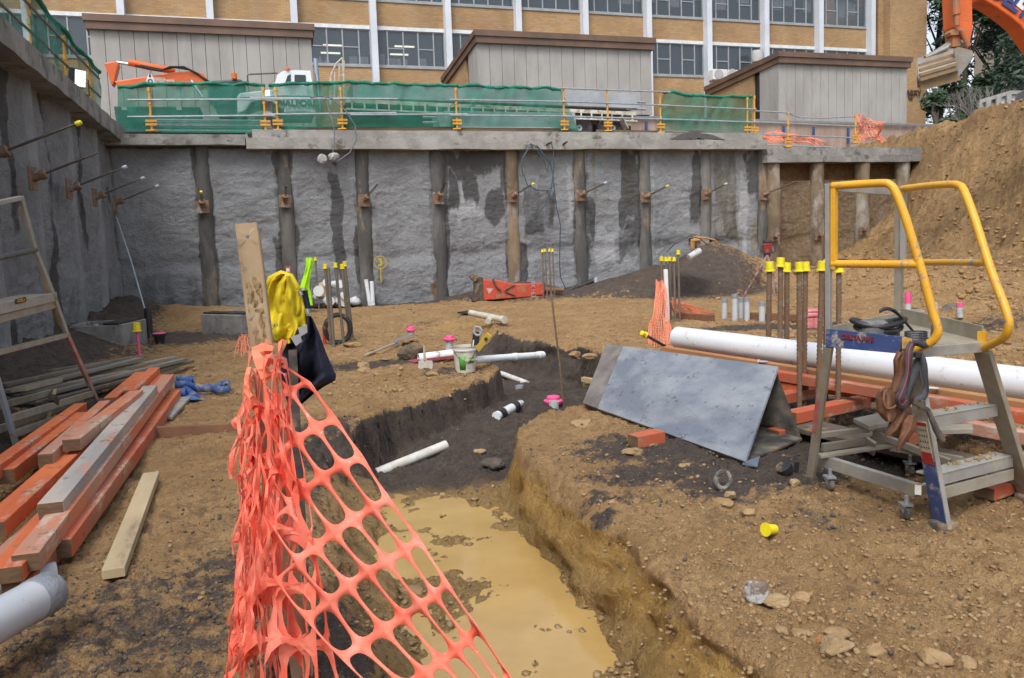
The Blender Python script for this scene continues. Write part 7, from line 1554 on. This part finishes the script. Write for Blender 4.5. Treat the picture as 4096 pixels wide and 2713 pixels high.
# front stiles
st1=pB+UP*-.04; 
def chan(nm,p,q,w_,h_,m,up): b=MB(); b.beam(p,q,w_,h_,up=up); return b.build(nm,m,o,bev=.003)
sd_=(pC-pB).normalized()
chan('stile',st1,fA,.10,.028,alu,sd_); chan('stile',pC-UP*.03,fB,.11,.028,alum,sd_)
chan('stile_face',st1.lerp(fA,.60)-sd_*.016,fA.lerp(st1,.02)-sd_*.016,.092,.004,blu,sd_)
chan('safety_label',st1.lerp(fA,.37)-sd_*.0165,st1.lerp(fA,.58)-sd_*.0165,.07,.004,mat('label_cream',(.55,.49,.38),(.5,.45,.35),s=40,rough=.6),sd_)
chan('label_border',st1.lerp(fA,.375)-sd_*.0195,st1.lerp(fA,.395)-sd_*.0195,.072,.002,mat('label_red',(.40,.03,.03),rough=.5),sd_); chan('label_border',st1.lerp(fA,.55)-sd_*.0195,st1.lerp(fA,.62)-sd_*.0195,.072,.002,mat('label_red',(.40,.03,.03),rough=.5),sd_)
b=MB()
for a in range(4):
    for c in range(4):
        p=st1.lerp(fA,.41+.034*a)-sd_*.0195+ (fA-st1).cross(sd_).normalized()*(-.024+.016*c); b.prism([p,p+(fA-st1).normalized()*.014+sd_.cross(fA-st1).normalized()*.004,p+(fA-st1).normalized()*.014-sd_.cross(fA-st1).normalized()*.004],-sd_*.001)
b.build('label_pictograms',mat('black_paint',(.02,.02,.022),rough=.4),o)
for nm_,f_ in (('foot',fA),('foot',fB),('foot',fR)): b=MB(); b.box(f_+UP*.015,(.12 if f_ is not fR else .06,.09,.05),rz=.3); b.build('rubber_foot',mat('foot_mud',(.08,.07,.06),(.30,.22,.14),s=12,rough=.9),o,bev=.01)
# treads
def tread(y0a,y1a,fr):
    a=st1.lerp(fA,fr)+sd_*.01; c=(pC-UP*.03).lerp(fB,fr)-sd_*.01; back=(pA-pB).normalized()*.10
    b=MB(); b.hexa([a,c,c+back,a+back],[p+UP*.012 for p in (a,c,c+back,a+back)]); b.hexa([a+UP*.01,c+UP*.01,c+back*.05+UP*.01,a+back*.05+UP*.01],[p-UP*.055 for p in (a,c,c+back*.05,a+back*.05)]); t=b.build('tread',alu,o,bev=.003)
    b=MB(); 
    for k in range(int(50*fr)): 
        u=rnd.random(); rock_geo(b,a.lerp(c,.35+.6*u)+back*rnd.uniform(.15,.9)+UP*.018,rnd.uniform(.004,.014),seed=k+int(fr*100),sub=1)
    b.build('mud_crumbs',mat('crust_mud',(.33,.235,.13)),t)
    return a,c
tread(0,0,.36); a2,c2=tread(0,0,.70)
b=MB(); b.beam(a2+Vector((0,.01,-.10)),c2+Vector((0,.01,-.10)),.02,.06); b.build('tread_brace',alum,o)
# base frame
g1_=V(3255,1830,pA,pB); 
def fb(x,y,z): return G(x,y,z)
FA=fb(3268,1835,.13); FB=fb(3672,1962,.13); 
b=MB(); b.beam(FA,FB,.04,.075); b.build('base_beam',alu,o,bev=.003)
FC=fb(3272,1742,.24); FD=fb(3475,1718,.26); b=MB(); b.beam(FC,FD,.03,.035); b.build('cross_arm',alum,o,bev=.002)
for p,q,w_,h_ in ((fb(3290,1790,.17),fb(3560,1750,.19),.03,.05),(fb(3275,1825,.18),fb(3575,1780,.18),.05,.02),(fb(3495,1735,.24),fb(3800,1850,.14),.04,.04),(fb(3460,1700,.26),fb(3880,1720,.23),.03,.05),(fb(3560,1790,.17),fb(3850,1840,.13),.03,.04)):
    b=MB(); b.beam(p,q,w_,h_); b.build('cross_arm',alum,o,bev=.002)
b=MB(); pz_=fb(3415,1690,.30); b.hexa([fb(3413,1690,.30),fb(3475,1722,.30),fb(3590,1700,.30),fb(3515,1668,.30)],[p+UP*.028 for p in (fb(3413,1690,.30),fb(3475,1722,.30),fb(3590,1700,.30),fb(3515,1668,.30))]); b.hexa([fb(3720,1740,.26),fb(3893,1735,.26),fb(3890,1712,.26),fb(3720,1720,.26)],[p+UP*.03 for p in (fb(3720,1740,.26),fb(3893,1735,.26),fb(3890,1712,.26),fb(3720,1720,.26))]); b.build('folding_bracket',alum,o,bev=.003)
b=MB(); b.beam(fb(3485,1760,.24),fb(3478,1810,.13),.07,.02,up=n1); b.build('hinge_plate',alum,o,bev=.004)
b=MB(); b.beam(FB,V(3672,1960,fA,fB)+UP*.0,.03,.05); b.beam(fb(3672,1960,.12),fb(3755,1940,.12),.03,.05); b.build('base_link',alu,o)
def castor(x,y,r,lab=None):
    P=gp(x,y); b=MB(); ax=Vector((.95,.3,0)).normalized(); b.lathe(P+UP*r-ax*.015,[(r*.3,-.002),(r*.85,0),(r,.006),(r,.024),(r*.85,.03),(r*.3,.032)],20,ax); w__=b.build('castor',mat('castor_wheel',(.05,.055,.06),(.20,.17,.13),s=14,rough=.7),o,smooth=True)
    b=MB(); fd_=Vector((-.3,.95,0)); b.prism([P+UP*r-ax*.024,P+UP*(r*2.3)-ax*.024+fd_*.03,P+UP*(r*2.3)-ax*.024-fd_*.02],ax*.004); b.prism([P+UP*r+ax*.022,P+UP*(r*2.3)+ax*.022+fd_*.03,P+UP*(r*2.3)+ax*.022-fd_*.02],ax*.004); b.box(P+UP*r*2.35+fd_*.005,(.06,.06,.012)); b.tube([P+UP*r*2.35,P+UP*(r*2.35+.05)],.012,8); b.build('castor_fork',GALV,o)
castor(3625,2078,.036); castor(3320,1960,.034); castor(3640,1900,.034); castor(3950,1990,.036)
# ---------- things on the ladder ----------
lea=mat('tan_leather',(.20,.095,.05),(.15,.07,.04),s=7,rough=.7,bump=.4,bs=30,dirt=.1,dc=(.3,.2,.13)); web=mat('grey_webbing',(.045,.045,.055),(.06,.06,.07),s=20,rough=.8)
YT=fA.y+.35; YT=V(3640,1500,pA,pB).y-.06
o=T('tool_belt','worn brown leather tool belt with pouches hanging from the blue ladder platform','tool belt',tuple(D(3600,1600,YT)))
b=MB(); drape(b,[(1395,3600,3622),(1410,3585,3640),(1440,3572,3640),(1500,3575,3650),(1560,3560,3655),(1600,3560,3655),(1625,3570,3640)],YT,.05,.03,seed=21,fr=2,n=12); drape(b,[(1550,3535,3560),(1565,3512,3570),(1590,3502,3590),(1620,3504,3600),(1650,3510,3600),(1670,3525,3590),(1688,3545,3572)],YT-.03,.07,.015,seed=22,n=12); b.build('leather_apron',lea,o,smooth='all')
b=MB(); drape(b,[(1620,3585,3640),(1650,3572,3650),(1680,3560,3645),(1720,3545,3620),(1745,3535,3590)],YT-.02,.05,.015,seed=23,n=10); drape(b,[(1660,3630,3668),(1690,3608,3668),(1720,3603,3665),(1750,3595,3640),(1780,3588,3618),(1803,3585,3600)],YT-.07,.045,.01,seed=24,n=10); b.build('pouch',lea,o,smooth='all')
def rim(pts,r,m,nm,Yo=-.0): b=MB(); b.tube(smooth_pts([D(x,y,YT+q) for x,y,q in pts],5),r,7); b.build(nm,m,o,smooth='all')
rim([(3540,1560,-.10),(3535,1600,-.12),(3545,1632,-.12),(3570,1632,-.12),(3592,1615,-.1)],.006,lea,'pouch_rim'); 
web_pts=[(3650,1375,-.05),(3637,1400,-.08),(3634,1440,-.09),(3630,1500,-.1),(3612,1560,-.12),(3596,1600,-.12),(3608,1622,-.1),(3626,1600,-.09),(3640,1560,-.07),(3655,1500,-.04),(3672,1450,-.03),(3683,1430,-.03)]
def strap(pts,w_,m,nm):
    Q=smooth_pts([D(x,y,YT+q) for x,y,q in pts],6); ra=[];rb=[]
    for i,p in enumerate(Q):
        dd=(Q[min(i+1,len(Q)-1)]-Q[max(i-1,0)]).normalized(); s=dd.cross(Vector((0,-1,0))); s=s.normalized() if s.length>.01 else Vector((1,0,0)); s=(s+Vector((0,.5*math.sin(i*.3),0))).normalized(); ra.append(p-s*w_/2); rb.append(p+s*w_/2)
    b=MB(); b.sheet([ra,rb]); b.build(nm,m,o,fix=False,solid=.004,smooth='all')
strap(web_pts,.038,web,'belt_strap'); strap([(x+0,y,q-.006) for x,y,q in web_pts[:8]],.006,mat('red_stitch',(.35,.06,.08),rough=.7),'belt_line'); strap([(3672,1405,-.02),(3690,1440,-.04),(3700,1500,-.04),(3705,1550,-.03),(3695,1585,-.04),(3670,1600,-.05),(3655,1620,-.05)],.034,web,'belt_strap'); strap([(3640,1385,-.04),(3665,1372,-.04),(3700,1380,-.03),(3720,1360,.0)],.034,web,'belt_strap')
b=MB(); b.box(D(3672,1420,YT-.05),(.035,.02,.03)); b.build('buckle',blk,o,bev=.004)
o=T('claw_hammer','hammer with a muddy dark grip hanging from the tool belt','hammer',tuple(D(3740,1700,YT-.08))); b=MB(); b.tube([D(3712,1640,YT-.1),D(3745,1720,YT-.1),D(3770,1762,YT-.1)],[.011,.016,.018],10); b.build('grip',mat('grip_muddy',(.10,.09,.07),(.06,.055,.05),s=16,rough=.8,bump=.6,bs=60),o,smooth=True); b=MB(); b.beam(D(3655,1608,YT-.1),D(3712,1640,YT-.1),.018,.022); b.beam(D(3690,1600,YT-.1),D(3680,1640,YT-.1),.015,.02); b.build('head',dst,o,bev=.003)
# gear on platform
pc_=pA.lerp(pC,.40)+UP*.02; o=T('coiled_belt','black coiled tool belt and strap heap lying on the ladder platform','belt',tuple(pc_)); 
b=MB(); 
for k in range(3): b.tube([pc_+Vector(((.10+.02*k)*math.cos(a)-.05,(.07+.01*k)*math.sin(a),.04+.03*k+.015*math.sin(a*2+k))) for a in np.linspace(0,6.283,22)[:-1]],.016,7,closed=True)
b.build('coil',blk,o,smooth='all'); b=MB(); b.lathe(pc_+Vector((-.09,-.02,.0)),[(.075,0),(.08,.10),(.06,.115),(0,.12)],18); b.build('tape_reel',mat('reel_grey',(.20,.20,.19),(.12,.12,.12),s=9,rough=.5),o,smooth=True)
b=MB(); p=pc_; b.sheet([[p+Vector((-.03+.09*t,.02*math.sin(t*2)-.05,.17-.05*t*t+.02*k)) for t in np.linspace(-.5,1.8,9)] for k in (0,1)]); b.sheet([[p+Vector((.04+.06*t,-.07+.03*k,.14-.07*t)) for t in np.linspace(-.5,1.6,8)] for k in (0,1)]); b.build('strap_end',web,o,fix=False,solid=.005,smooth='all')
b=MB(); p=pA.lerp(pC,.66)+Vector((.03,-.02,.02)); b.box(p+UP*.05,(.05,.012,.09)); b.build('buckle',mat('chrome',(.75,.75,.78)),o,bev=.004)
o=T('wire_coil','small stack of coiled grey tie wire on the ladder platform beside the yellow handrail','wire coil',tuple(p)); p=pB.lerp(pC,.28)+(pA-pB)*.18+UP*.02; b=MB()
for k in range(7): b.tube([p+Vector((.055*math.cos(a),.045*math.sin(a),.008+.009*k)) for a in np.linspace(0,6.283,19)[:-1]],.0042,5,closed=True)
b.build('wire',mat('wire_grey',(.09,.09,.095),rough=.5,metal=.5),o)
# ---------- rocks and rubble ----------
rkm=[mat('clay_stone',(.37,.25,.125),(.27,.175,.085),s=9,rough=.9,bump=.6,bs=40),mat('clay_stone_pale',(.40,.29,.155),(.30,.205,.105),s=9,rough=.9,bump=.6,bs=40),mat('dark_stone',(.085,.07,.06),(.13,.10,.08),s=9,rough=.9,bump=.6,bs=40),mat('orange_stone',(.40,.19,.07),(.30,.14,.06),s=9,rough=.9,bump=.6,bs=40)]
RK=[(2668,1645-0+0,.0,0,''),]
rocks=[(3340,2590,.075,1,'pale rounded stone, biggest at the bottom of the clay bench'),(3350,2545,.055,0,'brown wedge stone behind the biggest pale stone at the bottom'),(3300,2570,.04,3,'small brown stone left of the biggest pale stone at the bottom'),(3500,2610,.05,0,'brown stone right of the biggest pale stone at the bottom'),(3740,2640,.06,0,'flat tan stone near the bottom right'),(3870,2660,.045,0,'small tan stone farthest right along the bottom'),(3200,2400,.055,0,'flat layered stone above the trench brow, right of the white mottled one'),(3100,2410,.06,1,'upright pale stone touching the white mottled one'),(3130,2530,.045,0,'flat tan stone on the trench brow'),(3205,2545,.05,0,'thin flat stone beside the trench brow, lower'),(2920,1985,.05,1,'pale yellow lump at the edge of the dark gravel, below the pipe ring'),(2900,2015,.06,0,'tan boulder below the pipe ring on dark gravel'),(2740,1865,.045,1,'small pale stone on dark gravel left of the pipe ring'),(2530,1815,.09,0,'flat broad clay lump in front of the formwork box'),(2325,1700,.12,0,'big clay lump at the corner of the formwork box'),(2460,2010,.05,0,'tan stone by the dark patch on the trench brow'),(2550,1755,.06,1,'flat thin stone right of the red timber block'),(2610,1785,.045,0,'small wedge stone in front of the formwork edge'),(3175,1935,.05,1,'yellow clay clod near the ladder foot'),(3385,1940,.05,0,'clay clod behind the castor of the ladder'),(2300,1425,.12,0,'tan stone on the far trench edge'),(2360,1430,.10,0,'second tan stone on the far trench edge, beside the formwork'),(1450,1470,.13,0,'brown stone on the clay left of the white bucket'),(1410,1385,.16,0,'clay clod right of the starter bars behind the jacket'),(1540,1440,.07,0,'small tan stone near the shovel handle'),(1725,1500,.09,0,'tan stone just below the hand shovel'),(1455,1485,.10,0,'pale brown stone in front of the dark soil ridge'),(1918,1810,.07,1,'pale oval stone on the trench floor'),(1970,1860,.13,2,'dark clod at the foot of the clay block in the trench'),(2995,2050,.05,0,'orange brown stone above the ladder castor line'),(1650,2370,.09,0,'clay boulder seen through the orange mesh beside the water')]
for i,(x,y,r,mi,lab) in enumerate(rocks):
    b=MB(); P=gp(x,y); rock_geo(b,P+UP*r*.12,r*.9,(1.15,.85,.5),seed=300+i,sub=3,rz=rnd.uniform(0,3)); tag(b.build('rock',rkm[mi]),lab,'rock','loose stones on the clay')
b=MB(); P=gp(3030,2395); rock_geo(b,P+UP*.03,.065,(1.2,.6,.8),seed=77,sub=3); tag(b.build('mottled_rock',mat('mottled_white',(.46,.47,.46),(.20,.15,.12),s=22,lo=.48,hi=.56,rough=.7,bump=.6,bs=40),smooth=True),'grey white mottled rock standing on the clay near the trench brow','rock')
# scattered small rubble (uncountable)
def scatter(name,n,region,rmin,rmax,m,seed,flat=.55,kindlab=None,wt=None):
    rg=np.random.default_rng(seed); b=MB(); import bmesh
    protos=[]
    for k in range(10):
        q=MB(); rock_geo(q,(0,0,0),1,(1,rg.uniform(.6,1),flat),seed=900+seed*10+k,sub=1,ang=.5); protos.append((np.array(q.v),np.array([f for f in q.f])))
    X,Y=region(rg,n*3); Z,t_,d_,l_,e_=hgt(X,Y); keep=np.ones(len(X),bool)&inpit(X,Y)
    if wt is not None: keep&=wt(X,Y,Z,t_,e_,rg)
    X,Y,Z=X[keep][:n],Y[keep][:n],Z[keep][:n]
    co=[];fa=[];base=0
    for i in range(len(X)):
        pv,pf=protos[i%10]; r=rmin+(rmax-rmin)*rg.random()**3.2; a=rg.random()*6.283; c,s=math.cos(a),math.sin(a)
        v=pv*r; tx=rg.uniform(-.35,.35); v=np.stack([v[:,0]*c-v[:,1]*s,v[:,0]*s+v[:,1]*c,v[:,2]+tx*v[:,0]],1)+np.array([X[i],Y[i],Z[i]+r*flat*.25])
        co.append(v); fa.append(pf+base); base+=len(v)
    ob,_=npmesh(name,np.concatenate(co),np.concatenate(fa),m,smooth=False); return ob
def reg(y0,y1,t0,t1,pw=1.0):
    def f(rg,n):
        u=rg.random(n); Y=1/(1/y1+(1/y0-1/y1)*u); return rg.uniform(t0,t1,n)*(Y),Y
    return f
dry=lambda X,Y,Z,t,e,rg:(Z>WATER+.01)
o1=scatter('clay_rubble',8000,reg(2.2,9,-.75,.75),.003,.022,rkm[0],1,wt=lambda X,Y,Z,t,e,rg:(Z>WATER+.01)&((X>.1)|(fbm(X*1.5,Y*1.5,3,5)>.1))&(gfield(X,Y)<.5+.5*rg.random(len(X))))
tag(o1,'small tan clay crumbs strewn over the pit floor','rubble',kind='stuff')
o1=scatter('pale_rubble',700,reg(2.2,9,-.1,.75),.003,.018,rkm[1],2,wt=dry); tag(o1,'pale yellow clay chips strewn over the pit floor','rubble',kind='stuff')
o1=scatter('dark_gravel',9000,reg(2.2,8.5,-.75,.6),.003,.016,rkm[2],3,flat=.8,wt=lambda X,Y,Z,t,e,rg:(Z>WATER+.01)&(np.interp(Y,[0],[0])+gfield(X,Y)>rg.random(len(X))*.9)) if 'gfield' in globals() else None
if o1: tag(o1,'dark gravel crumbs scattered over the dark patches of the pit floor','gravel',kind='stuff')
# crumbling soil lumps over the embankment and its toe
o2=scatter('bank_rubble',5500,reg(8,26,.25,.8),.012,.09,mat('bank_clod',(.38,.24,.11),(.28,.175,.08),s=5,rough=.95,bump=.6,bs=20),4,wt=lambda X,Y,Z,t,e,rg:(e>.02)|(rg.random(len(X))<.12)); tag(o2,'crumbling brown soil lumps over the right hand soil bank','rubble',kind='stuff')
o3=scatter('floor_clods',4500,reg(8,22,-.5,.5),.008,.045,rkm[0],5,wt=lambda X,Y,Z,t,e,rg:(e<.02)&(gfield(X,Y)<.4)&(Z<.12)); tag(o3,'tan clods strewn over the far pit floor','rubble',kind='stuff')
o4=scatter('mud_lumps',900,reg(3.0,6.4,-.2,.2),.006,.035,mat('wet_mud',(.30,.21,.10),(.22,.15,.07),s=12,rough=.5),6,flat=.5,wt=lambda X,Y,Z,t,e,rg:(t>.9)&(Z>WATER-.03)); tag(o4,'wet mud lumps poking out of the shallow water','mud',kind='stuff')
